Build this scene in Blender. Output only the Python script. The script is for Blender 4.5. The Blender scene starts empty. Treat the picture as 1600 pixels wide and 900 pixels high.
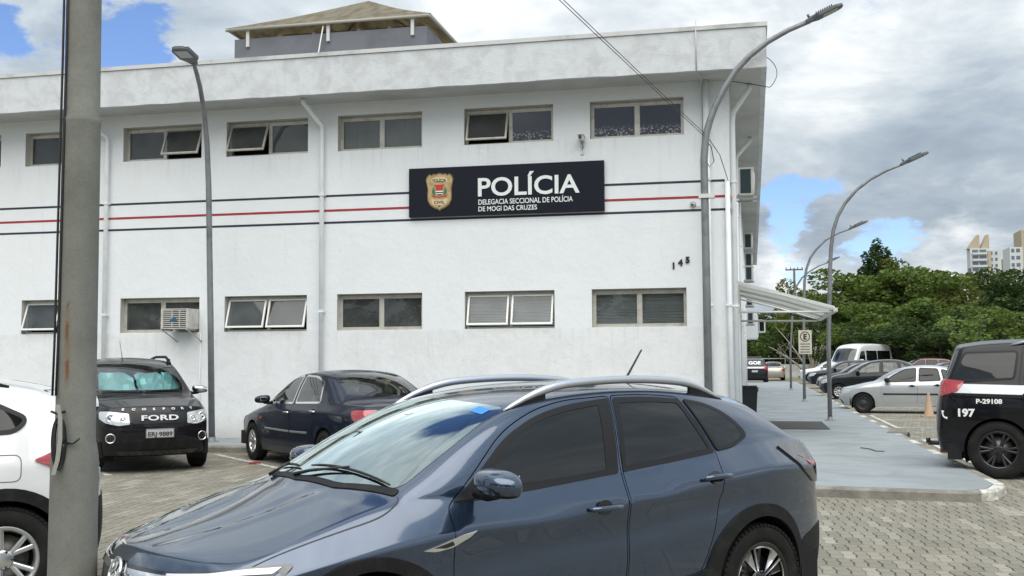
import bpy, bmesh, math, random
import numpy as np
from mathutils import Vector, Matrix
from mathutils.bvhtree import BVHTree
from mathutils.geometry import delaunay_2d_cdt
R = math.radians
sc = bpy.context.scene
COL = sc.collection

# ---------------------------------------------------------------- camera
cam_d = bpy.data.cameras.new('camera'); cam = bpy.data.objects.new('camera', cam_d); COL.objects.link(cam)
PITCH, ROLL, YAW = 0.0672, -0.0055, 0.2148
_f = Vector((-math.sin(YAW)*math.cos(PITCH), math.cos(YAW)*math.cos(PITCH), math.sin(PITCH)))
_r = Vector((math.cos(YAW), math.sin(YAW), 0)); _u = _r.cross(_f)
_r2 = _r*math.cos(ROLL) + _u*math.sin(ROLL); _u2 = -_r*math.sin(ROLL) + _u*math.cos(ROLL)
cam.matrix_world = Matrix(((_r2.x, _u2.x, -_f.x, 0), (_r2.y, _u2.y, -_f.y, -20.225), (_r2.z, _u2.z, -_f.z, 1.6), (0, 0, 0, 1)))
cam_d.sensor_width = 36; cam_d.lens = 36*1711.6/1600; cam_d.clip_start = .05; cam_d.clip_end = 3000
sc.camera = cam

# ---------------------------------------------------------------- node helpers
def nodes(m):
    return m.node_tree.nodes, m.node_tree.links
class NT:
    """small wrapper for writing node graphs"""
    def __init__(s, tree): s.t = tree; s.n = tree.nodes; s.l = tree.links
    def add(s, typ, **kw):
        n = s.n.new(typ)
        for k, v in kw.items():
            if k == 'inp':
                for a, b in v.items():
                    if hasattr(b, 'is_output') or isinstance(b, bpy.types.NodeSocket): s.l.new(b, n.inputs[a])
                    else: n.inputs[a].default_value = b
            else: setattr(n, k, v)
        return n
    def math(s, op, a, b=0.0, c=0.0, clamp=False):
        n = s.add('ShaderNodeMath', operation=op, use_clamp=clamp)
        for i, v in enumerate((a, b, c)):
            if isinstance(v, bpy.types.NodeSocket): s.l.new(v, n.inputs[i])
            else: n.inputs[i].default_value = v
        return n.outputs[0]
    def vmath(s, op, a, b=(0, 0, 0), sc_=1.0):
        n = s.add('ShaderNodeVectorMath', operation=op)
        for i, v in enumerate((a, b)):
            if isinstance(v, bpy.types.NodeSocket): s.l.new(v, n.inputs[i])
            else: n.inputs[i].default_value = v
        if op == 'SCALE':
            if isinstance(sc_, bpy.types.NodeSocket): s.l.new(sc_, n.inputs[3])
            else: n.inputs[3].default_value = sc_
        return n.outputs[1] if op in ('DOT_PRODUCT', 'LENGTH', 'DISTANCE') else n.outputs[0]
    def mix(s, f, a, b, blend='MIX'):
        n = s.add('ShaderNodeMix', data_type='RGBA', blend_type=blend)
        for i, v in ((0, f), (6, a), (7, b)):
            if isinstance(v, bpy.types.NodeSocket): s.l.new(v, n.inputs[i])
            else: n.inputs[i].default_value = (v if i == 0 else (*v, 1) if len(v) == 3 else v)
        return n.outputs[2]
    def ramp(s, f, stops, interp='LINEAR'):
        n = s.add('ShaderNodeValToRGB'); n.color_ramp.interpolation = interp
        e = n.color_ramp.elements
        while len(e) < len(stops): e.new(.5)
        for k, (p, c) in zip(e, stops):
            k.position = p; k.color = (*c, 1) if hasattr(c, '__len__') else (c, c, c, 1)
        s.l.new(f, n.inputs[0]); return n.outputs[0]
    def noise(s, vec, scale, detail=4, rough=.55, dist=0.0, dim='3D', w=None):
        n = s.add('ShaderNodeTexNoise', noise_dimensions=dim)
        if vec is not None: s.l.new(vec, n.inputs['Vector'])
        n.inputs['Scale'].default_value = scale; n.inputs['Detail'].default_value = detail
        n.inputs['Roughness'].default_value = rough; n.inputs['Distortion'].default_value = dist
        if w is not None: n.inputs['W'].default_value = w
        return n.outputs[0]
    def sep(s, v):
        n = s.add('ShaderNodeSeparateXYZ'); s.l.new(v, n.inputs[0]); return n.outputs
    def comb(s, x=0., y=0., z=0.):
        n = s.add('ShaderNodeCombineXYZ')
        for i, v in enumerate((x, y, z)):
            if isinstance(v, bpy.types.NodeSocket): s.l.new(v, n.inputs[i])
            else: n.inputs[i].default_value = v
        return n.outputs[0]
    def mapr(s, v, a, b, c=0., d=1., smooth=False):
        n = s.add('ShaderNodeMapRange', interpolation_type='SMOOTHSTEP' if smooth else 'LINEAR')
        s.l.new(v, n.inputs[0])
        for i, k in enumerate((a, b, c, d)): n.inputs[i+1].default_value = k
        return n.outputs[0]

# ---------------------------------------------------------------- sky and sun
SUN_EL, SUN_AZ = R(60), R(165)      # azimuth measured from +Y towards +X
wd = bpy.data.worlds.new('World'); sc.world = wd; wd.use_nodes = True
wt = NT(wd.node_tree); wt.n.clear()
tc = wt.add('ShaderNodeTexCoord').outputs['Generated']
D = wt.vmath('NORMALIZE', tc)
dx, dy, dz = wt.sep(D)
sky = wt.add('ShaderNodeTexSky', sky_type='NISHITA', sun_disc=False, sun_elevation=SUN_EL, sun_rotation=SUN_AZ, altitude=700, air_density=1.0, dust_density=.6, ozone_density=1.5)
den = wt.math('ADD', wt.math('MAXIMUM', dz, 0.0), .16)
uv = wt.comb(wt.math('DIVIDE', dx, den), wt.math('DIVIDE', dy, den), 0.0)
uv = wt.vmath('ADD', uv, (3.7, 1.3, 0))
warp = wt.add('ShaderNodeTexNoise', inp={'Vector': uv, 'Scale': 1.1, 'Detail': 3.0}).outputs['Color']
uvw = wt.vmath('ADD', uv, wt.vmath('SCALE', wt.vmath('SUBTRACT', warp, (.5, .5, .5)), sc_=.55))
fine = wt.add('ShaderNodeTexNoise', inp={'Vector': wt.vmath('MULTIPLY', D, (1, 1, 1.8)), 'Scale': 9.0, 'Detail': 8.0, 'Roughness': .62}).outputs['Color']
n1 = wt.noise(uvw, 1.15, 9, .62)
n2 = wt.math('ADD', wt.math('MULTIPLY', wt.noise(wt.vmath('ADD', uvw, (9.1, 4.4, 2.)), .9, 8, .60), .62), wt.math('MULTIPLY', wt.noise(wt.vmath('MULTIPLY', D, (1, 1, 2.2)), 5.5, 8, .58, .35), .38))
# places where the cloud deck is broken / thick (directions in the world)
def blob(dirv, rad):
    v = Vector(dirv).normalized()
    d = wt.vmath('DISTANCE', wt.vmath('ADD', D, wt.vmath('SCALE', wt.vmath('SUBTRACT', fine, (.5, .5, .5)), sc_=.16)), tuple(v))
    return wt.mapr(d, 0.0, rad, 1.0, 0.0, True)
open_ = None
for dv, rad, k in (((-.510, .820, .262), .075, .55), ((-.60, .75, .275), .05, .38), ((.044, .992, .120), .060, .50), ((.125, .987, .100), .050, .40), ((.10, .97, .30), .06, .2), ((-.3, .6, .75), .22, .35), ((-.62, .35, .70), .2, .4)):
    b = wt.math('MULTIPLY', blob(dv, rad), k)
    open_ = b if open_ is None else wt.math('ADD', open_, b)
cov = wt.math('SUBTRACT', wt.math('ADD', n1, .21), wt.math('MULTIPLY', open_, .95))
cmask = wt.mapr(cov, .42, .58, 0, 1, True)
lowglow = wt.math('ADD', wt.math('MULTIPLY', blob((.03, .994, .092), .055), .5), wt.math('MULTIPLY', blob((.17, .98, .10), .05), .40))
bright = wt.math('ADD', n2, wt.math('MULTIPLY', lowglow, .35))
darkb = wt.math('ADD', blob((.17, .955, .21), .11), wt.math('MULTIPLY', blob((.09, .97, .17), .06), .6))
bright = wt.math('SUBTRACT', bright, wt.math('MULTIPLY', darkb, .09))
ccol = wt.ramp(bright, [(.37, (.33, .40, .49)), (.46, (.47, .55, .63)), (.54, (.70, .765, .81)), (.635, (1.08, 1.10, 1.11))])
# the deck is brighter overhead than it is near the horizon
zen = wt.mapr(dz, 0.0, .9, .80, 1.25)
ccol = wt.vmath('SCALE', ccol, sc_=zen)
# clouds glow brighter towards the veiled sun
sdir = (math.sin(SUN_AZ)*math.cos(SUN_EL), math.cos(SUN_AZ)*math.cos(SUN_EL), math.sin(SUN_EL))
glow = wt.mapr(wt.vmath('DOT_PRODUCT', D, sdir), -.1, 1.0, 1.0, 1.30)
ccol = wt.vmath('SCALE', ccol, sc_=glow)
skyc = wt.vmath('MULTIPLY', wt.vmath('SCALE', sky.outputs[0], sc_=.115), (.80, .88, 1.08))
cl = wt.vmath('SCALE', ccol, sc_=.80)
out = wt.mix(cmask, skyc, cl)
below = wt.mapr(dz, -.02, 0.0, 0, 1)
out = wt.mix(below, (.16, .16, .14), out)
bg = wt.add('ShaderNodeBackground', inp={'Color': out, 'Strength': 1.0})
wo = wt.add('ShaderNodeOutputWorld', inp={'Surface': bg.outputs[0]})
sl = bpy.data.lights.new('sun', 'SUN'); sl.energy = 2.3; sl.angle = R(76); sl.color = (1.0, .95, .87)
sun = bpy.data.objects.new('sun', sl); COL.objects.link(sun)
sv = Vector((math.sin(SUN_AZ)*math.cos(SUN_EL), math.cos(SUN_AZ)*math.cos(SUN_EL), math.sin(SUN_EL)))
sun.rotation_euler = sv.to_track_quat('Z', 'Y').to_euler()
sc.view_settings.view_transform = 'Standard'; sc.view_settings.look = 'None'
sc.view_settings.exposure = 0.52; sc.view_settings.gamma = 1.0; sc.view_settings.use_curve_mapping = False

# ---------------------------------------------------------------- object helpers
def tag(o, label=None, cat=None, group=None, kind=None):
    if label: o['label'] = label
    if cat: o['category'] = cat
    if group: o['group'] = group
    if kind: o['kind'] = kind
    return o
def empty(name, loc=(0, 0, 0), rz=0.0, label=None, cat=None, group=None):
    o = bpy.data.objects.new(name, None); COL.objects.link(o); o.location = loc; o.rotation_euler = (0, 0, rz)
    o.empty_display_size = .1
    return tag(o, label, cat, group)
def mesh_obj(name, verts, faces, mat, parent=None, smooth=False, normals=None, label=None):
    me = bpy.data.meshes.new(name); me.from_pydata([tuple(v) for v in verts], [], faces); me.update()
    for m in (mat if isinstance(mat, (list, tuple)) else [mat]): me.materials.append(m)
    if smooth or normals is not None: me.polygons.foreach_set('use_smooth', [True]*len(me.polygons))
    if normals is not None: me.normals_split_custom_set_from_vertices([tuple(n) for n in normals])
    o = bpy.data.objects.new(name, me); COL.objects.link(o)
    if parent: o.parent = parent
    if label: o['label'] = label
    return o
def bm_obj(name, bm, mat, parent=None, smooth=False, angle=None, label=None):
    me = bpy.data.meshes.new(name)
    if smooth or angle is not None:
        for f in bm.faces: f.smooth = True
        if angle is not None:
            bmesh.ops.recalc_face_normals(bm, faces=bm.faces) if False else None
            for e in bm.edges:
                if len(e.link_faces) == 2 and e.calc_face_angle(0) > angle: e.smooth = False
    bm.to_mesh(me); bm.free()
    for m in (mat if isinstance(mat, (list, tuple)) else [mat]): me.materials.append(m)
    o = bpy.data.objects.new(name, me); COL.objects.link(o)
    if parent: o.parent = parent
    if label: o['label'] = label
    return o
def box(bm, x0, x1, y0, y1, z0, z1, bev=0.0, M=None, mi=0):
    r = bmesh.ops.create_cube(bm, size=1.0); vs = r['verts']
    for v in vs: v.co = Vector(((x0+x1)/2+v.co.x*(x1-x0), (y0+y1)/2+v.co.y*(y1-y0), (z0+z1)/2+v.co.z*(z1-z0)))
    fs = list({f for v in vs for f in v.link_faces})
    for f in fs: f.material_index = mi
    if bev > 0:
        es = list({e for v in vs for e in v.link_edges})
        r = bmesh.ops.bevel(bm, geom=es, offset=bev, segments=2, affect='EDGES', profile=.7)
        vs = list({v for f in r['faces'] for v in f.verts} | {v for v in vs if v.is_valid})
    if M is not None:
        for v in vs: v.co = M @ v.co
    return vs
def newbox(name, x0, x1, y0, y1, z0, z1, mat, parent=None, bev=0.0, label=None, M=None):
    bm = bmesh.new(); box(bm, x0, x1, y0, y1, z0, z1, bev, M); return bm_obj(name, bm, mat, parent, label=label)
def tube(bm, pts, rad, seg=10, cap=True, mi=0):
    pts = [Vector(p) for p in pts]; n = len(pts)
    rads = rad if hasattr(rad, '__len__') else [rad]*n
    t0 = (pts[1]-pts[0]).normalized()
    a = t0.orthogonal().normalized(); rings = []
    for i in range(n):
        t = ((pts[min(i+1, n-1)]-pts[max(i-1, 0)])).normalized()
        a = (a - t*a.dot(t)).normalized(); b = t.cross(a)
        rings.append([bm.verts.new(pts[i]+(a*math.cos(2*math.pi*k/seg)+b*math.sin(2*math.pi*k/seg))*rads[i]) for k in range(seg)])
    for i in range(n-1):
        for k in range(seg):
            f = bm.faces.new((rings[i][k], rings[i][(k+1) % seg], rings[i+1][(k+1) % seg], rings[i+1][k])); f.smooth = True; f.material_index = mi
    if cap:
        f = bm.faces.new(rings[0][::-1]); f.material_index = mi; f = bm.faces.new(rings[-1]); f.material_index = mi
def newtube(name, pts, rad, mat, parent=None, seg=10, label=None):
    bm = bmesh.new(); tube(bm, pts, rad, seg); return bm_obj(name, bm, mat, parent, label=label)
def lathe(bm, prof, seg=32, axis='Z', M=None, mi=0, closed=False):
    """prof: list of (radius, height)"""
    rings = []
    for r, h in prof:
        ring = []
        for k in range(seg):
            a = 2*math.pi*k/seg
            p = Vector((r*math.cos(a), r*math.sin(a), h)) if axis == 'Z' else Vector((r*math.cos(a), h, r*math.sin(a)))
            if M is not None: p = M @ p
            ring.append(bm.verts.new(p))
        rings.append(ring)
    n = len(rings)
    for i in range(n if closed else n-1):
        A, B_ = rings[i], rings[(i+1) % n]
        for k in range(seg):
            f = bm.faces.new((A[k], A[(k+1) % seg], B_[(k+1) % seg], B_[k])); f.smooth = True; f.material_index = mi
def prism(bm, poly, h0, h1, M=None, mi=0):
    """poly in xy, extruded z h0..h1, mapped by M"""
    a = [bm.verts.new((M @ Vector((x, y, h0))) if M else (x, y, h0)) for x, y in poly]
    b = [bm.verts.new((M @ Vector((x, y, h1))) if M else (x, y, h1)) for x, y in poly]
    n = len(poly); fs = [bm.faces.new(a[::-1]), bm.faces.new(b)]
    for i in range(n): fs.append(bm.faces.new((a[i], a[(i+1) % n], b[(i+1) % n], b[i])))
    for f in fs: f.material_index = mi
def arc(p0, p1, p2, n=12):
    p0, p1, p2 = Vector(p0), Vector(p1), Vector(p2)
    return [p0*(1-t)**2+p1*2*t*(1-t)+p2*t*t for t in [i/n for i in range(n+1)]]
def textmesh(name, s, size, mat, M, parent, bold=0.0, extrude=.004, align='LEFT', width=1.0, label=None, spacing=1.0):
    cu = bpy.data.curves.new(name, 'FONT'); cu.body = s; cu.size = size; cu.extrude = extrude; cu.offset = bold
    cu.align_x = align; cu.resolution_u = 4; cu.space_character = spacing
    o = bpy.data.objects.new(name, cu); COL.objects.link(o)
    dg = bpy.context.evaluated_depsgraph_get(); me = bpy.data.meshes.new_from_object(o.evaluated_get(dg)); me.name = name
    COL.objects.unlink(o); bpy.data.objects.remove(o)
    me.transform(M @ Matrix.Diagonal((width, 1, 1, 1))); me.materials.clear(); me.materials.append(mat)
    o = bpy.data.objects.new(name, me); COL.objects.link(o)
    if parent: o.parent = parent
    if label: o['label'] = label
    return o
def copy_tree(o, parent=None):
    c = o.copy(); COL.objects.link(c)
    if parent: c.parent = parent
    for ch in list(o.children): copy_tree(ch, c)
    return c

# ---------------------------------------------------------------- materials
def mat(name, col=(.5, .5, .5), rough=.5, metal=0.0, spec=.5, coat=0.0, **kw):
    m = bpy.data.materials.new(name); m.use_nodes = True
    b = m.node_tree.nodes['Principled BSDF']
    b.inputs['Base Color'].default_value = (*col, 1); b.inputs['Roughness'].default_value = rough
    b.inputs['Metallic'].default_value = metal; b.inputs['Specular IOR Level'].default_value = spec
    b.inputs['Coat Weight'].default_value = coat; b.inputs['Coat Roughness'].default_value = .03
    for k, v in kw.items(): b.inputs[k].default_value = v
    return m
def pnodes(m):
    t = NT(m.node_tree); return t, m.node_tree.nodes['Principled BSDF']
def grime(m, col, dark, scale, lo=.45, hi=.7, rough=None, bump=0.0, bscale=60, detail=6, stretch=(1, 1, 1)):
    """vary the base colour between col and dark with noise; optional bump"""
    t, b = pnodes(m); tcn = t.add('ShaderNodeTexCoord').outputs['Object']
    v = t.vmath('MULTIPLY', tcn, stretch)
    n = t.noise(v, scale, detail, .6)
    f = t.mapr(n, lo, hi, 0, 1, True)
    c = t.mix(f, col, dark); t.l.new(c, b.inputs['Base Color'])
    if rough: t.l.new(t.mapr(n, .3, .7, rough[0], rough[1]), b.inputs['Roughness'])
    if bump:
        nb = t.noise(tcn, bscale, 5, .6)
        bp = t.add('ShaderNodeBump', inp={'Strength': 1.0, 'Distance': bump, 'Height': nb}); t.l.new(bp.outputs[0], b.inputs['Normal'])
    return m
def paint(name, col, metal=.0, rough=.35, inside=(.05, .05, .05), cior=None):
    """car paint: clear coat over a slightly flaked base, dusty in patches, dark grey on the inner side of the sheet"""
    m = mat(name, col, rough, metal, coat=1.0); t, b = pnodes(m); dk = sum(col) < .09; b.inputs['Coat IOR'].default_value = cior or (1.45 if dk else 1.58); b.inputs['Specular IOR Level'].default_value = .1 if dk else .5; cw = .6 if dk else 1.0
    g = t.add('ShaderNodeNewGeometry'); o = t.add('ShaderNodeTexCoord').outputs['Object']
    n = t.noise(o, 3.0, 6, .6); dust = t.mapr(n, .45, .8, 0, .006 if dk else .02)
    c = t.mix(dust, col, (.35, .33, .29))
    fl = t.noise(o, 900, 1, .5); c = t.mix(t.mapr(fl, .45, .75, 0, .12 if metal > 0 else 0), c, tuple(min(1, k*2.2+.02) for k in col))
    c = t.mix(g.outputs['Backfacing'], c, inside); t.l.new(c, b.inputs['Base Color'])
    t.l.new(t.math('MULTIPLY', t.math('SUBTRACT', 1.0, g.outputs['Backfacing']), metal), b.inputs['Metallic'])
    t.l.new(t.math('MULTIPLY', t.math('SUBTRACT', 1.0, g.outputs['Backfacing']), cw), b.inputs['Coat Weight'])
    t.l.new(t.mapr(n, .4, .8, .02, .09), b.inputs['Coat Roughness'])
    return m
def glass(name, tint=(.55, .62, .60), boost=1.55, rough=.01, gcol=(.97, .98, 1, 1), dust=0.0):
    """thin car or window glass: mirror by Fresnel over a tinted see-through sheet"""
    m = bpy.data.materials.new(name); m.use_nodes = True; t = NT(m.node_tree); t.n.clear()
    fr = t.add('ShaderNodeFresnel', inp={'IOR': 1.52})
    f2 = t.math('MULTIPLY', fr.outputs[0], boost, clamp=True)
    tr = t.add('ShaderNodeBsdfTransparent', inp={'Color': (*tint, 1)})
    if dust:
        df = t.add('ShaderNodeBsdfDiffuse', inp={'Color': (.34, .37, .36, 1)}); m2 = t.add('ShaderNodeMixShader')
        P = t.add('ShaderNodeTexCoord').outputs['Object']; t.l.new(t.mapr(t.noise(P, 2.2, 5, .6), .3, .7, dust*.6, dust*1.4), m2.inputs[0])
        t.l.new(tr.outputs[0], m2.inputs[1]); t.l.new(df.outputs[0], m2.inputs[2]); tr = m2
    gl = t.add('ShaderNodeBsdfGlossy', inp={'Roughness': rough, 'Color': gcol})
    mx = t.add('ShaderNodeMixShader'); t.l.new(f2, mx.inputs[0]); t.l.new(tr.outputs[0], mx.inputs[1]); t.l.new(gl.outputs[0], mx.inputs[2])
    t.add('ShaderNodeOutputMaterial', inp={'Surface': mx.outputs[0]})
    return m
M_ = {}
_mc = {}
def mat_once(name, *a, **k):
    if name not in _mc: _mc[name] = mat(name, *a, **k)
    return _mc[name]
M_['tint'] = mat('tinted_glass', (.006, .007, .008), .02, 0, .5, .0)
M_['trim'] = mat('satin_black_trim', (.010, .010, .011), .38, spec=.25)
M_['tint2'] = mat('smoked_glass', (.012, .014, .016), .02, 0, .6, .5)
M_['clear'] = glass('clear_glass', (.50, .60, .57))
M_['screen'] = glass('windscreen_glass', (.42, .50, .48), 4.2, .01, (.84, .97, .97, 1))
M_['greenglass'] = glass('green_glass', (.58, .68, .58))
M_['blackplastic'] = grime(mat('black_plastic', (.018, .018, .019), .55, spec=.22), (.010, .010, .011), (.022, .021, .020), 9, rough=(.45, .7))
M_['gloss_black'] = mat('gloss_black', (.006, .006, .007), .08, 0, .5, .6)
M_['rubber'] = grime(mat('tyre_rubber', (.016, .016, .016), .8, spec=.2), (.010, .010, .010), (.028, .026, .023), 7, .4, .8, rough=(.7, .9))
M_['alloy'] = mat('alloy', (.62, .63, .64), .28, .9)
M_['darkalloy'] = mat('dark_alloy', (.015, .015, .017), .25, .3, .5, .6)
M_['steelwheel'] = mat('steel_wheel', (.06, .06, .062), .45, .6)
M_['chrome'] = mat('chrome', (.82, .83, .85), .07, 1.0)
M_['satin'] = mat('satin_aluminium', (.60, .62, .65), .30, .95)
M_['underbody'] = mat('underbody', (.006, .006, .006), .9)
M_['seat'] = grime(mat('seat_fabric', (.16, .155, .14), .9), (.18, .17, .155), (.10, .095, .085), 30)
M_['seatbeige'] = mat('seat_beige', (.22, .19, .15), .8)
M_['interior'] = mat('interior_dark', (.02, .021, .022), .7)
M_['lens'] = mat('lamp_lens', (.55, .57, .58), .06, .35, .9, 1.0)
M_['lensdark'] = mat('lamp_dark', (.02, .02, .022), .08, 0, .6, 1.0)
M_['redlens'] = mat('red_lens', (.33, .012, .014), .08, 0, .8, 1.0)
M_['reddark'] = mat('dark_red_lens', (.075, .008, .01), .06, 0, .8, 1.0)
M_['amber'] = mat('amber_lens', (.45, .12, .02), .1, 0, .7, 1.0)
M_['white'] = mat('white_print', (.80, .80, .78), .4)
M_['whitepaint'] = mat('white_vinyl', (.62, .64, .66), .3, coat=.6)
M_['plate'] = mat('number_plate', (.42, .43, .44), .4)
M_['black'] = mat('black_print', (.012, .012, .013), .5)
M_['mirrorglass'] = mat('mirror_glass', (.8, .82, .84), .02, 1.0)
# ================================================================ measuring helper: a photo pixel (1600x900) on a plane of constant Y
def at(px, py, Y):
    d = _f*1711.6+_r2*(px-800)+_u2*(450-py); t = (Y+20.225)/d.y
    return Vector((d.x*t, Y, 1.6+d.z*t))
def structure(o): o['kind'] = 'structure'; return o
# ---------------------------------------------------------------- ground materials
def paver_material():
    m = mat('interlocking_pavers', (.3, .29, .26), .85); t, b = pnodes(m)
    P = t.add('ShaderNodeTexCoord').outputs['Object']; x, y, z = t.sep(P)
    # narrow blocks with zigzag flanks; the cross joints are open and dark, the long course lines thin
    wob = t.noise(P, .35, 2); RH = .36
    yy = t.math('ADD', t.math('MULTIPLY', y, 1/RH), t.math('ADD', t.math('MULTIPLY', wob, .35), t.math('MULTIPLY', x, .06)))
    row = t.math('FLOOR', yy); fy = t.math('FRACT', yy)
    zig = t.math('ADD', t.math('PINGPONG', t.math('MULTIPLY', fy, 2.0), .5), t.math('MULTIPLY', fy, .55))
    rj = t.add('ShaderNodeTexWhiteNoise', noise_dimensions='1D', inp={'W': row}).outputs['Value']
    xs = t.math('ADD', t.math('ADD', t.math('MULTIPLY', x, 1/.105), t.math('ADD', t.math('MULTIPLY', row, .5), t.math('MULTIPLY', rj, .22))), t.math('MULTIPLY', zig, .32))
    col = t.math('FLOOR', xs); fx = t.math('FRACT', xs)
    ex = t.math('MULTIPLY', t.math('MINIMUM', fx, t.math('SUBTRACT', 1.0, fx)), .105)
    ey = t.math('MULTIPLY', t.math('MINIMUM', fy, t.math('SUBTRACT', 1.0, fy)), RH)
    wnj = t.add('ShaderNodeTexWhiteNoise', noise_dimensions='2D', inp={'Vector': t.comb(t.math('FLOOR', t.math('ADD', xs, .5)), row, 0.)}).outputs['Value']
    nz = t.noise(P, 55, 3); jit = t.math('MULTIPLY', t.math('SUBTRACT', nz, .5), .007)
    open_x = t.math('ADD', t.mapr(ey, .030, .060, .012, 0, True), t.math('MULTIPLY', t.math('POWER', wnj, 3.0), .005))
    e1 = t.math('ADD', t.math('ADD', ex, jit), open_x)
    e2 = t.math('ADD', t.math('ADD', ey, jit), .0035)
    fy3 = t.math('ABSOLUTE', t.math('SUBTRACT', fy, .5))
    e3 = t.math('ADD', t.math('ADD', t.math('MULTIPLY', fy3, RH), jit), .0045)
    ew = t.math('MINIMUM', t.math('MINIMUM', e1, e2), e3)
    joint = t.mapr(ew, .0035, .0105, 0, 1, True)
    wn = t.add('ShaderNodeTexWhiteNoise', noise_dimensions='2D', inp={'Vector': t.comb(col, row, 0.)}).outputs['Value']
    blk = t.ramp(wn, [(0, (.160, .148, .117)), (.30, (.203, .190, .152)), (.75, (.232, .218, .176)), (1, (.320, .303, .250))])
    big = t.noise(P, .55, 6, .6); big2 = t.noise(P, 2.6, 6, .65)
    c = t.mix(t.mapr(big, .38, .68, 0, .55, True), blk, (.215, .195, .145))
    c = t.mix(t.mapr(big2, .52, .78, 0, .55, True), c, (.17, .158, .128))
    c = t.mix(t.mapr(t.noise(P, 120, 4, .7), .35, .7, 0, .28), c, (.14, .135, .12))
    jn = t.mix(t.mapr(big2, .35, .6, 0, 1), (.028, .026, .020), (.055, .060, .030))
    c = t.mix(joint, jn, c)
    t.l.new(c, b.inputs['Base Color'])
    hgt = t.math('ADD', t.mapr(ew, .002, .012, 0, 1, True), t.math('MULTIPLY', t.noise(P, 160, 3), .18))
    hgt = t.math('ADD', hgt, t.math('MULTIPLY', wn, .35))
    bp = t.add('ShaderNodeBump', inp={'Strength': .8, 'Distance': .006, 'Height': hgt}); t.l.new(bp.outputs[0], b.inputs['Normal'])
    return m
def walk_material():
    m = mat('painted_concrete', (.33, .39, .42), .7); t, b = pnodes(m)
    P = t.add('ShaderNodeTexCoord').outputs['Object']
    st = t.vmath('MULTIPLY', P, (1, .9, 1))
    n1_ = t.noise(st, 1.1, 7, .62, .6); n2_ = t.noise(P, 6, 6, .7); n3_ = t.noise(P, .35, 3)
    c = t.mix(t.mapr(n1_, .40, .66, 0, 1, True), (.250, .278, .292), (.205, .228, .238))
    c = t.mix(t.mapr(n3_, .4, .65, 0, .4, True), c, (.265, .295, .305))
    c = t.mix(t.mapr(n2_, .60, .72, 0, .6, True), c, (.155, .17, .17))
    c = t.mix(t.mapr(t.noise(t.vmath('MULTIPLY', P, (1, 1, 1)), .9, 6, .65, .8), .62, .72, 0, .6, True), c, (.135, .12, .11))
    # cold joints across the walk
    x, y, z = t.sep(P)
    fj = t.math('ABSOLUTE', t.math('SUBTRACT', t.math('FRACT', t.math('ADD', t.math('MULTIPLY', y, 1/3.1), t.math('MULTIPLY', t.noise(P, 3, 3), .02))), .5))
    c = t.mix(t.mapr(fj, .0, .004, .45, 0), c, (.12, .12, .12))
    t.l.new(c, b.inputs['Base Color']); t.l.new(t.mapr(n1_, .3, .7, .55, .85), b.inputs['Roughness'])
    bp = t.add('ShaderNodeBump', inp={'Strength': .5, 'Distance': .004, 'Height': t.noise(P, 40, 6, .7)}); t.l.new(bp.outputs[0], b.inputs['Normal'])
    return m
def kerb_material(seed=0.0, plain=False):
    m = mat('kerb_stone', (.3, .29, .26), .85); t, b = pnodes(m)
    P = t.add('ShaderNodeTexCoord').outputs['Object']; x, y, z = t.sep(P)
    s = t.math('ADD', t.math('ADD', x, y), seed)
    seg = t.math('FRACT', t.math('MULTIPLY', s, 1/2.3))
    isw = t.math('GREATER_THAN', t.math('ADD', seg, t.math('MULTIPLY', t.math('SUBTRACT', t.noise(P, 9, 4), .5), .12)), .62)
    if plain: isw = t.math('ADD', t.math('GREATER_THAN', x, 2.5), t.math('MULTIPLY', t.math('GREATER_THAN', x, .1), t.math('MULTIPLY', t.math('LESS_THAN', x, .55), t.math('LESS_THAN', y, -6.2))), clamp=True)
    wear = t.mapr(t.noise(P, 7, 6, .7), .40, .58, 0, 1, True)
    base = t.mix(t.mapr(t.noise(P, 3, 6, .6), .4, .65, 0, 1), (.27, .255, .22), (.15, .14, .12))
    c = t.mix(t.math('MULTIPLY', isw, t.mapr(wear, 0, 1, .35, 1)), base, (.62, .61, .57))
    t.l.new(c, b.inputs['Base Color'])
    bp = t.add('ShaderNodeBump', inp={'Strength': .8, 'Distance': .01, 'Height': t.noise(P, 25, 6, .7)}); t.l.new(bp.outputs[0], b.inputs['Normal'])
    return m
def worn_paint():
    m = mat('worn_road_paint', (.6, .6, .57), .7); t, b = pnodes(m)
    P = t.add('ShaderNodeTexCoord').outputs['Object']
    n = t.noise(P, 11, 6, .7)
    c = t.mix(t.mapr(n, .44, .60, 0, 1, True), (.60, .60, .56), (.26, .25, .22)); t.l.new(c, b.inputs['Base Color'])
    return m
PAV = paver_material()
bm = bmesh.new()
for q in ((-70, -60, 120, 110),): bm.faces.new([bm.verts.new(p) for p in ((q[0], q[1], 0), (q[2], q[1], 0), (q[2], q[3], 0), (q[0], q[3], 0))])
structure(bm_obj('parking_ground', bm, PAV))
gr_m = grime(mat('far_ground', (.12, .14, .07), .95), (.10, .12, .05), (.16, .15, .09), .05)
structure(mesh_obj('ground', [(-2500, -2500, -.30), (2500, -2500, -.30), (2500, 2500, -.30), (-2500, 2500, -.30)], [(0, 1, 2, 3)], gr_m))
WALK = walk_material()
# raised walk along the side wall and round to the front
bm = bmesh.new()
poly = [(-24, -1.85), (-.2, -1.85), (.02, -1.95), (.12, -2.2), (.15, -6.35), (.32, -6.62), (2.35, -6.90), (2.60, -6.66), (2.78, -6.15), (2.78, 58), (-24, 58)]
prism(bm, poly, -.05, .12); structure(bm_obj('pavement', bm, WALK))
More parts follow.
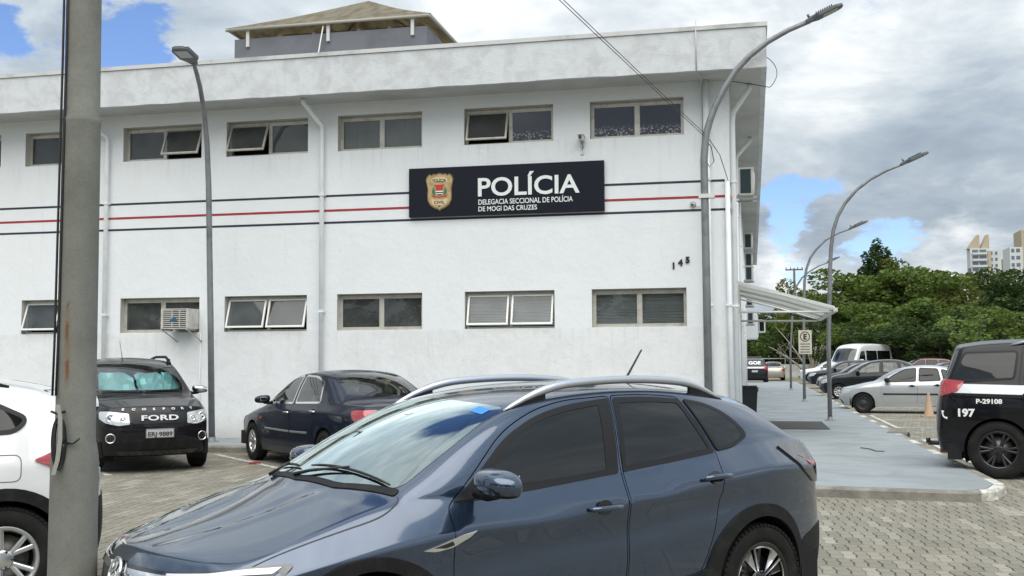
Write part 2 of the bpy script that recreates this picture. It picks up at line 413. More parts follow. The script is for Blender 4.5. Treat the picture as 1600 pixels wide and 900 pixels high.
# kerbs
def kerb_run(pts, w, zt, seed=0.0):
    bm = bmesh.new(); L = []
    P = [Vector((*p, 0)) for p in pts]; n = len(P)
    for i in range(n):
        d = (P[min(i+1, n-1)]-P[max(i-1, 0)]).normalized(); nn = Vector((d.y, -d.x, 0))
        L.append([bm.verts.new(q) for q in (P[i]+Vector((0, 0, -.05)), P[i]+Vector((0, 0, zt)), P[i]+nn*(w-.02)+Vector((0, 0, zt)), P[i]+nn*w+Vector((0, 0, zt-.025)), P[i]+nn*w+Vector((0, 0, -.05)))])
    for a, b in zip(L, L[1:]):
        for k in range(4): bm.faces.new((a[k], a[k+1], b[k+1], b[k]))
    bm.faces.new(L[0][::-1]); bm.faces.new(L[-1]); bmesh.ops.recalc_face_normals(bm, faces=bm.faces)
    return structure(bm_obj('kerb', bm, kerb_material(seed, seed > 1)))
kerb_run([(2.842, y) for y in range(58, -7, -1)]+[(2.842, -6.4), (2.78, -6.75)][:1], .14, .124, .4)
# run order gives the outward side to the right of travel; travel reversed where needed
for o in [o for o in sc.objects if o.name == 'kerb']: bpy.data.objects.remove(o)
kerb_run([(2.782, -6.15)]+[(2.782, y) for y in range(-6, 59, 1)], .14, .116, .4)
kerb_run([(-24+i, -1.852) for i in range(24)]+[(-.2, -1.852), (.05, -1.97), (.12, -2.25), (.15, -4), (.15, -6.35), (.32, -6.625), (1.4, -6.78), (2.35, -6.905), (2.61, -6.665), (2.782, -6.16)], .12, .117, 1.1)
# painted lines on the pavers
WP = worn_paint()
def line(a, b, w=.10, z=.004):
    a, b = Vector((*a, 0)), Vector((*b, 0)); d = (b-a).normalized(); n = Vector((-d.y, d.x, 0))*w/2
    o = mesh_obj('road_marking', [a+n+Vector((0, 0, z)), a-n+Vector((0, 0, z)), b-n+Vector((0, 0, z)), b+n+Vector((0, 0, z))], [(0, 1, 2, 3)], WP); return structure(o)
for k in range(-4, 3):
    x0 = -9.25+k*3.35; 
    if k != 2: line((x0, -2.35), (x0+3.55, -5.95))
line((-7.10+.02, -4.42), (-6.7, -4.8), .10, .006)
for i, Y in enumerate((-3.0, .2, 3.1, 7.0, 10.4, 13.0, 15.6, 18.4, 21.2, 24.0, 27, 30, 33, 36)):
    line((3.35, Y), (8.2, Y-.2), .12)
    if Y < 14: line((3.35, Y+.12), (7.6, Y+1.25), .10, .006)
for X, Y0, Y1 in ((3.30, -3.0, 3.0), (3.3, 6.8, 13.0)): line((X, Y0), (X, Y1), .10, .008)

# ---------------------------------------------------------------- the police station
def wall_mat(name, hi, lo, streak=.25, scale=.8, low_band=False):
    m = mat(name, hi, .85); t, b = pnodes(m); P = t.add('ShaderNodeTexCoord').outputs['Object']; x, y, z = t.sep(P)
    n = t.noise(P, scale, 7, .62, .4); f = t.mapr(n, .40, .66, 0, 1, True)
    c = t.mix(f, hi, lo)
    sv_ = t.noise(t.vmath('MULTIPLY', P, (3.5, 3.5, .35)), 1.0, 6, .7)
    c = t.mix(t.mapr(sv_, .58, .74, 0, streak, True), c, tuple(k*.62 for k in lo))
    if low_band:
        edge = t.math('ADD', z, t.math('MULTIPLY', t.noise(P, 1.6, 4), .10))
        lw = t.mapr(edge, 2.24, 2.30, 1, 0)
        pt = t.mapr(t.noise(P, 1.7, 7, .68, 1.0), .47, .60, 0, 1, True)
        c2 = t.mix(pt, (.735, .75, .755), (.70, .712, .712))
        crk = t.math('ABSOLUTE', t.math('SUBTRACT', t.noise(P, 1.3, 5, .6, .8), .5))
        c2 = t.mix(t.mapr(crk, 0, .004, .35, 0), c2, (.40, .40, .38))
        c = t.mix(lw, c, c2)
        splash = t.mapr(t.math('ADD', z, t.math('MULTIPLY', t.noise(P, 4, 5), .35)), .25, .75, .65, 0)
        c = t.mix(splash, c, (.40, .39, .35))
    if low_band:
        for zt_, zb_ in ((2.23, 1.15), (5.77, 5.05)):
            run = t.mapr(t.noise(t.vmath('MULTIPLY', P, (9, 9, .5)), 1.0, 4, .6), .50, .68, 0, 1, True)
            fall = t.math('MULTIPLY', t.mapr(z, zb_, zt_, 0, 1, True), t.math('LESS_THAN', z, zt_))
            c = t.mix(t.math('MULTIPLY', t.math('MULTIPLY', run, fall), .17), c, (.40, .40, .385))
    t.l.new(c, b.inputs['Base Color'])
    h = t.math('ADD', t.noise(P, 5, 5, .6), t.math('MULTIPLY', t.noise(P, 45, 4, .6), .35))
    bp = t.add('ShaderNodeBump', inp={'Strength': .55, 'Distance': .02, 'Height': h}); t.l.new(bp.outputs[0], b.inputs['Normal'])
    return m
WALL = wall_mat('white_render', (.76, .785, .80), (.73, .755, .77), .16, .7, True)
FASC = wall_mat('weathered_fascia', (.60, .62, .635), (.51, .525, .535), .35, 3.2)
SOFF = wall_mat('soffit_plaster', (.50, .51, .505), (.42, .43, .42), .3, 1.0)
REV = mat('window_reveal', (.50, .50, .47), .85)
ALU = grime(mat('window_aluminium', (.52, .50, .44), .4, .3), (.55, .53, .47), (.42, .40, .35), 6)
PIPE = grime(mat('pvc_pipe', (.78, .80, .81), .5), (.78, .80, .81), (.70, .72, .73), 3)
bld = empty('police_station', (0, 0, 0), 0, 'long two-storey white police station with overhanging fascia and red and black stripes', 'building')
UP, LO = (5.773, 6.482), (2.230, 2.940)
XW = [(-22.9, -21.15), (-20.3, -18.55), (-17.28, -15.53), (-14.94, -13.20), (-12.64, -10.87), (-10.32, -8.557), (-7.925, -6.185), (-5.339, -3.596), (-2.892, -1.145)]
def holed_wall(name, xs, zs, holes, M, m, parent, depth=.34):
    """flat wall in local (x, z) at y=0 with openings and their reveals; M maps to the world"""
    X = sorted({*xs, *[h[0] for h in holes], *[h[1] for h in holes]}); Z = sorted({*zs, *[h[2] for h in holes], *[h[3] for h in holes]})
    bm = bmesh.new(); vc = {}
    def v(x, z, y=0.0):
        k = (round(x, 4), round(z, 4), y)
        if k not in vc: vc[k] = bm.verts.new(M @ Vector((x, y, z)))
        return vc[k]
    for a, b in zip(X, X[1:]):
        for c, d in zip(Z, Z[1:]):
            if any(h[0]-1e-4 < (a+b)/2 < h[1] and h[2] < (c+d)/2 < h[3] for h in holes): continue
            bm.faces.new((v(a, c), v(b, c), v(b, d), v(a, d)))
    for h in holes:
        P0 = [M @ Vector(q) for q in ((h[0], 0, h[2]), (h[1], 0, h[2]), (h[1], 0, h[3]), (h[0], 0, h[3]))]
        P1 = [M @ Vector(q) for q in ((h[0], depth, h[2]), (h[1], depth, h[2]), (h[1], depth, h[3]), (h[0], depth, h[3]))]
        A = [bm.verts.new(p) for p in P0]; B_ = [bm.verts.new(p) for p in P1]
        for k in range(4):
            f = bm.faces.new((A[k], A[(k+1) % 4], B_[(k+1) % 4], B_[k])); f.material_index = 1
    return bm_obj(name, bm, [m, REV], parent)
holes = [(a, b, *UP) for a, b in XW]+[(a, b, *LO) for a, b in XW]
holed_wall('front_wall', [-24, -.33], [0, 6.74], holes, Matrix.Identity(4), WALL, bld)
Ms = Matrix(((0, -1, 0, -.33), (1, 0, 0, 0), (0, 0, 1, 0), (0, 0, 0, 1)))
sh = []
for k in range(9):
    y = 2.6+k*4.0; sh.append((y, y+1.75, *UP))
    if k not in (0,): sh.append((y, y+1.75, *LO))
holed_wall('side_wall', [0, 39.3], [0, 6.74], sh, Ms, WALL, bld)
newbox('back_wall', -24, -.33, 39.3, 39.5, 0, 6.74, WALL, bld)
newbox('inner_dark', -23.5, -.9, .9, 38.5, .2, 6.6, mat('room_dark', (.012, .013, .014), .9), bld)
# overhanging roof slab
bm = bmesh.new()
x1, y0, y1_ = .355, -.85, 40.1
A = [bm.verts.new(p) for p in ((-24, y0, 6.74), (x1, y0, 6.74), (x1, y1_, 6.74), (-24, y1_, 6.74))]
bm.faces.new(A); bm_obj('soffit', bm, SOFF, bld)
bm = bmesh.new(); n = 90
lo, hi_ = [], []
pts = [(-24+(x1+24)*i/n, y0) for i in range(n+1)]+[(x1, y0+(y1_-y0)*i/60) for i in range(1, 61)]
rnd = random.Random(4)
for i, (x, y) in enumerate(pts):
    dz = rnd.uniform(-.009, .009); 
    lo.append(bm.verts.new((x, y, 6.725+dz))); hi_.append(bm.verts.new((x, y, 7.445)))
for i in range(len(pts)-1): bm.faces.new((lo[i], lo[i+1], hi_[i+1], hi_[i]))
lo2 = [bm.verts.new((min(x, x1-.10) if y > y0 else min(x, x1-.1), max(y, y0+.10), 6.735)) for x, y in pts]
for i in range(len(pts)-1): bm.faces.new((lo[i+1], lo[i], lo2[i], lo2[i+1]))
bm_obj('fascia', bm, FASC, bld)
bm = bmesh.new(); box(bm, -24, x1+.025, y0-.025, y0+.16, 7.45, 7.525); box(bm, x1-.16, x1+.025, y0+.162, y1_, 7.45, 7.525)
bm_obj('coping', bm, grime(mat('coping', (.5, .5, .49), .8), (.56, .565, .56), (.36, .36, .35), 1.4), bld)
bm = bmesh.new(); box(bm, -24, x1-.02, y0+.02, y1_, 7.2, 7.40); bm_obj('roof_slab', bm, mat('roof_dark', (.2, .2, .2), .9), bld)
# painted bands
NAVY = grime(mat('navy_band', (.02, .021, .045), .6), (.018, .020, .045), (.05, .05, .075), 4, .5, .8); RED = grime(mat('red_band', (.33, .02, .03), .6), (.33, .020, .032), (.40, .07, .075), 3, .5, .8)
for z, h, m in ((4.888, .042, NAVY), (4.597, .045, RED), (4.356, .042, NAVY)):
    newbox('painted_stripe', -24, -.333, -.004, .002, z-h/2, z+h/2, m, bld)
    newbox('painted_stripe', -.334, -.326, -.003, 1.2, z-h/2, z+h/2, m, bld)
# windows
def pane_quad(name, x0, x1, y, z0, z1, m, parent, tilt=0.0, frame=.035, fm=None, hinge_top=True):
    """one sash: frame with its pane, optionally swung out at the bottom"""
    w = x1-x0; h = z1-z0
    Mx = Matrix.Translation((x0, y, z1)) @ Matrix.Rotation(-tilt, 4, 'X')
    bm = bmesh.new()
    for q in ((0, w, -frame, 0), (0, w, -h, -h+frame)): box(bm, q[0], q[1], -.02, .015, q[2], q[3], 0, Mx)
    for q in ((0, frame), (w-frame, w)): box(bm, q[0], q[1], -.021, .014, -h+frame, -frame, 0, Mx)
    fr = bm_obj('sash', bm, fm or ALU, parent)
    bm = bmesh.new(); bm.faces.new([bm.verts.new(Mx @ Vector(p)) for p in ((frame, -.004, -h+frame), (w-frame, -.004, -h+frame), (w-frame, -.004, -frame), (frame, -.004, -frame))])
    bm_obj('pane', bm, m, parent)
    return fr
GLW = glass('window_glass', (.50, .55, .56), 1.0, dust=.16)
BLIND = mat('venetian_blind', (.72, .72, .70), .6)
CURT = grime(mat('grey_curtain', (.17, .20, .19), .9), (.30, .34, .32), (.24, .275, .26), 3, stretch=(4, 1, .3))
ALUW = mat('white_sash', (.74, .74, .71), .35, .1)
def frost_mat():
    m = mat('frosted_pebble_glass', (.03, .032, .045), .12, coat=.5); t, b = pnodes(m); P = t.add('ShaderNodeTexCoord').outputs['Object']; x, y, z = t.sep(P)
    vo = t.add('ShaderNodeTexVoronoi', feature='F1', inp={'Vector': P, 'Scale': 22.0}); c = t.mapr(vo.outputs['Distance'], .25, .5, 1, 0)
    up = t.mapr(t.math('ADD', z, t.math('MULTIPLY', t.noise(P, 9, 3), .12)), 6.02, 6.10, 1, 0)
    cc = t.mix(t.math('MULTIPLY', t.math('MULTIPLY', c, up), .8), (.022, .024, .040), (.36, .36, .38)); t.l.new(cc, b.inputs['Base Color']); t.l.new(t.mapr(up, 0, 1, .05, .5), b.inputs['Roughness'])
    return m
FROST = frost_mat()
def window(x0, x1, z0, z1, left=0.0, right=0.0, back=None, glassm=None, glass2=None, y=.17, box_top=.07, sash=None, M=None):
    """two-light window: fixed frame, a sash on each side (tilt > 0 swings it out)"""
    bm = bmesh.new(); f = .04; zt = z1-box_top
    box(bm, x0, x1, y-.02, y+.05, zt, z1-.03); box(bm, x0, x1, y+.0, y+.06, z1-.03, z1); box(bm, x0, x1, y-.03, y+.05, z0, z0+f)
    box(bm, x0, x0+f, y-.02, y+.05, z0+f, zt); box(bm, x1-f, x1, y-.02, y+.05, z0+f, zt)
    xm = (x0+x1)/2; box(bm, xm-.025, xm+.025, y-.02, y+.05, z0+f, zt)
    fr = bm_obj('window', bm, ALU, bld)
    for (a, b, tl, g) in ((x0+f, xm-.027, left, glassm or GLW), (xm+.027, x1-f, right, glass2 or glassm or GLW)):
        pane_quad('sash', a, b, y-.022 if tl else y, z0+f+.002, zt-.002, g, fr, tl, .034 if tl else .022, (sash or ALUW) if tl else ALU)
    if back == 'blind':
        bm = bmesh.new(); z = zt-.03
        rnd = random.Random(int(x0*10)); bot = z0+.05
        while z > bot:
            s0, s1 = rnd.uniform(-.006, .006), rnd.uniform(-.006, .006)
            q = [(x0+f, y+.10, z+s0), (xm+.5*(x1-xm), y+.10, z+s1), (x1-f, y+.10, z+s0)]
            for a, b in zip(q, q[1:]): bm.faces.new([bm.verts.new(p) for p in ((a[0], a[1], a[2]), (b[0], b[1], b[2]), (b[0], b[1]+.012, b[2]+.020), (a[0], a[1]+.012, a[2]+.020))])
            z -= .027
        bm_obj('blind', bm, BLIND, fr)
    elif back == 'curtain':
        bm = bmesh.new(); prev = None
        for k in range(61):
            x = x0+f+(x1-x0-2*f)*k/60; yy = y+.12+.012*math.sin(k*1.1)+.006*math.sin(k*.37)
            cur = (bm.verts.new((x, yy, zt)), bm.verts.new((x, yy, z0+.09)))
            if prev: bm.faces.new((prev[1], cur[1], cur[0], prev[0]))
            prev = cur
        bm_obj('curtain', bm, CURT, fr, smooth=True)
    if M is not None:
        for o in [fr]+list(fr.children): o.data.transform(M)
    return fr
T_ = R(24)
for i, (a, b) in enumerate(XW):
    if i < 3: window(a, b, *UP); window(a, b, *LO); continue
    k = i-3
    window(a, b, *UP, left=(0, 0, T_, 0, R(20), 0)[k], right=(0, T_, 0, 0, 0, 0)[k], back=(None, None, None, 'curtain', None, None)[k],
           glassm=(None, None, None, None, None, FROST)[k], glass2=(None, None, None, None, FROST, FROST)[k], sash=ALU)
    window(a, b, *LO, left=(R(20), 0, R(19), 0, R(17), 0)[k], right=(R(20), 0, R(19), 0, R(17), 0)[k], back=(None, None, None, None, 'blind', 'blind')[k])
for (y, y2, z, z2) in sh: window(y, y2, z, z2, M=Ms)
# pipes
def pipe(pts, r=.05, name='downpipe'):
    bm = bmesh.new(); tube(bm, pts, r, 12)
    o = bm_obj(name, bm, PIPE, bld)
    for z in (2.6, 4.9):
        p = Vector(pts[-1])
        if pts[-2][2] > z: newbox('pipe_clip', p.x-r-.012, p.x+r+.012, p.y-r-.01, p.y+r+.03, z-.018, z+.018, PIPE, o)
    return o
for x, xo in ((-12.95, -.35), (-8.22, -.22)):
    pipe([(x+xo, -.55, 6.735), (x+xo, -.52, 6.66), (x, -.11, 6.28), (x, -.09, 6.15), (x, -.09, .12)], .045)
pipe([(-.735, -.10, 6.73), (-.735, -.10, .12)], .06)
pipe([(-.375, -.06, 4.9), (-.375, -.06, .12)], .045)
pipe([(.05, .35, 6.73), (.05, .35, 6.65), (-.25, .30, 6.2), (-.27, .30, 6.0), (-.27, .30, .12)], .05)
pipe([(.05, 5.35, 6.73), (.05, 5.35, 6.65), (-.25, 5.30, 6.3), (-.27, 5.30, 6.2), (-.27, 5.30, .12)], .05)
pipe([(-.27, 1.5, 4.7), (-.25, 1.5, .12)], .06)
for y in (12, 19, 26, 33): pipe([(-.27, y, 6.73), (-.27, y, .12)], .05)
# cable clipped to fascia and wall near the corner
newtube('wall_cable', [(-.86, -.862, 7.62), (-.86, -.865, 6.72), (-.80, -.5, 6.70), (-.80, -.02, 6.66), (-.80, -.018, 5.35)], .014, mat_once('cable_white', (.5, .5, .5), .6), bld, 6)
newtube('conduit', [(-10.83, -.02, 2.2), (-10.83, -.02, .12)], .012, PIPE, bld, 6)
newtube('wall_cable', arc((.36, .4, 7.25), (.70, .1, 6.9), (.44, .0, 6.58), 8)+arc((.40, -.02, 6.56), (.2, -.1, 6.60), (-.35, -.2, 6.68), 6), .007, M_['black'], bld, 6)
# ---- house number
NUM = mat('bronze_number', (.03, .025, .02), .5, .4)
for ch, (px, py) in zip('145', ((1052.5, 415), (1063.3, 410), (1074.4, 406))):
    p = at(px, py, -.01); M = Matrix.Translation(p+Vector((0, -.005, -.055))) @ Matrix.Rotation(R(90), 4, 'X')
    o = textmesh('house_number', ch, .155, NUM, M, None, .008, .008, 'CENTER')
    tag(o, 'small dark metal digit %s, %s of the three house numbers' % (ch, {'1': 'lowest and leftmost', '4': 'middle', '5': 'highest and rightmost'}[ch]), 'house number', 'house number digits on the wall')
# ---- the sign
def fit_text(name, s, x0, x1, z0, z1, y, m, parent, bold=.0, ext=.006):
    o = textmesh(name, s, 1.0, m, Matrix.Identity(4), parent, bold, ext)
    vs = [v.co for v in o.data.vertices]; a, b = min(v.x for v in vs), max(v.x for v in vs); c, d = min(v.y for v in vs), max(v.y for v in vs)
    for v in o.data.vertices:
        q = v.co.copy(); v.co = Vector((x0+(q.x-a)/(b-a)*(x1-x0), y-q.z-ext, z0+(q.y-c)/(d-c)*(z1-z0)))
    o.data.update(); return o
sg = empty('sign_board', (-4.53, 0, 4.87), 0, 'long black sign reading POLÍCIA with a gold badge on the white wall', 'sign')
def swd(*a, **k):
    o = newbox(*a, **k); o.matrix_parent_inverse = Matrix.Translation((4.53, 0, -4.87)); return o
def par(o, p=None):
    o.parent = p or sg; o.matrix_parent_inverse = Matrix.Translation((4.53, 0, -4.87)); return o
SB = mat('sign_black', (.008, .009, .016), .30, spec=.25)
swd('board', -6.428, -2.625, -.085, -.005, 4.395, 5.345, SB, sg, bev=.006)
WH = mat('sign_white', (.74, .78, .77), .45)
def ex(px): return at(px, 300, -.087).x
zs_ = lambda px, py: at(px, py, -.087).z
par(fit_text('lettering', 'POLÍCIA', ex(747), ex(905.8), 4.745, 5.195, -.087, WH, None, .018))
par(fit_text('lettering', 'DELEGACIA SECCIONAL DE POLÍCIA', ex(747.5), ex(895), 4.590, 4.716, -.087, WH, None, .012, .003))
par(fit_text('lettering', 'DE MOGI DAS CRUZES', ex(747.5), ex(839), 4.462, 4.556, -.087, WH, None, .012, .003))
GOLD = grime(mat('badge_gold', (.48, .34, .16), .45, .3), (.50, .37, .18), (.38, .25, .11), 9); GOLD2 = mat('badge_edge', (.22, .15, .07), .5, .3)
cx_, cz_ = (ex(664.5)+ex(709.5))/2, 4.872
def shield(sc_, dz=0):
    P = [(0, .345), (.06, .325), (.125, .33), (.155, .30), (.185, .33), (.235, .29), (.262, .225), (.245, .15), (.225, .05), (.232, -.06), (.225, -.16), (.18, -.245), (.10, -.30), (.03, -.325), (0, -.35)]
    P = P+[(-x, z) for x, z in P[-2:0:-1]]; return [(cx_+x*sc_, cz_+dz+z*sc_) for x, z in P]
MY = lambda y: Matrix(((1, 0, 0, 0), (0, 0, -1, y), (0, 1, 0, 0), (0, 0, 0, 1)))
badge = None
bm = bmesh.new(); prism(bm, shield(1.06), 0, .010, MY(-.086)); badge = par(bm_obj('badge', bm, GOLD2))
bm = bmesh.new(); prism(bm, shield(.98), 0, .006, MY(-.0965)); g2 = par(bm_obj('badge_face', bm, GOLD), badge); g2.matrix_parent_inverse = Matrix.Identity(4)
def bp_(name, polys, m, y=-.104, th=.003):
    bm = bmesh.new()
    for p in polys: prism(bm, [(cx_+x, cz_+z) for x, z in p], 0, th, MY(y))
    o = bm_obj(name, bm, m, badge); return o
GR = mat('badge_green', (.02, .18, .08), .5); RB = mat('badge_red', (.50, .04, .03), .5); LG = mat('badge_pale', (.62, .50, .30), .5)
bp_('scroll', [[(-.165, .245), (-.08, .285), (.08, .285), (.165, .245), (.150, .165), (.07, .20), (-.07, .20), (-.150, .165)]], LG, -.103)
bp_('scroll', [[(-.165, -.125), (-.08, -.155), (.08, -.155), (.165, -.125), (.145, -.235), (.07, -.262), (-.07, -.262), (-.145, -.235)]], LG, -.103)
bp_('laurel', [[(-.10, .09), (-.145, .04), (-.15, -.02), (-.11, -.07), (-.075, -.05), (-.09, .0)]], GR); bp_('laurel', [[(.10, .09), (.145, .04), (.15, -.02), (.11, -.07), (.075, -.05), (.09, .0)]], GR)
bp_('crest', [[(-.10, .135), (.10, .135), (.085, .10), (-.085, .10)]], RB, -.105)
bp_('crest', [[(-.072, .098), (.072, .098), (.072, .018), (-.072, .018)]], RB, -.105)
bp_('crest_stripe', [[(-.072, .016), (.072, .016), (.071, -.006), (-.071, -.006)]], M_['white']); bp_('crest_stripe', [[(-.070, -.008), (.070, -.008), (.066, -.028), (-.066, -.028)]], M_['black'])
bp_('crest_stripe', [[(-.065, -.030), (.065, -.030), (.056, -.048), (-.056, -.048)]], M_['white']); bp_('crest_stripe', [[(-.054, -.050), (.054, -.050), (.030, -.072), (-.030, -.072)]], M_['black'])
bp_('ribbon', [[(-.17, -.055), (-.09, -.075), (0, -.092), (.09, -.075), (.17, -.055), (.13, -.105), (.05, -.105), (0, -.125), (-.05, -.105), (-.13, -.105)]], RB, -.107)
def bt(s, x0, x1, z0, z1):
    o = fit_text('badge_lettering', s, cx_+x0, cx_+x1, cz_+z0, cz_+z1, -.106, M_['black'], badge, .012, .002); return o
bt('POLÍCIA', -.135, .135, .185, .262); bt('CIVIL', -.105, .105, -.235, -.178); bt('SP', -.022, .022, -.300, -.274)
# ---- cameras
CAMW = mat('camera_white', (.6, .6, .58), .4)
cm = empty('security_camera', (-1.0, 0, 4.46), 0, 'small white dome security camera under the red stripe beside the lamp post', 'camera', None)
bm = bmesh.new(); lathe(bm, [(0, .0), (.05, 0), (.052, -.03), (.048, -.05)], 20, 'Y', Matrix.Identity(4)); bm_obj('mount', bm, CAMW, cm)
bm = bmesh.new(); bmesh.ops.create_uvsphere(bm, u_segments=16, v_segments=10, radius=.04); o = bm_obj('eye', bm, CAMW, cm, smooth=True); o.location = (0, -.065, -.005)
bm = bmesh.new(); lathe(bm, [(0, -.028), (.022, -.026), (.024, 0)], 14, 'Y'); o = bm_obj('lens', bm, M_['gloss_black'], cm); o.location = (-.006, -.085, -.012)
newtube('cable', [(.05, -.03, -.01), (.10, -.02, -.05), (.13, -.01, -.02)], .006, CAMW, cm, 6)
cm = empty('security_camera', (-3.04, 0, 5.72), 0, 'small hooded security camera on a bracket above the sign', 'camera', None)
newbox('housing', -.05, .05, -.26, -.02, .0, .09, CAMW, cm, .01); newbox('hood', -.06, .06, -.29, -.01, .09, .10, CAMW, cm)
newtube('bracket', [(0, -.02, .02), (0, -.05, -.06), (0, -.0, -.12)], .014, CAMW, cm, 8); newtube('cable', [(.0, -.10, .0), (.03, -.08, -.10), (0, -.02, -.16)], .006, M_['black'], cm, 6)
bm = bmesh.new(); lathe(bm, [(.03, .0), (.03, .012), (0, .013)], 16, 'Y', Matrix.Translation((0, -.275, .045)) @ Matrix.Rotation(math.pi, 4, 'X')); bm_obj('lens', bm, M_['gloss_black'], cm)
newbox('junction_box', -.025, .025, -.03, 0, -.24, -.19, CAMW, cm)

# ---- window air conditioner
ACW = grime(mat('ac_casing', (.55, .54, .50), .5), (.56, .55, .51), (.42, .40, .36), 5)
ac = empty('air_conditioner', (-11.18, 0, 2.29), 0, 'boxy window air conditioner with louvred face resting on two struts', 'air conditioner')
bm = bmesh.new(); w, d_, h = .60, .66, .40
box(bm, -w/2, w/2, -.42, .24, 0, .02); box(bm, -w/2, w/2, -.42, .24, h-.02, h); box(bm, -w/2, -w/2+.02, -.42, .24, .02, h-.02); box(bm, w/2-.02, w/2, -.42, .24, .02, h-.02); box(bm, -w/2+.02, w/2-.02, .2, .24, .02, h-.02)
for x in (-w/2+.02, w/2-.05): box(bm, x, x+.03, -.425, -.40, .02, h-.02)
bm_obj('casing', bm, ACW, ac)
newbox('grille_back', -w/2+.03, w/2-.03, -.40, -.39, .03, h-.03, M_['black'], ac)
for k in range(9): newbox('louvre', -w/2+.05, w/2-.05, -.43, -.405, .035+k*.039, .052+k*.039, ACW, ac)
newbox('grille_rib', -.06, -.045, -.432, -.404, .03, h-.03, ACW, ac); newbox('grille_rib', .10, .115, -.432, -.404, .03, h-.03, ACW, ac)
bm = bmesh.new(); prism(bm, [(-.09, .15), (-.03, .14), (.05, .14), (.07, .17), (.02, .22), (-.02, .24), (-.05, .20), (-.09, .19)], 0, .004, Matrix(((1, 0, 0, -.0), (0, 0, -1, -.434), (0, 1, 0, 0), (0, 0, 0, 1)))); bm_obj('rag', bm, mat('blue_rag', (.03, .10, .20), .9), ac)
STR = mat('galvanised', (.42, .43, .43), .45, .7)
for x in (-w/2+.02, w/2-.04):
    newtube('strut', [(x, -.40, -.02), (x+.12, -.01, -.25)], .011, STR, ac, 6); newbox('arm', x-.012, x+.012, -.44, .0, -.03, -.002, STR, ac)
# ---- condensers on the side wall
def condenser(X, Y, Z, label, w=.80, h=.56, d=.30, cat='air conditioner'):
    c = empty('condenser_unit', (X, Y, Z), 0, label, cat, 'condensers hung along the side wall')
    bm = bmesh.new(); box(bm, 0, d, 0, w, 0, h, .02); bm_obj('casing', bm, ACW, c)
    newbox('coil', .035, d-.06, -.012, -.002, .04, h-.04, mat_once('coil_dark', (.01, .03, .035), .4), c)
    bm = bmesh.new(); lathe(bm, [(.22, -.0), (.22, .012), (.20, .014), (.05, .02), (0, .02)], 24, 'Z', Matrix.Translation((d, w*.42, h/2)) @ Matrix.Rotation(R(90), 4, 'Y')); bm_obj('fan_guard', bm, ACW, c)
    for y in (.12, w-.12): newbox('bracket', -.14, d+.05, y-.015, y+.015, -.05, -.012, STR, c)
    newtube('pipe', [(.05, .3, .1), (-.08, .32, -.02), (-.12, .33, -.45)], .022, PIPE, c, 8)
    return c
for X, Y, Z, lb in ((-.19, 2.0, 4.90, 'large condenser nearest the building corner, high under the soffit'), (-.19, 20.5, 5.68, 'upper of the two stacked condensers farther along the wall'),
                    (-.19, 27.5, 5.62, 'second farther condenser high on the side wall'), (-.19, 23.5, 4.72, 'condenser below the stacked pair on the side wall'), (-.19, 27.0, 3.9, 'condenser midway down the side wall above the awning line'),
                    (-.17, 31.0, 3.25, 'lowest small condenser near the far end of the side wall')):
    condenser(X, Y, Z, lb)
ba = empty('meter_box', (-.32, 33.0, 2.6), 0, 'white rounded box fixed to the far side wall below the condensers', 'wall box')
newbox('cabinet', 0, .62, 0, 1.5, .0, 1.25, mat_once('box_white', (.62, .65, .67), .6), ba, .08); newbox('lid', .62, .65, .1, 1.4, .1, 1.15, mat_once('box_white2', (.5, .53, .55), .6), ba, .01)
ba = empty('side_window_box', (.33, 36, 3.0), 0, 'dark glazed box jutting out of the far end of the side wall', 'bay window')
newbox('casing', -.6, .36, 0, 1.2, .0, .62, mat_once('box_white', (.6, .6, .6), .6), ba); newbox('glazing', -.2, .30, -.012, -.002, .06, .56, M_['tint2'], ba); newbox('mullion', .04, .07, -.02, -.013, .05, .57, CAMW, ba)
# ---- awning over the side door
aw = empty('awning', (0, 0, 0), 0, 'ribbed translucent white awning sloping out from the side wall over the door', 'awning')
def awn_mat():
    m = mat('polycarbonate_sheet', (.56, .56, .53), .4); t, b = pnodes(m); b.inputs['Transmission Weight'].default_value = 0.0
    tr = t.add('ShaderNodeBsdfTranslucent', inp={'Color': (.60, .60, .56, 1)}); mx = t.add('ShaderNodeMixShader', inp={'Fac': .45})
    out = [n for n in t.n if n.type == 'OUTPUT_MATERIAL'][0]
    t.l.new(b.outputs[0], mx.inputs[1]); t.l.new(tr.outputs[0], mx.inputs[2]); t.l.new(mx.outputs[0], out.inputs[0]); return m
AWN = awn_mat()
bm = bmesh.new(); y = 1.0; k = 0
ridge = []
while y <= 6.001:
    ridge.append((y, .0 if k % 4 < 2 else .05)); y += .0715; k += 1
rows = []
for t in (0, .5, 1):
    X = -.33+1.87*t; Z = 3.10-.54*t
    rows.append([bm.verts.new((X, yy, Z+dz)) for yy, dz in ridge])
for a, b in zip(rows, rows[1:]):
    for i in range(len(ridge)-1): bm.faces.new((a[i], b[i], b[i+1], a[i+1]))
bm_obj('sheet', bm, AWN, aw)
AF = mat('awning_frame', (.60, .60, .58), .4, .2)
newbox('gutter_bar', 1.50, 1.58, .98, 6.04, 2.50, 2.57, AF, aw, .01); newbox('wall_bar', -.33, -.27, .98, 6.04, 3.04, 3.09, AF, aw)
for yy in (1.02, 2.7, 4.35, 6.0):
    newtube('rafter', [(-.3, yy, 3.05), (.6, yy, 2.82), (1.53, yy, 2.53)], .02, AF, aw, 8)
for yy in (1.05, 5.95): newtube('stay', [(-.3, yy, 2.50+.02), (1.5, yy, 2.50)], .022, AF, aw, 8)
for yy in (6.0,): newtube('strut', [(1.50, yy, 2.50), (.9, yy, 2.66)], .02, M_['black'], aw, 8)

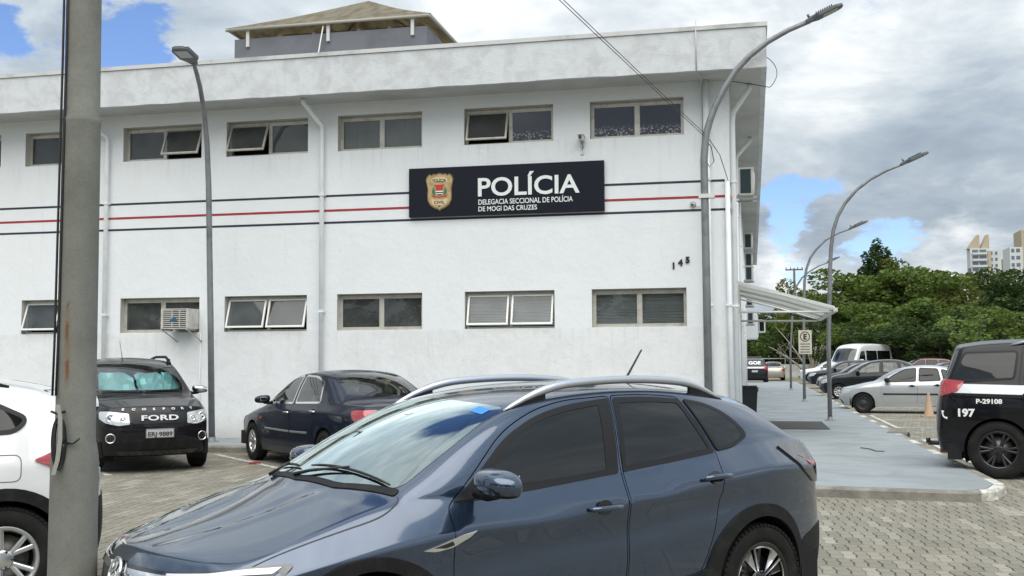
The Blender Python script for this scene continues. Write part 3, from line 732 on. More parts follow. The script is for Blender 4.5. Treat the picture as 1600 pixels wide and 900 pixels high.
# ---- roof house with its tent roof
rt = empty('rooftop_shelter', (-10.14, 7.5, 7.4), 0, 'grey parapet box on the roof under a beige pyramid canopy', 'roof shelter')
def rpar(o): o.parent = rt; o.matrix_parent_inverse = Matrix.Translation((10.14, -7.5, -7.4)); return o
GREY = grime(mat('grey_render', (.12, .13, .145), .85), (.165, .175, .195), (.135, .14, .155), 1.2)
bm = bmesh.new(); box(bm, -12.68, -7.60, 5.0, 5.18, 7.40, 9.80); box(bm, -12.68, -7.60, 9.82, 10.0, 7.40, 9.80); box(bm, -12.68, -12.50, 5.182, 9.818, 7.40, 9.80); box(bm, -7.78, -7.60, 5.182, 9.818, 7.40, 9.80)
rpar(bm_obj('parapet', bm, GREY))
TENT = grime(mat('tent_beige', (.30, .26, .18), .7), (.34, .30, .215), (.21, .175, .115), 1.6, .4, .65, stretch=(2.5, 1, .6))
ap = Vector((-10.0, 7.5, 11.42)); ez = 10.06
c4 = [Vector((-12.86, 4.86, ez)), Vector((-7.46, 4.86, ez)), Vector((-7.46, 10.14, ez)), Vector((-12.86, 10.14, ez))]
for i in range(4):
    bm = bmesh.new(); a, b = c4[i], c4[(i+1) % 4]; n = 5
    gridv = []
    for j in range(n+1):
        t = j/n; sag = -.10*math.sin(math.pi*t)*.4
        l, r_ = a.lerp(ap, t), b.lerp(ap, t)
        gridv.append([bm.verts.new(l.lerp(r_, k/8)+Vector((0, 0, sag if 0 < j < n else 0))) for k in range(9)] if j < n else [bm.verts.new(ap)]*9)
    for j in range(n):
        for k in range(8):
            q = [gridv[j][k], gridv[j][k+1], gridv[j+1][k+1], gridv[j+1][k]]; u = []
            [u.append(v) for v in q if v not in u]
            bm.faces.new(u)
    bmesh.ops.solidify(bm, geom=bm.faces[:], thickness=.03)
    rpar(bm_obj('canopy_panel', bm, TENT))
bm = bmesh.new()
FRB = mat('beige_steel', (.42, .40, .34), .5)
for i in range(4): rpar(newtube('eave_rail', [c4[i]*.985+ap*.015-Vector((0, 0, .05)), c4[(i+1) % 4]*.985+ap*.015-Vector((0, 0, .05))], .045, FRB)); rpar(newtube('hip_rafter', [c4[i]-Vector((0, 0, .06)), ap-Vector((0, 0, .08))], .035, FRB))
for x in (-12.3, -10.14, -7.95):
    for y in (5.08, 9.9):
        rpar(newbox('post', x-.04, x+.04, y-.14, y-.085, 9.58 if y < 6 else 9.8, 10.02, CAMW)); 
for x in (-11.5, -10.6, -9.4, -8.6): rpar(newtube('brace', [(x, 5.1, 9.85), (x+.35, 7.5, 10.6)], .03, FRB))
rpar(newtube('stay_cable', [(-10.25, 4.9, 9.95), (-10.55, 4.6, 7.5)], .018, CAMW, None, 6))
an = empty('roof_antenna', (-5.35, 3, 7.4), 0, 'thin radio antenna with short rods standing on the roof edge', 'antenna')
newtube('mast', [(0, 0, 0), (0, 0, 1.02)], .022, M_['black'], an, 6)
for dx_, h_ in ((.02, 1.25), (.09, 1.20), (.14, 1.05)): newtube('rod', [(dx_, 0, .62), (dx_, 0, h_)], .007, STR, an, 5)
newtube('boom', [(-.02, 0, .78), (.18, 0, .55)], .012, M_['black'], an, 6)
# ================================================================ car bodies
def lerp_tab(tab, x):
    tab = sorted(tab)
    if x <= tab[0][0]: return tab[0][1]
    for (a, va), (b, vb) in zip(tab, tab[1:]):
        if x <= b:
            t = (x-a)/(b-a); return va+(vb-va)*t
    return tab[-1][1]
def fillet(pts, r, step=.03):
    """closed polygon with rounded corners (points may carry their own radius), densified to step"""
    n = len(pts); out = []
    for i in range(n):
        p = Vector(pts[i][:2]); a = Vector(pts[i-1][:2]); b = Vector(pts[(i+1) % n][:2])
        rr = pts[i][2] if len(pts[i]) > 2 else r
        da, db = (a-p), (b-p); la, lb = da.length, db.length
        k = min(rr, la*.45, lb*.45)
        if k < 1e-4: out.append(p); continue
        q0, q1 = p+da/la*k, p+db/lb*k
        for j in range(7):
            t = j/6; out.append(q0*(1-t)**2+p*2*t*(1-t)+q1*t*t)
    return densify(out, step)
def densify(pts, step, closed=True):
    res = []; n = len(pts)
    for i in range(n if closed else n-1):
        a, b = Vector(pts[i][:2]), Vector(pts[(i+1) % n][:2]); L = (b-a).length
        m = max(1, int(math.ceil(L/step)))
        for j in range(m): res.append(a+(b-a)*(j/m))
    if not closed: res.append(Vector(pts[-1][:2]))
    out = []
    for p in res:
        if not out or (p-out[-1]).length > 1e-4: out.append(p)
    if closed and (out[0]-out[-1]).length < 1e-4: out.pop()
    return out
def smoothline(pts, n=6):
    """Catmull-Rom through points"""
    P = [Vector(p[:2]) for p in pts]; P = [P[0]*2-P[1]]+P+[P[-1]*2-P[-2]]; out = []
    for i in range(1, len(P)-2):
        for k in range(n):
            t = k/n
            out.append(.5*((2*P[i])+(P[i+1]-P[i-1])*t+(2*P[i-1]-5*P[i]+4*P[i+1]-P[i+2])*t*t+(3*P[i]-P[i-1]-3*P[i+1]+P[i+2])*t**3))
    out.append(P[-2]); return out
def offset_poly(pts, d):
    n = len(pts); area = sum(pts[i].x*pts[(i+1) % n].y-pts[(i+1) % n].x*pts[i].y for i in range(n)); s = 1 if area > 0 else -1
    out = []
    for i in range(n):
        t = (pts[(i+1) % n]-pts[i-1]); t = t.normalized() if t.length > 1e-9 else Vector((1, 0))
        out.append(pts[i]+Vector((t.y, -t.x))*s*d)
    return out
def inpoly(pts, x, y):
    c = False; n = len(pts); j = n-1
    for i in range(n):
        xi, yi, xj, yj = pts[i][0], pts[i][1], pts[j][0], pts[j][1]
        if (yi > y) != (yj > y) and x < (xj-xi)*(y-yi)/(yj-yi)+xi: c = not c
        j = i
    return c
PROJ = {'L': (Vector((1, 0, 0)), Vector((0, 0, 1)), Vector((0, -1, 0))),
        'F': (Vector((0, 1, 0)), Vector((0, 0, 1)), Vector((-1, 0, 0))),
        'B': (Vector((0, 1, 0)), Vector((0, 0, 1)), Vector((1, 0, 0))),
        'T': (Vector((1, 0, 0)), Vector((0, 1, 0)), Vector((0, 0, -1)))}
def diag(deg, tilt=0):
    """looking at the car's left corner from outside; deg from straight ahead (+x) towards the left side"""
    a = R(deg); d = -Vector((math.cos(a), math.sin(a), 0)); ax = Vector((-math.sin(a), math.cos(a), 0))
    if tilt: d = -(Vector((math.cos(a), math.sin(a), 0))*math.cos(R(tilt))+Vector((0, 0, math.sin(R(tilt)))))
    up = d.cross(ax).normalized()
    if up.z < 0: up = -up
    return (ax, up, d)
class Car:
    def __init__(s, S, level=3):
        s.S = S; st = S['st']; NS = len(st); NR = 5
        fr, rr = S['front'], S['rear']          # per row: (x_center, z shift)
        side = []
        for i, x in enumerate(st):
            row = []
            w = lerp_tab(S['w'], x)
            zs = [lerp_tab(S[k], x) for k in ('z0', 'z1', 'z2', 'z3', 'z4')]
            ws = list(S['wf'])
            y4 = lerp_tab(S['y4'], x)
            for j in range(NR):
                y = w*ws[j] if j < 4 else y4
                xx = x
                if i == 0: xx = x+(S['fdx'][j] if 'fdx' in S else 0)
                if i == NS-1: xx = x+(S['rdx'][j] if 'rdx' in S else 0)
                row.append(Vector((xx, y, zs[j])))
            side.append(row)
        nA, nC = S['nA'], S['nC']
        E = []
        for i in range(NS):
            if nA < i < nC: E.append(Vector(S['edge'][i-nA-1]))
            else: E.append(side[i][4])
        V = []; idx = {}
        def vid(key, co):
            if key not in idx: idx[key] = len(V); V.append(Vector(co))
            return idx[key]
        F = []      # (verts, tag)   tags: 0 side, 1 upper side, 2 top, 3 front, 4 rear
        cr = {}
        def crease(a, b, v): cr[frozenset((a, b))] = v
        for i in range(NS):
            for j in range(NR): vid(('s', i, j), side[i][j])
        for i in range(NS-1):
            for j in range(NR-1):
                F.append(([idx[('s', i, j)], idx[('s', i, j+1)], idx[('s', i+1, j+1)], idx[('s', i+1, j)]], 0))
        def eid(i): return vid(('e', i), E[i]) if nA < i < nC else idx[('s', i, 4)]
        def mid_(i):
            if nA < i < nC:
                m = (side[i][4]+E[i])/2+Vector((0, S.get('tumble', .02), 0)); return vid(('m', i), m)
            return idx[('s', i, 4)]
        for i in range(nA, nC):
            b0, b1, m0, m1, e0, e1 = idx[('s', i, 4)], idx[('s', i+1, 4)], mid_(i), mid_(i+1), eid(i), eid(i+1)
            for q in ([b0, m0, m1, b1], [m0, e0, e1, m1]):
                u = []
                for k in q:
                    if k not in u: u.append(k)
                if len(u) >= 3: F.append((u, 1))
        fr_ = S.get('frac', (1, .82, .45, 0))
        def top_id(i, k):
            if k == 0: return eid(i)
            f = fr_[k]; e = E[i]
            cw = lerp_tab(S['crown'], e.x) if not (nA < i < nC) else (S['ecrown'][i-nA-1])
            sw = S['sweep'][i]
            if i == 0: x = e.x+(fr[4][0]-e.x)*(1-f**S.get('pf', 2.6))
            elif i == NS-1: x = e.x+(rr[4][0]-e.x)*(1-f**S.get('pr', 3.0))
            else: x = e.x+sw*(1-f*f)
            z = e.z+cw*(1-f**2.2)
            if i == 0: z = e.z+fr[4][1]*(1-f*f)
            if i == NS-1: z = e.z+rr[4][1]*(1-f*f)
            return vid(('t', i, k), (x, e.y*f, z))
        for i in range(NS-1):
            for k in range(3):
                F.append(([top_id(i, k), top_id(i, k+1), top_id(i+1, k+1), top_id(i+1, k)], 2))
        def cap_id(end, k, j):
            i = 0 if end == 0 else NS-1
            if k == 0: return idx[('s', i, j)]
            if j == 4: return top_id(i, k)
            f = fr_[k]; c = side[i][j]; T = fr if end == 0 else rr; p = S.get('pf', 2.6) if end == 0 else S.get('pr', 3.0)
            return vid(('c', end, k, j), (c.x+(T[j][0]-c.x)*(1-f**p), c.y*f, c.z+T[j][1]*(1-f*f)))
        for end in (0, 1):
            for k in range(3):
                for j in range(4):
                    q = [cap_id(end, k, j), cap_id(end, k+1, j), cap_id(end, k+1, j+1), cap_id(end, k, j+1)]
                    F.append((q if end == 0 else q[::-1], 3+end))
        for (j, v) in S.get('crease_rows', ((3, .35), (4, .3), (0, .6))):
            for i in range(NS-1):
                crease(idx[('s', i, j)], idx[('s', i+1, j)], v)
        ec = S.get('edge_crease', .35)
        for i in range(nA, nC): crease(eid(i), eid(i+1), ec)
        for (i, v) in S.get('crease_top', ()):
            for k in range(3): crease(top_id(i, k), top_id(i, k+1), v)
        for (k, i0, i1, v) in S.get('crease_long', ()):
            for i in range(i0, i1): crease(top_id(i, k), top_id(i+1, k), v)
        for (end, j, v) in S.get('crease_cap', ()):
            for k in range(3): crease(cap_id(end, k, j), cap_id(end, k+1, j), v)
        # mirror
        nv = len(V); mir = {}
        for i in range(nv):
            if abs(V[i].y) < 1e-6: mir[i] = i
            else: mir[i] = len(V); V.append(Vector((V[i].x, -V[i].y, V[i].z)))
        allF = [(f, t) for f, t in F]+[([mir[k] for k in f][::-1], t+10) for f, t in F]
        me = bpy.data.meshes.new('tmp'); me.from_pydata(V, [], [f for f, t in allF])
        me.polygons.foreach_set('material_index', [t for f, t in allF])
        for _ in range(16): me.materials.append(None)
        ca = me.attributes.new('crease_edge', 'FLOAT', 'EDGE')
        vals = []
        for e in me.edges:
            a, b = e.vertices; v = cr.get(frozenset((a, b)))
            if v is None:
                inv = {vv: kk for kk, vv in mir.items()}
                v = cr.get(frozenset((inv.get(a, a), inv.get(b, b))), 0)
            vals.append(v)
        ca.data.foreach_set('value', vals)
        o = bpy.data.objects.new('tmp', me); COL.objects.link(o)
        md = o.modifiers.new('s', 'SUBSURF'); md.levels = level; md.render_levels = level
        dg = bpy.context.evaluated_depsgraph_get(); ev = o.evaluated_get(dg).to_mesh()
        s.co = [v.co.copy() for v in ev.vertices]; s.faces = [(list(p.vertices), p.material_index) for p in ev.polygons]
        bpy.data.objects.remove(o)
        fn = S.get('sculpt')
        if fn: s.co = [fn(c.copy()) for c in s.co]
        # orientation + normals
        nrm = [Vector((0, 0, 0)) for _ in s.co]; c0 = Vector((0, 0, .7)); flip = 0
        fl = []
        for f, t in s.faces:
            a, b, c = s.co[f[0]], s.co[f[1]], s.co[f[2]]
            n = (b-a).cross(c-a)+((s.co[f[2]]-a).cross(s.co[f[-1]]-a))
            if t % 10 in (0, 1): ref = Vector((0, 1 if t < 10 else -1, 0))
            elif t % 10 == 2: ref = Vector((0, 0, 1))
            else: ref = Vector((1 if t % 10 == 3 else -1, 0, 0))
            flip += 1 if n.dot(ref) > 0 else -1; fl.append(n)
        sg = 1 if flip > 0 else -1
        if sg < 0: s.faces = [(f[::-1], t) for f, t in s.faces]
        for (f, t), n in zip(s.faces, fl):
            for k in f: nrm[k] += n*sg
        s.nrm = [n.normalized() if n.length > 0 else Vector((0, 0, 1)) for n in nrm]
        tris = []
        for f, t in s.faces:
            for k in range(1, len(f)-1): tris.append((f[0], f[k], f[k+1]))
        s.tris = tris; s.bvh = BVHTree.FromPolygons(s.co, tris)
        s.cuts = []      # (side polygon) cut from both sides
        s.topcuts = []
    def hit(s, o, d):
        p, n, i, dist = s.bvh.ray_cast(o, d, 12)
        if p is None: return None
        a, b, c = s.tris[i]
        A, B, C_ = s.co[a], s.co[b], s.co[c]
        v0, v1, v2 = B-A, C_-A, p-A
        d00, d01, d11, d20, d21 = v0.dot(v0), v0.dot(v1), v1.dot(v1), v2.dot(v0), v2.dot(v1)
        de = d00*d11-d01*d01
        if abs(de) < 1e-14: nn = s.nrm[a]
        else:
            v = (d11*d20-d01*d21)/de; w = (d00*d21-d01*d20)/de
            nn = s.nrm[a]*(1-v-w)+s.nrm[b]*v+s.nrm[c]*w
        return p, nn.normalized()
    def on(s, P, u, v):
        ax, up, d = P if not isinstance(P, str) else PROJ[P]
        return s.hit(ax*u+up*v-d*5.0, d)
    def patch(s, name, loop, m, parent, P='L', off=.003, holes=(), step=.06, skirt=.012, both=False, mirror=False, label=None, bulge=0.0, thick=0):
        """a sheet lying on the body: loop in the (u, v) plane of projection P"""
        ax, up, d = P if not isinstance(P, str) else PROJ[P]
        pts = [Vector(p) for p in loop]; edges = [(i, (i+1) % len(pts)) for i in range(len(pts))]
        for h in holes:
            b = len(pts); pts += [Vector(p) for p in h]; edges += [(b+i, b+(i+1) % len(h)) for i in range(len(h))]
        nb = len(pts)
        xs = [p.x for p in pts]; ys = [p.y for p in pts]
        x = min(xs)+step*.5
        bp = pts[:nb]
        while x < max(xs):
            y = min(ys)+step*.5
            while y < max(ys):
                if inpoly(loop, x, y) and not any(inpoly(h, x, y) for h in holes):
                    if min((q.x-x)**2+(q.y-y)**2 for q in bp) > (step*.42)**2: pts.append(Vector((x, y)))
                y += step
            x += step
        V2, E2, F2, ov, oe, of = delaunay_2d_cdt(pts, edges, [], 0, 1e-5)
        verts, nrms, ok = [], [], []
        for q in V2:
            h = s.on((ax, up, d), q.x, q.y)
            if h is None: verts.append(None); nrms.append(None); continue
            verts.append(h[0]+h[1]*off); nrms.append(h[1])
        faces = []
        for f in F2:
            if any(verts[k] is None for k in f): continue
            cx = sum(V2[k].x for k in f)/3; cy = sum(V2[k].y for k in f)/3
            if not inpoly(loop, cx, cy) or any(inpoly(h, cx, cy) for h in holes): continue
            n = (verts[f[1]]-verts[f[0]]).cross(verts[f[2]]-verts[f[0]])
            faces.append(list(f) if n.dot(nrms[f[0]]) > 0 else list(f)[::-1])
        return s.finish(name, verts, nrms, faces, m, parent, skirt, both, mirror, label)
    def finish(s, name, verts, nrms, faces, m, parent, skirt=.012, both=False, mirror=False, label=None):
        used = sorted({k for f in faces for k in f}); mp = {k: i for i, k in enumerate(used)}
        V = [verts[k] for k in used]; N = [nrms[k] for k in used]; F = [[mp[k] for k in f] for f in faces]
        if skirt:
            cnt = {}
            for f in F:
                for a, b in zip(f, f[1:]+f[:1]):
                    cnt[(a, b)] = 1
            bnd = [(a, b) for (a, b) in cnt if (b, a) not in cnt]
            dup = {}
            def lowv(a, k):
                key = (a, k)
                if key not in dup:
                    dup[key] = len(V)
                    if k == 0: V.append(V[a].copy())
                    else: V.append(V[a]-N[a]*skirt)
                    N.append(None)
                return dup[key]
            for a, b in bnd:
                q = [lowv(a, 0), lowv(b, 0), lowv(b, 1), lowv(a, 1)]
                n = (V[q[1]]-V[q[0]]).cross(V[q[2]]-V[q[0]])
                if n.length > 0: n.normalize()
                q = q[::-1]; n = -n
                for k in q: N[k] = (N[k]+n) if N[k] is not None else n.copy()
                F.append(q)
            for i in range(len(N)): N[i] = N[i].normalized() if N[i].length > 0 else Vector((0, 0, 1))
        mk = []
        if both:   # one mesh with both sides
            n0 = len(V); V += [Vector((v.x, -v.y, v.z)) for v in V]; N += [Vector((n.x, -n.y, n.z)) for n in N]; F += [[k+n0 for k in f][::-1] for f in F]
        o = mesh_obj(name, V, F, m, parent, normals=N, label=label)
        if mirror:
            V2 = [Vector((v.x, -v.y, v.z)) for v in V]; N2 = [Vector((n.x, -n.y, n.z)) for n in N]
            o2 = mesh_obj(name, V2, [f[::-1] for f in F], m, parent, normals=N2); return o, o2
        return o
    def shell(s, m, parent):
        """the painted body sheet with every cut (doors, windows, wheel arches, lamps) taken out"""
        V, N, F, MI = [], [], [], []
        # uncut: fascia and top faces
        def addfaces(fs, keep=lambda c: True):
            mp = {}
            for f in fs:
                c = sum((s.co[k] for k in f), Vector())/len(f)
                g = []
                for k in f:
                    if k not in mp: mp[k] = len(V); V.append(s.co[k]); N.append(s.nrm[k])
                    g.append(mp[k])
                F.append(g)
        def cutfaces(fs, P, cuts):
            ax, up, d = PROJ[P]
            keys = sorted({k for f in fs for k in f}); mp = {k: i for i, k in enumerate(keys)}
            pts = [Vector((s.co[k].dot(ax), s.co[k].dot(up))) for k in keys]; n0 = len(pts)
            edges = []
            es = set()
            for f in fs:
                for a, b in zip(f, f[1:]+f[:1]): es.add((min(a, b), max(a, b)))
            cnt = {}
            for f in fs:
                for a, b in zip(f, f[1:]+f[:1]): cnt[(a, b)] = 1
            for (a, b) in es: edges.append((mp[a], mp[b]))
            for c in cuts:
                b0 = len(pts); pts += [Vector(p) for p in c]; edges += [(b0+i, b0+(i+1) % len(c)) for i in range(len(c))]
            V2, E2, F2, ov, oe, of = delaunay_2d_cdt(pts, edges, [], 0, 1e-6)
            # outline of the face set for inside tests: use a bvh on flat faces
            flat = [Vector((p.x, p.y, 0)) for p in pts[:n0]]
            fb = BVHTree.FromPolygons(flat, [[mp[k] for k in f] for f in fs])
            base = len(V); pos = []
            for i, q in enumerate(V2):
                src = [k for k in ov[i] if k < n0]
                if src: pos.append((s.co[keys[src[0]]], s.nrm[keys[src[0]]]))
                else:
                    h = s.on(P, q.x, q.y); pos.append(h)
            mp2 = {}
            for f in F2:
                cx = sum(V2[k].x for k in f)/3; cy = sum(V2[k].y for k in f)/3
                if any(pos[k] is None for k in f): continue
                if any(inpoly(c, cx, cy) for c in cuts): continue
                if fb.ray_cast(Vector((cx, cy, 1)), Vector((0, 0, -1)))[0] is None: continue
                g = []
                for k in f:
                    if k not in mp2: mp2[k] = len(V); V.append(pos[k][0]); N.append(pos[k][1])
                    g.append(mp2[k])
                n = (V[g[1]]-V[g[0]]).cross(V[g[2]]-V[g[0]])
                if n.dot(N[g[0]]) < 0: g = g[::-1]
                F.append(g)
        sidef = [f for f, t in s.faces if t in (0, 1)]
        cutfaces(sidef, 'L', s.cuts)
        nL = len(V); nF = len(F)
        for i in range(nL):
            V.append(Vector((V[i].x, -V[i].y, V[i].z))); N.append(Vector((N[i].x, -N[i].y, N[i].z)))
        for i in range(nF): F.append([k+nL for k in F[i]][::-1])
        topf = [f for f, t in s.faces if t % 10 == 2]
        if s.topcuts: cutfaces(topf, 'T', s.topcuts)
        else: addfaces(topf)
        addfaces([f for f, t in s.faces if t % 10 in (3, 4)])
        return mesh_obj('body', V, F, m, parent, normals=N)
    # ---- strips lying along a line on the body
    def strip(s, name, line, width, m, parent, P='L', off=.004, depth=.006, mirror=False, both=True):
        """raised moulding of given width along an open line"""
        ax, up, d = P if not isinstance(P, str) else PROJ[P]
        pts = densify(line, .04, closed=False); n = len(pts); V = []; F = []
        ws = width if callable(width) else (lambda t: width)
        for i, p in enumerate(pts):
            t = (pts[min(i+1, n-1)]-pts[max(i-1, 0)]).normalized(); nn = Vector((-t.y, t.x)); w = ws(i/(n-1))/2
            ring = []
            for (k, o_) in ((-w, -.01), (-w, off), (-w*.55, off+depth), (w*.55, off+depth), (w, off), (w, -.01)):
                q = p+nn*k; h = s.on((ax, up, d), q.x, q.y)
                if h is None: ring = None; break
                ring.append(h[0]+h[1]*o_)
            if ring: V.append(ring)
        vs = [v for r in V for v in r]
        for i in range(len(V)-1):
            for k in range(5): F.append((i*6+k, i*6+k+1, (i+1)*6+k+1, (i+1)*6+k))
        if not V: return None
        F.append(tuple(range(6))); F.append(tuple((len(V)-1)*6+k for k in range(6))[::-1])
        if mirror:
            n0 = len(vs); vs2 = [Vector((v.x, -v.y, v.z)) for v in vs]
            if both: vs = vs+vs2; F = F+[tuple(k+n0 for k in f)[::-1] for f in F]
        bm = bmesh.new(); bv = [bm.verts.new(v) for v in vs]
        for f in F:
            try: bm.faces.new([bv[k] for k in f])
            except ValueError: pass
        bmesh.ops.recalc_face_normals(bm, faces=bm.faces)
        return bm_obj(name, bm, m, parent, angle=R(50))

# ---------------------------------------------------------------- wheels
def wheel(parent, x, y, r, side, style='five_double', rimr=.6, width=.2, rim=None, steer=0.0, face=None, hubm=None):
    """side +1: outer face towards +y"""
    rim = rim or M_['alloy']
    root = empty('wheel'); root.parent = parent; root.location = (x, y, r); root.rotation_euler = (0, 0, steer+(0 if side > 0 else math.pi))
    w = width/2; rr = r*rimr
    bm = bmesh.new()
    prof = [(rr-.012, w*.70), (rr, w*.86), (rr+.012, w*.97), (rr+(r-rr)*.35, w*1.03), (rr+(r-rr)*.72, w*.98), (r-.022, w*.86), (r-.006, w*.74), (r, w*.55)]
    for k in (.42, .15, -.15, -.42):
        prof += [(r, w*(k+.10)), (r-.008, w*(k+.08)), (r-.008, w*(k+.02)), (r, w*k)]
    prof += [(r, -w*.6), (r-.02, -w*.88), (rr+(r-rr)*.4, -w), (rr, -w*.8)]
    lathe(bm, prof, 48, 'Y')
    # shoulder blocks
    for k in range(60):
        a = 2*math.pi*k/60
        Mx = Matrix.Rotation(a, 4, 'Y') @ Matrix.Translation((r-.010, w*.80, 0))
        box(bm, -.009, .006, -.016, .012, -.011, .011, 0, Mx)
    bm_obj('tyre', bm, M_['rubber'], root, angle=R(35))
    bm = bmesh.new()
    lathe(bm, [(rr+.004, w*.90), (rr-.004, w*.93), (rr-.016, w*.86), (rr-.03, w*.6), (rr-.035, -w*.6), (rr-.01, -w*.8)], 48, 'Y', mi=1 if style == 'turbine' else 0)
    def spoke(a0, r0, r1, w0, w1, y0, y1, mi=0, skew=0.0, th=.03):
        Mx = Matrix.Rotation(a0, 4, 'Y')
        q = []
        for (rad, ww, yy, sk) in ((r0, w0, y0, 0), (r1, w1, y1, skew)):
            for (sx, dy) in ((-1, -th), (-1, -.006), (-.6, 0), (.6, 0), (1, -.006), (1, -th)):
                q.append(bm.verts.new(Mx @ Vector((rad, yy+dy, sx*ww+sk))))
        for k in range(5):
            f = bm.faces.new((q[k], q[k+1], q[k+7], q[k+6])); f.material_index = mi
    rin = rr-.02
    if style == 'five_double':
        for k in range(5):
            a = 2*math.pi*k/5
            for sgn in (-1, 1): spoke(a, .045, rin, .018, .017, w*.62, w*.80, 0, skew=sgn*.042)
    elif style == 'ten':
        for k in range(10): spoke(2*math.pi*k/10, .04, rin, .017, .019, w*.55, w*.78)
    elif style == 'six_double':
        for k in range(6):
            a = 2*math.pi*k/6
            for sgn in (-1, 1): spoke(a, .05, rin, .017, .019, w*.58, w*.80, 0, skew=sgn*.035)
    elif style == 'turbine':
        Rr = rin+.008
        def pol(r_, a): return (r_*math.cos(R(a)), r_*math.sin(R(a)))
        def piece(poly, y1, y0, mi, a):
            Mx = Matrix.Rotation(R(a), 4, 'Y')
            top = [bm.verts.new(Mx @ Vector((p, y1-.016*(1-math.hypot(p, q)/Rr), q))) for p, q in poly]; bot = [bm.verts.new(Mx @ Vector((p, y0, q))) for p, q in poly]
            f = bm.faces.new(top); f.material_index = mi; n = len(poly)
            for i in range(n):
                g = bm.faces.new((top[i], top[(i+1) % n], bot[(i+1) % n], bot[i])); g.material_index = 1
        for k in range(5):
            a = 72*k
            piece([pol(.045, 0), pol(Rr, 0), pol(Rr, 5), pol(.045, 14)], w*.80, w*.6, 0, a)
            piece([pol(Rr*.91, 5)]+[pol(Rr, 5+60*i/10) for i in range(11)]+[pol(Rr*.91, 65-60*i/10) for i in range(10)], w*.80, w*.6, 0, a)
            piece([pol(Rr*.995, 44), pol(Rr*.995, 65), pol(Rr*.30, 64), pol(Rr*.30, 60)], w*.802, w*.6, 0, a)
            piece([pol(.05, 8), pol(Rr*.93, 5), pol(Rr*.93, 25), pol(.06, 30)], w*.66, w*.5, 1, a)
    elif style == 'steel':
        lathe(bm, [(rin, w*.55), (rr*.78, w*.62), (rr*.70, w*.45), (rr*.40, w*.55), (rr*.3, w*.62), (.0, w*.62)], 40, 'Y')
        for k in range(12):
            a = 2*math.pi*k/12
            Mx = Matrix.Rotation(a, 4, 'Y') @ Matrix.Translation((rr*.62, w*.52, 0))
            box(bm, -.022, .022, -.004, .004, -.012, .012, 0, Mx, mi=1)
    elif style == 'cover':
        lathe(bm, [(rin, w*.75), (rr*.86, w*.83), (rr*.5, w*.80), (rr*.25, w*.88), (.0, w*.90)], 40, 'Y')
        for k in range(7):
            a = 2*math.pi*k/7
            Mx = Matrix.Rotation(a, 4, 'Y') @ Matrix.Translation((rr*.68, w*.83, 0))
            box(bm, -.04, .035, -.01, .006, -.022, .022, .004, Mx, mi=1)
    # hub and brake
    lathe(bm, [(.062, w*.45), (.062, w*.66), (.05, w*.72), (.0, w*.73)], 24, 'Y', mi=1 if style == 'turbine' else 0)
    for k in range(5):
        a = 2*math.pi*(k+.5)/5
        Mx = Matrix.Rotation(a, 4, 'Y') @ Matrix.Translation((.052, w*.70, 0))
        lathe(bm, [(.009, -.01), (.009, .008), (0, .009)], 8, 'Y', Mx, mi=1)
    bm_obj('rim', bm, [rim, face or M_['gloss_black']], root, angle=R(40))
    bm = bmesh.new(); lathe(bm, [(rr*.72, w*.05), (rr*.72, w*.12), (0, w*.14)], 32, 'Y'); lathe(bm, [(rr-.035, -w*.3), (.0, -w*.3)], 32, 'Y', mi=1)
    bm_obj('brake_disc', bm, [mat_once('brake_steel', (.12, .115, .11), .4, .8), M_['underbody']], root)
    return root
def underbody(parent, S, wheels, r_arch, w):
    """dark floor pan and the four wheel housings"""
    bm = bmesh.new(); x0, x1 = S['rear'][0][0]+.12, S['front'][0][0]-.14
    z = S.get('floor', .24)
    inner = w-.30
    box(bm, x0, x1, -inner, inner, z, .50)
    xf, xr = wheels
    segs = [(x0+.02, xr-r_arch-.03), (xr+r_arch+.03, xf-r_arch-.03), (xf+r_arch+.03, x1-.1)]
    for a, b in segs:
        if b > a:
            for s_ in (-1, 1): box(bm, a, b, min(s_*inner, s_*(w-.06)), max(s_*inner, s_*(w-.06)), z, .46)
    for xw in wheels:
        for s_ in (-1, 1):
            rings = []
            for yy in (s_*(inner-.02), s_*(w-.035)):
                rings.append([bm.verts.new((xw+(r_arch+.012)*math.cos(t), yy, S['rw']+(r_arch+.012)*math.sin(t))) for t in [R(-25)+i*R(230)/16 for i in range(17)]])
            for i in range(16): bm.faces.new((rings[0][i], rings[0][i+1], rings[1][i+1], rings[1][i]))
            c = bm.verts.new((xw, s_*(inner-.02), S['rw']))
            for i in range(16): bm.faces.new((rings[0][i], rings[0][i+1], c))
    return bm_obj('underbody', bm, M_['underbody'], parent)
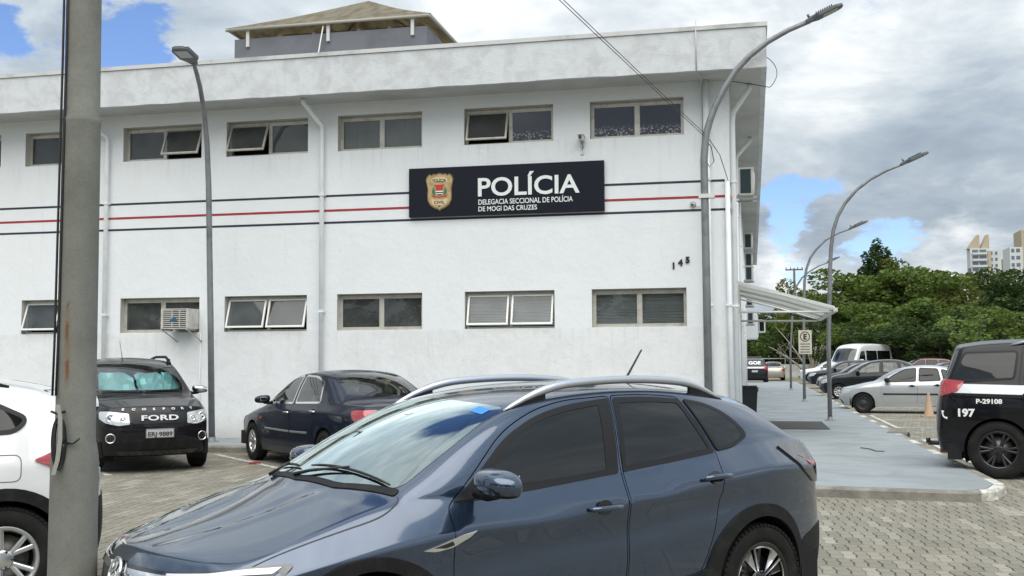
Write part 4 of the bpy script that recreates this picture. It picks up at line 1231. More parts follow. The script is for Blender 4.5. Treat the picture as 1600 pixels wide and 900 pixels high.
def seats(parent, rows, m, steer_y=.36, dash_x=None, dash_z=.9):
    for (x, ys, zseat) in rows:
        for y in ys:
            bm = bmesh.new()
            box(bm, x-.22, x+.26, y-.24, y+.24, zseat-.12, zseat+.06, .05)
            Mx = Matrix.Translation((x-.20, y, zseat)) @ Matrix.Rotation(R(-16), 4, 'Y')
            box(bm, -.09, .05, -.24, .24, 0, .60, .05, Mx); box(bm, -.06, .04, -.13, .13, .64, .84, .045, Mx)
            box(bm, -.02, -.005, -.06, -.045, .58, .66, 0, Mx); box(bm, -.02, -.005, .045, .06, .58, .66, 0, Mx)
            bm_obj('seat', bm, m, parent)
    if dash_x is not None:
        bm = bmesh.new(); box(bm, dash_x-.25, dash_x+.35, -.66, .66, dash_z-.35, dash_z-.02, .05)
        box(bm, dash_x-.24, dash_x-.02, steer_y-.2, steer_y+.2, dash_z-.06, dash_z+.05, .03)
        bm_obj('dashboard', bm, M_['interior'], parent)
        bm = bmesh.new(); Mx = Matrix.Translation((dash_x-.36, steer_y, dash_z-.10)) @ Matrix.Rotation(R(-68), 4, 'Y')
        ring = [Mx @ Vector((.18*math.cos(a), .18*math.sin(a), 0)) for a in [2*math.pi*k/24 for k in range(25)]]
        tube(bm, ring, .015, 8, cap=False); box(bm, -.05, .05, -.16, .16, -.01, .01, .005, Mx); box(bm, -.05, .03, -.05, .05, -.05, .02, .01, Mx)
        bm_obj('steering_wheel', bm, M_['interior'], parent)
def side_mirror(parent, x, y, z, s, m, scale=1.0, dark=None):
    """door mirror: rounded housing on a short foot, with its glass facing back"""
    bm = bmesh.new(); bmesh.ops.create_icosphere(bm, subdivisions=4, radius=1.0)
    for v in bm.verts:
        c = v.co; L, W, H = .105*scale, .122*scale, .060*scale
        px = c.x*L if c.x > 0 else c.x*L*.55
        e = lambda a: math.copysign(abs(a)**.62, a)
        yy = e(c.y)*W*1.03; zz = e(c.z)*H*1.03
        zz *= 1-.22*max(0, c.y); px *= 1-.15*max(0, c.y)
        if c.z < -.2: px *= .9
        v.co = Vector((px, s*yy, zz-.012*c.y*scale))
    if s < 0: bmesh.ops.reverse_faces(bm, faces=bm.faces)
    for f in bm.faces:
        f.smooth = True
        if f.calc_center_median().z < -.042*scale: f.material_index = 1
    o = bm_obj('side_mirror', bm, [m, M_['blackplastic']], parent); o.location = (x, y+s*.14*scale, z)
    bm = bmesh.new(); tube(bm, [(x+.02, y-s*.03, z-.055), (x+.01, y+s*.05, z-.065*scale), (x, y+s*.12, z-.055)], [.028, .022, .02], 10)
    bm_obj('foot', bm, dark or M_['blackplastic'], o).matrix_parent_inverse = Matrix.Translation((-o.location.x, -o.location.y, -o.location.z))
    g = newbox('mirror_glass', x-.058*scale, x-.044*scale, y+s*.14*scale-.055*scale, y+s*.14*scale+.055*scale, z-.034*scale, z+.036*scale, M_['mirrorglass'], o, .006)
    g.matrix_parent_inverse = Matrix.Translation((-o.location.x, -o.location.y, -o.location.z))
    return o
def handle(car, x, z, m, parent, L=.20, pull=.03, mirror=True):
    """grab handle over a shallow cup"""
    for s_ in ((1, -1) if mirror else (1,)):
        h = car.on('L', x, z)
        if h is None: continue
        p, n = h; t = Vector((1, 0, 0)); t = (t-n*t.dot(n)).normalized(); b = n.cross(t)
        if b.z < 0: b = -b
        bm = bmesh.new()
        def P(u, v, k):
            q = p+t*u+b*v+n*k; return Vector((q.x, q.y*s_, q.z))
        # cup: darker oval disc set just proud of the skin
        ring = [P(.052*math.cos(a), .038*math.sin(a)+.004, .0025) for a in [2*math.pi*k/20 for k in range(20)]]
        f = bm.faces.new([bm.verts.new(q) for q in ring]); f.material_index = 1
        pts = [P(-L*.5, 0, .004), P(-L*.44, 0, pull*.8), P(-L*.2, 0, pull), P(L*.2, 0, pull), P(L*.42, 0, pull*.8), P(L*.5, 0, .004)]
        tube(bm, pts, [.010, .014, .015, .015, .014, .010], 10)
        bm_obj('door_handle', bm, [m, M_['gloss_black']], parent)
def archring(cx, cz, r, a0=-12, a1=192, n=40, step=None):
    return [Vector((cx+r*math.cos(R(a0+(a1-a0)*k/n)), cz+r*math.sin(R(a0+(a1-a0)*k/n)))) for k in range(n+1)]
def arch_cut(cx, cz, r, zb):
    pts = archring(cx, cz, r); return densify([Vector((pts[0].x, zb))]+pts+[Vector((pts[-1].x, zb))], .03)
# ================================================================ the blue crossover in front
def build_crossover(loc, rz):
    S = dict(st=[1.86, 1.66, 1.42, 1.22, 1.05, .80, .46, .08, -.34, -.76, -1.12, -1.45, -1.80, -1.97],
        w=[(1.86, .770), (1.66, .838), (1.42, .866), (1.16, .874), (.5, .868), (0, .868), (-.7, .872), (-1.2, .878), (-1.5, .866), (-1.80, .805), (-1.97, .715)],
        wf=(.965, .99, .998, 1.008),
        z0=[(1.9, .22), (1.4, .20), (-1.5, .22), (-2, .30)], z1=[(1.9, .40), (1.2, .36), (-1.2, .37), (-2, .46)],
        z2=[(1.9, .58), (1.2, .60), (0, .62), (-1.2, .66), (-2, .70)],
        z3=[(1.86, .665), (1.42, .75), (1.05, .795), (.87, .806), (-.19, .852), (-.965, .945), (-1.45, .985), (-1.97, .95)],
        z4=[(1.86, .735), (1.66, .80), (1.42, .868), (1.22, .925), (1.05, .958), (.80, .958), (.46, .968), (.08, .985), (-.34, 1.022), (-.76, 1.07), (-1.12, 1.11), (-1.45, 1.14), (-1.80, 1.12), (-1.97, 1.10)],
        y4=[(1.86, .68), (1.66, .72), (1.42, .735), (1.22, .735), (1.05, .735), (.80, .785), (.46, .794), (0, .796), (-.76, .79), (-1.12, .775), (-1.45, .742), (-1.80, .685), (-1.97, .64)],
        fdx=(-.05, .0, .0, -.02, -.05), rdx=(-.03, -.06, -.04, .0, .05),
        front=((1.98, 0), (2.13, 0), (2.15, .0), (2.12, .02), (2.06, .035)), rear=((-1.99, 0), (-2.07, 0), (-2.07, 0), (-2.08, 0), (-2.04, 0)),
        nA=4, nC=12, edge=[(.83, .705, 1.090), (.53, .640, 1.262), (.18, .590, 1.400), (-.32, .585, 1.440), (-.76, .585, 1.438), (-1.14, .59, 1.395), (-1.50, .60, 1.31)],
        ecrown=[.060, .058, .052, .05, .052, .06, .10], crown=[(2, .045), (1.86, .045), (1.4, .068), (1.05, .045), (-1.8, .06), (-1.97, .02)],
        sweep=[0, 0, 0, .10, .21, .19, .15, .09, 0, 0, -.02, -.10, -.10, 0], pf=2.6, pr=2.4, rw=.33,
        crease_rows=((3, 1.0), (4, .55), (0, .5)), edge_crease=.3, crease_top=((11, .6),), crease_long=((1, 0, 4, .8),), crease_cap=((0, 4, .8), (1, 3, .5), (1, 4, .5)), tumble=.022)
    def sculpt(c):
        # bonnet ridges and the concave flank under the shoulder line
        if .7 < c.x < 2.0 and c.z > .7 and abs(c.y) < .72:
            k = min(1, max(0, (c.x-1.2)/.25))*min(1, max(0, (2.05-c.x)/.3))
            yr = .20+.24*(1.95-c.x)/1.2
            d = abs(c.y)-yr; c.z += .014*k*math.exp(-(d/.035)**2)-.012*k*math.exp(-((d+.08)/.06)**2)
        if -1.5 < c.x < 1.0 and .40 < c.z < .85 and abs(c.y) > .7:
            zc = lerp_tab(S['z3'], c.x)-.13; t = (c.z-zc)/.09; a = min(1, (c.x+1.5)/.5, (1.0-c.x)/.3)
            c.y -= math.copysign(.016*max(0, a)*math.exp(-t*t), c.y)
        return c
    S['sculpt'] = sculpt
    root = empty('crossover_car', (loc[0], loc[1], 0), rz, 'glossy slate blue crossover with silver roof rails filling the foreground', 'car')
    PB = paint('blue_paint', (.030, .052, .094), .70, .20, cior=1.66)
    car = Car(S, 3); L = PROJ['L']
    # loops in the side view (x, z)
    f_seam = [(.838, .905), (.842, .80), (.840, .60), (.835, .42), (.80, .335)]
    b_top = (-.245, 1.022)
    fdoor = fillet([(.838, .915, .03), (.845, .60, .05), (.82, .335, .06), (-.205, .335, .03), (-.238, .60, .2), (-.245, 1.0, .2), (-.345, 1.408, .03), (-.02, 1.392, .2), (.20, 1.345, .2), (.43, 1.245, .2)], .05)
    rdoor = fillet([(-.262, 1.0, .2), (-.252, .60, .2), (-.22, .335, .03), (-.70, .345, .10), (-.84, .55, .12), (-.93, .80, .15), (-.985, 1.085, .03), (-.865, 1.392, .04), (-.6, 1.412, .2), (-.358, 1.410, .03)], .05)
    arch_f = arch_cut(1.283, .33, .360, .10); arch_r = arch_cut(-1.283, .33, .378, .10)
    qglass_o = fillet([(-.885, 1.392, .04), (-1.00, 1.085, .03), (-1.22, 1.118, .06), (-1.425, 1.175, .05), (-1.28, 1.275, .1), (-1.08, 1.355, .1)], .03)
    wz = fillet([(.70, 1.0, .05), (.42, 1.222, .3), (.18, 1.325, .3), (-.05, 1.370, .2), (-.27, 1.382, .02), (-.165, 1.025, .02), (.2, 1.0, .3), (.62, .968, .1)], .03)
    fglass = fillet([(.645, .985, .03), (.44, 1.185, .2), (.25, 1.283, .2), (.02, 1.345, .2), (-.262, 1.375, .02), (-.172, 1.02, .02), (.2, .992, .3)], .03)
    rglass = fillet([(-.285, 1.03, .02), (-.385, 1.380, .02), (-.62, 1.384, .2), (-.845, 1.368, .03), (-.955, 1.092, .02), (-.6, 1.058, .3)], .03)
    qglass = fillet([(-.905, 1.362, .02), (-1.015, 1.100, .02), (-1.15, 1.118, .05), (-1.275, 1.165, .05), (-1.20, 1.262, .1), (-1.06, 1.334, .1)], .03)
    car.cuts = [offset_poly(fdoor, .0035), offset_poly(rdoor, .0035), arch_f, arch_r]
    # windscreen and back light cut in plan view
    wsf = fillet([(1.205, 0), (1.17, .35), (1.03, .665, .07), (.68, .625, .3), (.315, .535, .05), (.385, .3, .3), (.405, 0)]+[(.385, -.3, .3), (.315, -.535, .05), (.68, -.625, .3), (1.03, -.665, .07), (1.17, -.35)], .1)
    wsc = offset_poly(wsf, -.032)
    bl = fillet([(-1.60, .0), (-1.58, .3), (-1.54, .50, .05), (-1.86, .56, .05), (-1.93, .3), (-1.95, 0), (-1.93, -.3), (-1.86, -.56, .05), (-1.54, -.50, .05), (-1.58, -.3)], .1)
    car.topcuts = [wsc]
    car.shell(PB, root)
    car.patch('windshield', wsf, M_['screen'], root, 'T', off=.002, skirt=.006, step=.09)
    car.patch('windshield_border', wsf, M_['gloss_black'], root, 'T', off=-.003, holes=[wsc], skirt=0, step=.05)
    car.patch('rear_window', bl, M_['tint'], root, 'T', off=.003)
    # doors with their frames
    for nm, lp, gl in (('front_door', fdoor, fglass), ('rear_door', rdoor, rglass)):
        lp2 = offset_poly(lp, -.0015)
        for o, sgn in zip(car.patch('door', lp2, PB, root, 'L', off=0, holes=[gl], mirror=True, skirt=.03), (1, -1)): pass
    # black surrounds (window frames, pillars)
    fr1 = fillet([(.80, .94, .02), (.60, 1.085, .3), (.42, 1.222, .3), (.18, 1.325, .3), (-.05, 1.372, .3), (-.335, 1.397, .02), (-.238, 1.008, .02), (.2, .974, .3), (.66, .937, .1)], .03)
    fr2 = fillet([(-.270, 1.012, .02), (-.365, 1.399, .02), (-.6, 1.400, .2), (-.868, 1.380, .02), (-.975, 1.078, .02), (-.6, 1.042, .3)], .03)
    fr3 = fillet([(-.893, 1.378, .02), (-1.00, 1.085, .02), (-1.16, 1.102, .06), (-1.315, 1.158, .06), (-1.22, 1.276, .1), (-1.07, 1.349, .1)], .03)
    car.patch('window_trim', fr1, M_['trim'], root, off=.004, holes=[offset_poly(fglass, -.012)], mirror=True, step=.05, skirt=.008)
    car.patch('window_trim', fr2, M_['trim'], root, off=.004, holes=[offset_poly(rglass, -.012)], mirror=True, step=.05, skirt=.008)
    car.patch('window_trim', fr3, M_['trim'], root, off=.008, holes=[offset_poly(qglass, -.004)], mirror=True, step=.05, skirt=.010)
    for g in (fglass, rglass, qglass): car.patch('side_window', g, M_['tint'], root, off=.007 if g is qglass else .001, mirror=True, skirt=.006, step=.05)
    # cladding: arches, sills, bumper bottoms
    for cx, (a0, a1) in ((1.283, (-4, 180)), (-1.283, (2, 186))):
        ro = [Vector((cx+(.455+(.035 if cx < 0 else -.01)*math.cos(R(a)))*math.cos(R(a)), .33+(.445 if cx < 0 else .415)*math.sin(R(a)))) for a in [a0-6+(a1-a0+12)*k/30 for k in range(31)]]; ri = archring(cx, .33, .374 if cx < 0 else .356, a0-8, a1+8, 30)
        car.patch('arch_cladding', densify(ro+ri[::-1], .04), M_['blackplastic'], root, off=.012, mirror=True, step=.05, skirt=.03)
    sill = fillet([(.93, .23), (.88, .40, .04), (.80, .43, .1), (-.70, .43, .2), (-.88, .47, .04), (-.95, .24)], .03)
    car.patch('sill_cladding', sill, M_['blackplastic'], root, off=.012, mirror=True, step=.08, skirt=.02)
    rb = fillet([(-1.70, .25), (-1.66, .52, .1), (-1.95, .60, .1), (-2.2, .60), (-2.2, .25)], .03)
    car.patch('rear_cladding', rb, M_['blackplastic'], root, off=.008, mirror=True, step=.06, skirt=.01)
    car.patch('rear_cladding', fillet([(-.72, .26), (-.72, .58, .1), (.72, .58, .1), (.72, .26)], .03), M_['blackplastic'], root, 'B', off=.008, step=.08)
    fb = fillet([(1.66, .22), (1.68, .40, .05), (1.86, .44), (2.2, .44), (2.2, .22)], .03)
    car.patch('front_cladding', fb, M_['blackplastic'], root, off=.006, mirror=True, step=.06, skirt=.01)
    # head lamps, wrapping the corner
    D1 = diag(30)
    def loop3(P, pts, r=.02):
        ax, up, d = P if not isinstance(P, str) else PROJ[P]
        return fillet([(Vector(p).dot(ax), Vector(p).dot(up)) for p in pts], r, .02)
    Dh = diag(32)
    def mp(P): return P
    car.patch('headlight', loop3(Dh, [(1.60, .80, .745), (1.78, .74, .735), (1.93, .62, .715), (2.04, .40, .70), (2.04, .38, .655), (1.93, .62, .63), (1.80, .76, .64), (1.66, .81, .68)]), M_['lensdark'], root, Dh, off=.006, mirror=True, step=.04)
    car.patch('light_strip', loop3(Dh, [(1.66, .79, .732), (1.80, .73, .725), (1.93, .62, .706), (2.03, .42, .692), (2.03, .42, .676), (1.93, .62, .690), (1.80, .74, .704), (1.70, .79, .708)], .006), M_['whitepaint'], root, Dh, off=.011, mirror=True, step=.04)
    car.patch('light_strip', loop3(Dh, [(1.80, .75, .672), (1.92, .64, .664), (1.92, .64, .648), (1.82, .75, .655)], .004), M_['lens'], root, Dh, off=.010, mirror=True, step=.04)
    # grille, chrome bar, round badge
    gr = fillet([(-.62, .70, .03), (.62, .70, .03), (.56, .58, .05), (.30, .53, .05), (-.30, .53, .05), (-.56, .58, .05)], .03)
    car.patch('grille', gr, M_['gloss_black'], root, 'F', off=.006, step=.08)
    for a, b, z in ((.12, .66, .665), (-.66, -.12, .665)):
        car.patch('grille_bar', fillet([(a, z+.017), (b, z+.021), (b, z-.008), (a, z-.013)], .004), M_['chrome'], root, 'F', off=.012, step=.05)
    car.patch('lower_grille', fillet([(-.55, .42), (.55, .42), (.62, .28), (-.62, .28)], .03), M_['gloss_black'], root, 'F', off=.006, step=.08)
    h = car.on('F', 0.0, .645); p, n = h
    Mb = Matrix.Translation(p+n*.008) @ n.to_track_quat('Z', 'Y').to_matrix().to_4x4()
    bm = bmesh.new(); lathe(bm, [(.072, 0), (.074, .008), (.066, .011), (.060, .008), (.058, 0)], 40, 'Z', Mb)
    def stroke(a, b, w=.0075):
        a, b = Vector(a), Vector(b); d = (b-a).normalized(); q = Vector((-d.y, d.x))*w
        prism(bm, [tuple(a+q), tuple(a-q), tuple(b-q), tuple(b+q)], .001, .008, Mb)
    # local axes after to_track_quat: find which is up
    upx = (Mb.to_3x3() @ Vector((1, 0, 0))).z; upy = (Mb.to_3x3() @ Vector((0, 1, 0))).z
    def T2(u, v):   # u to the car's left, v up
        return (v*(1 if upx > 0 else -1), u) if abs(upx) > abs(upy) else (u, v*(1 if upy > 0 else -1))
    for A, B_ in (((-.026, .055), (0, .012)), ((.026, .055), (0, .012)), ((-.052, .030), (-.022, -.050)), ((.052, .030), (.022, -.050)), ((-.022, -.050), (0, -.004)), ((.022, -.050), (0, -.004))):
        stroke(T2(*A), T2(*B_))
    bm_obj('badge', bm, M_['chrome'], root)
    # tail lamps
    tl = [(-1.45, 1.07), (-1.62, 1.095), (-1.80, 1.08), (-1.96, .99), (-1.90, .93), (-1.76, .96), (-1.62, 1.0)]
    Dr = diag(140)
    def uv_of(x, z, P=Dr):
        hh = car.on('L', x, z)
        if hh is None: return None
        return (hh[0].dot(P[0]), hh[0].dot(P[1]))
    tlamp = fillet([(.44, 1.09, .02), (.72, 1.075, .03), (.90, 1.055, .02), (1.16, 1.055, .02), (1.10, 1.0, .04), (1.00, .90, .03), (.80, .90, .03), (.70, .99, .03), (.46, 1.02, .02)], .02)
    tlamp = [Vector((p.x-0.0, p.y)) for p in tlamp]
    S['_tl'] = None
    side_tl = fillet([(-1.53, 1.085, .02), (-1.72, 1.100, .03), (-1.93, 1.075, .03), (-2.06, .98, .03), (-2.03, .85, .03), (-1.84, .855, .03), (-1.68, .955, .04)], .02)
    car.patch('tail_light', side_tl, M_['lensdark'], root, 'L', off=.012, mirror=True, step=.03)
    car.patch('tail_strip', fillet([(-1.69, 1.02), (-1.90, 1.03), (-1.90, 1.012), (-1.74, 1.0)], .005), M_['reddark'], root, 'L', off=.014, mirror=True, step=.04)
    car.patch('tail_strip', fillet([(-1.76, .985), (-1.93, .975), (-1.93, .955), (-1.80, .962)], .005), M_['redlens'], root, 'L', off=.014, mirror=True, step=.04)
    car.patch('tail_light', fillet([(-.62, .99), (.62, .99), (.62, .90), (-.62, .90)], .02), M_['lensdark'], root, 'B', off=.008, step=.08)
    # rear spoiler lip
    sp = fillet([(-1.50, .54), (-1.52, -.54), (-1.66, -.50), (-1.70, 0), (-1.66, .50)], .04)
    # fender badge (chrome wing)
    car.patch('fender_badge', fillet([(1.02, .745, .01), (.93, .765), (.80, .80), (.72, .812, .005), (.76, .785), (.86, .745, .02), (.95, .735, .02)], .008, .015), M_['chrome'], root, off=.006, mirror=True, step=.02, skirt=.008)
    car.patch('badge_inset', fillet([(.965, .753), (.86, .776), (.85, .757), (.90, .747)], .004, .015), M_['gloss_black'], root, off=.009, mirror=True, step=.02, skirt=.004)
    # handles, mirrors
    handle(car, -.075, .848, PB, root, .21); handle(car, -.90, .945, PB, root, .21)
    for s_ in (1, -1): side_mirror(root, .67, s_*.855, 1.035, s_, PB, 1.07)
    # mirror sail
    car.patch('mirror_base', fillet([(.80, .938), (.60, 1.08), (.615, .955)], .01), M_['blackplastic'], root, off=.006, mirror=True, step=.04)
    # door gap to fender and hood shut line
    for y_ in (1,):
        ln = smoothline([(1.80, .71), (1.60, .745), (1.35, .765), (1.18, .765), (1.075, .735), (1.05, .70)], 6)
        car.strip('shut_line', ln, .006, M_['black'], root, 'T', off=.0006, depth=.0002)
        car.strip('shut_line', [Vector((q.x, -q.y)) for q in ln], .006, M_['black'], root, 'T', off=.0006, depth=.0002)
    # crease line below the windows (polished trim is body colour there)
    # roof rails
    for s_ in (1, -1):
        bm = bmesh.new()
        pts = []
        for k in range(25):
            t = k/24; x = .34-1.62*t
            hh = car.on('T', max(min(x, .30), -1.22), .56); zr = hh[0].z
            
            lift = .062*min(1, math.sin(min(1, t/.28)*math.pi/2))*min(1, math.sin(min(1, (1-t)/.22)*math.pi/2))
            hz = car.on('T', max(min(x, .36), -1.28), .56)[0].z
            pts.append(Vector((x, s_*.560, hz+lift-.004)))
        rad = [.010+.013*min(1, 6*min(k/24, 1-k/24)) for k in range(25)]
        tube(bm, pts, rad, 12)
        for v in bm.verts: pass
        o = bm_obj('roof_rail', bm, M_['satin'], root)
        for (k0, k1) in ((0, 4), (20, 24)):
            bm = bmesh.new(); rows = []
            for k in range(k0, k1+1):
                q = pts[k]; zz = car.on('T', max(min(q.x, .30), -1.26), .56)[0].z-.012
                rows.append([bm.verts.new((q.x, q.y+dy, z_)) for dy, z_ in ((-.011, zz), (-.011, q.z), (.011, q.z), (.011, zz))])
            for a_, b_ in zip(rows, rows[1:]):
                for k in range(4): bm.faces.new((a_[k], a_[(k+1) % 4], b_[(k+1) % 4], b_[k]))
            bm.faces.new(rows[0]); bm.faces.new(rows[-1][::-1])
            bm_obj('rail_foot', bm, M_['blackplastic'], o)
    # aerial, wipers, cowl
    hz = car.on('T', -.98, 0)[0].z
    newtube('antenna', [(-.98, 0, hz-.005), (-1.02, 0, hz+.02), (-1.16, 0, hz+.205)], [.022, .008, .0055], M_['black'], root, 8)
    car.patch('cowl', fillet([(1.240, 0), (1.206, .35), (1.065, .69, .02), (1.02, .675, .02), (1.17, .35), (1.205, 0), (1.17, -.35), (1.02, -.675, .02), (1.065, -.69, .02), (1.206, -.35)], .02), M_['blackplastic'], root, 'T', off=.005, step=.03)
    for (y0, y1, xx0, xx1) in ((.62, -.0, 1.04, 1.14), (-.12, -.46, 1.15, 1.10)):
        pts = []
        for k in range(9):
            t = k/8; y = y0+(y1-y0)*t; x = xx0+(xx1-xx0)*t
            hh = car.on('T', x, y); pts.append(hh[0]+hh[1]*.014)
        bm = bmesh.new(); tube(bm, pts, [.004]+[.007]*7+[.004], 6)
        for p_ in pts[::2]: pass
        ya = y1-.05 if y0 > 0 else y1+.1; arm = [car.on('T', 1.22, ya)[0]+Vector((0, 0, .015)), car.on('T', 1.19, ya*.7+pts[4].y*.3)[0]+Vector((0, 0, .022)), (pts[4]+Vector((0, 0, .012)))]
        tube(bm, arm, [.010, .008, .005], 8)
        bm_obj('wiper', bm, M_['black'], root)
    # sticker in the windscreen corner, inside mirror
    hh = car.on('T', .42, .50)
    car.patch('sticker', fillet([(.375, .50), (.385, .41), (.455, .42), (.44, .51)], .006), mat_once('blue_sticker', (.03, .22, .65), .4), root, 'T', off=.0035, step=.03, skirt=0)
    car.patch('sticker', fillet([(.60, .10), (.60, .05), (.63, .05), (.63, .10)], .003), M_['white'], root, 'T', off=.0035, step=.03, skirt=0)
    newbox('inside_mirror', .50, .525, -.11, .11, 1.24, 1.30, M_['black'], root, .01); newtube('mirror_arm', [(.52, 0, 1.30), (.56, 0, 1.33)], .008, M_['black'], root)
    underbody(root, S, (1.283, -1.283), .378, .86)
    seats(root, [(.0, (.36, -.36), .55), (-.78, (.38, 0, -.38), .58)], M_['seat'], .36, .78, .93)
    for x in (1.283, -1.283):
        for s_ in (1, -1): wheel(root, x, s_*.765, .33, s_, 'turbine', .665, .205, M_['alloy'], steer=0)
    # licence plates
    for P, z_, nm in (('B', .66, 'licence_plate'),):
        hh = car.on(P, 0, z_); newbox(nm, hh[0].x-.012, hh[0].x+.0, -.2, .2, z_-.065, z_+.065, M_['plate'], root, .004)
    return root, car, S
build_crossover((-1.456, -14.055), R(228.65))
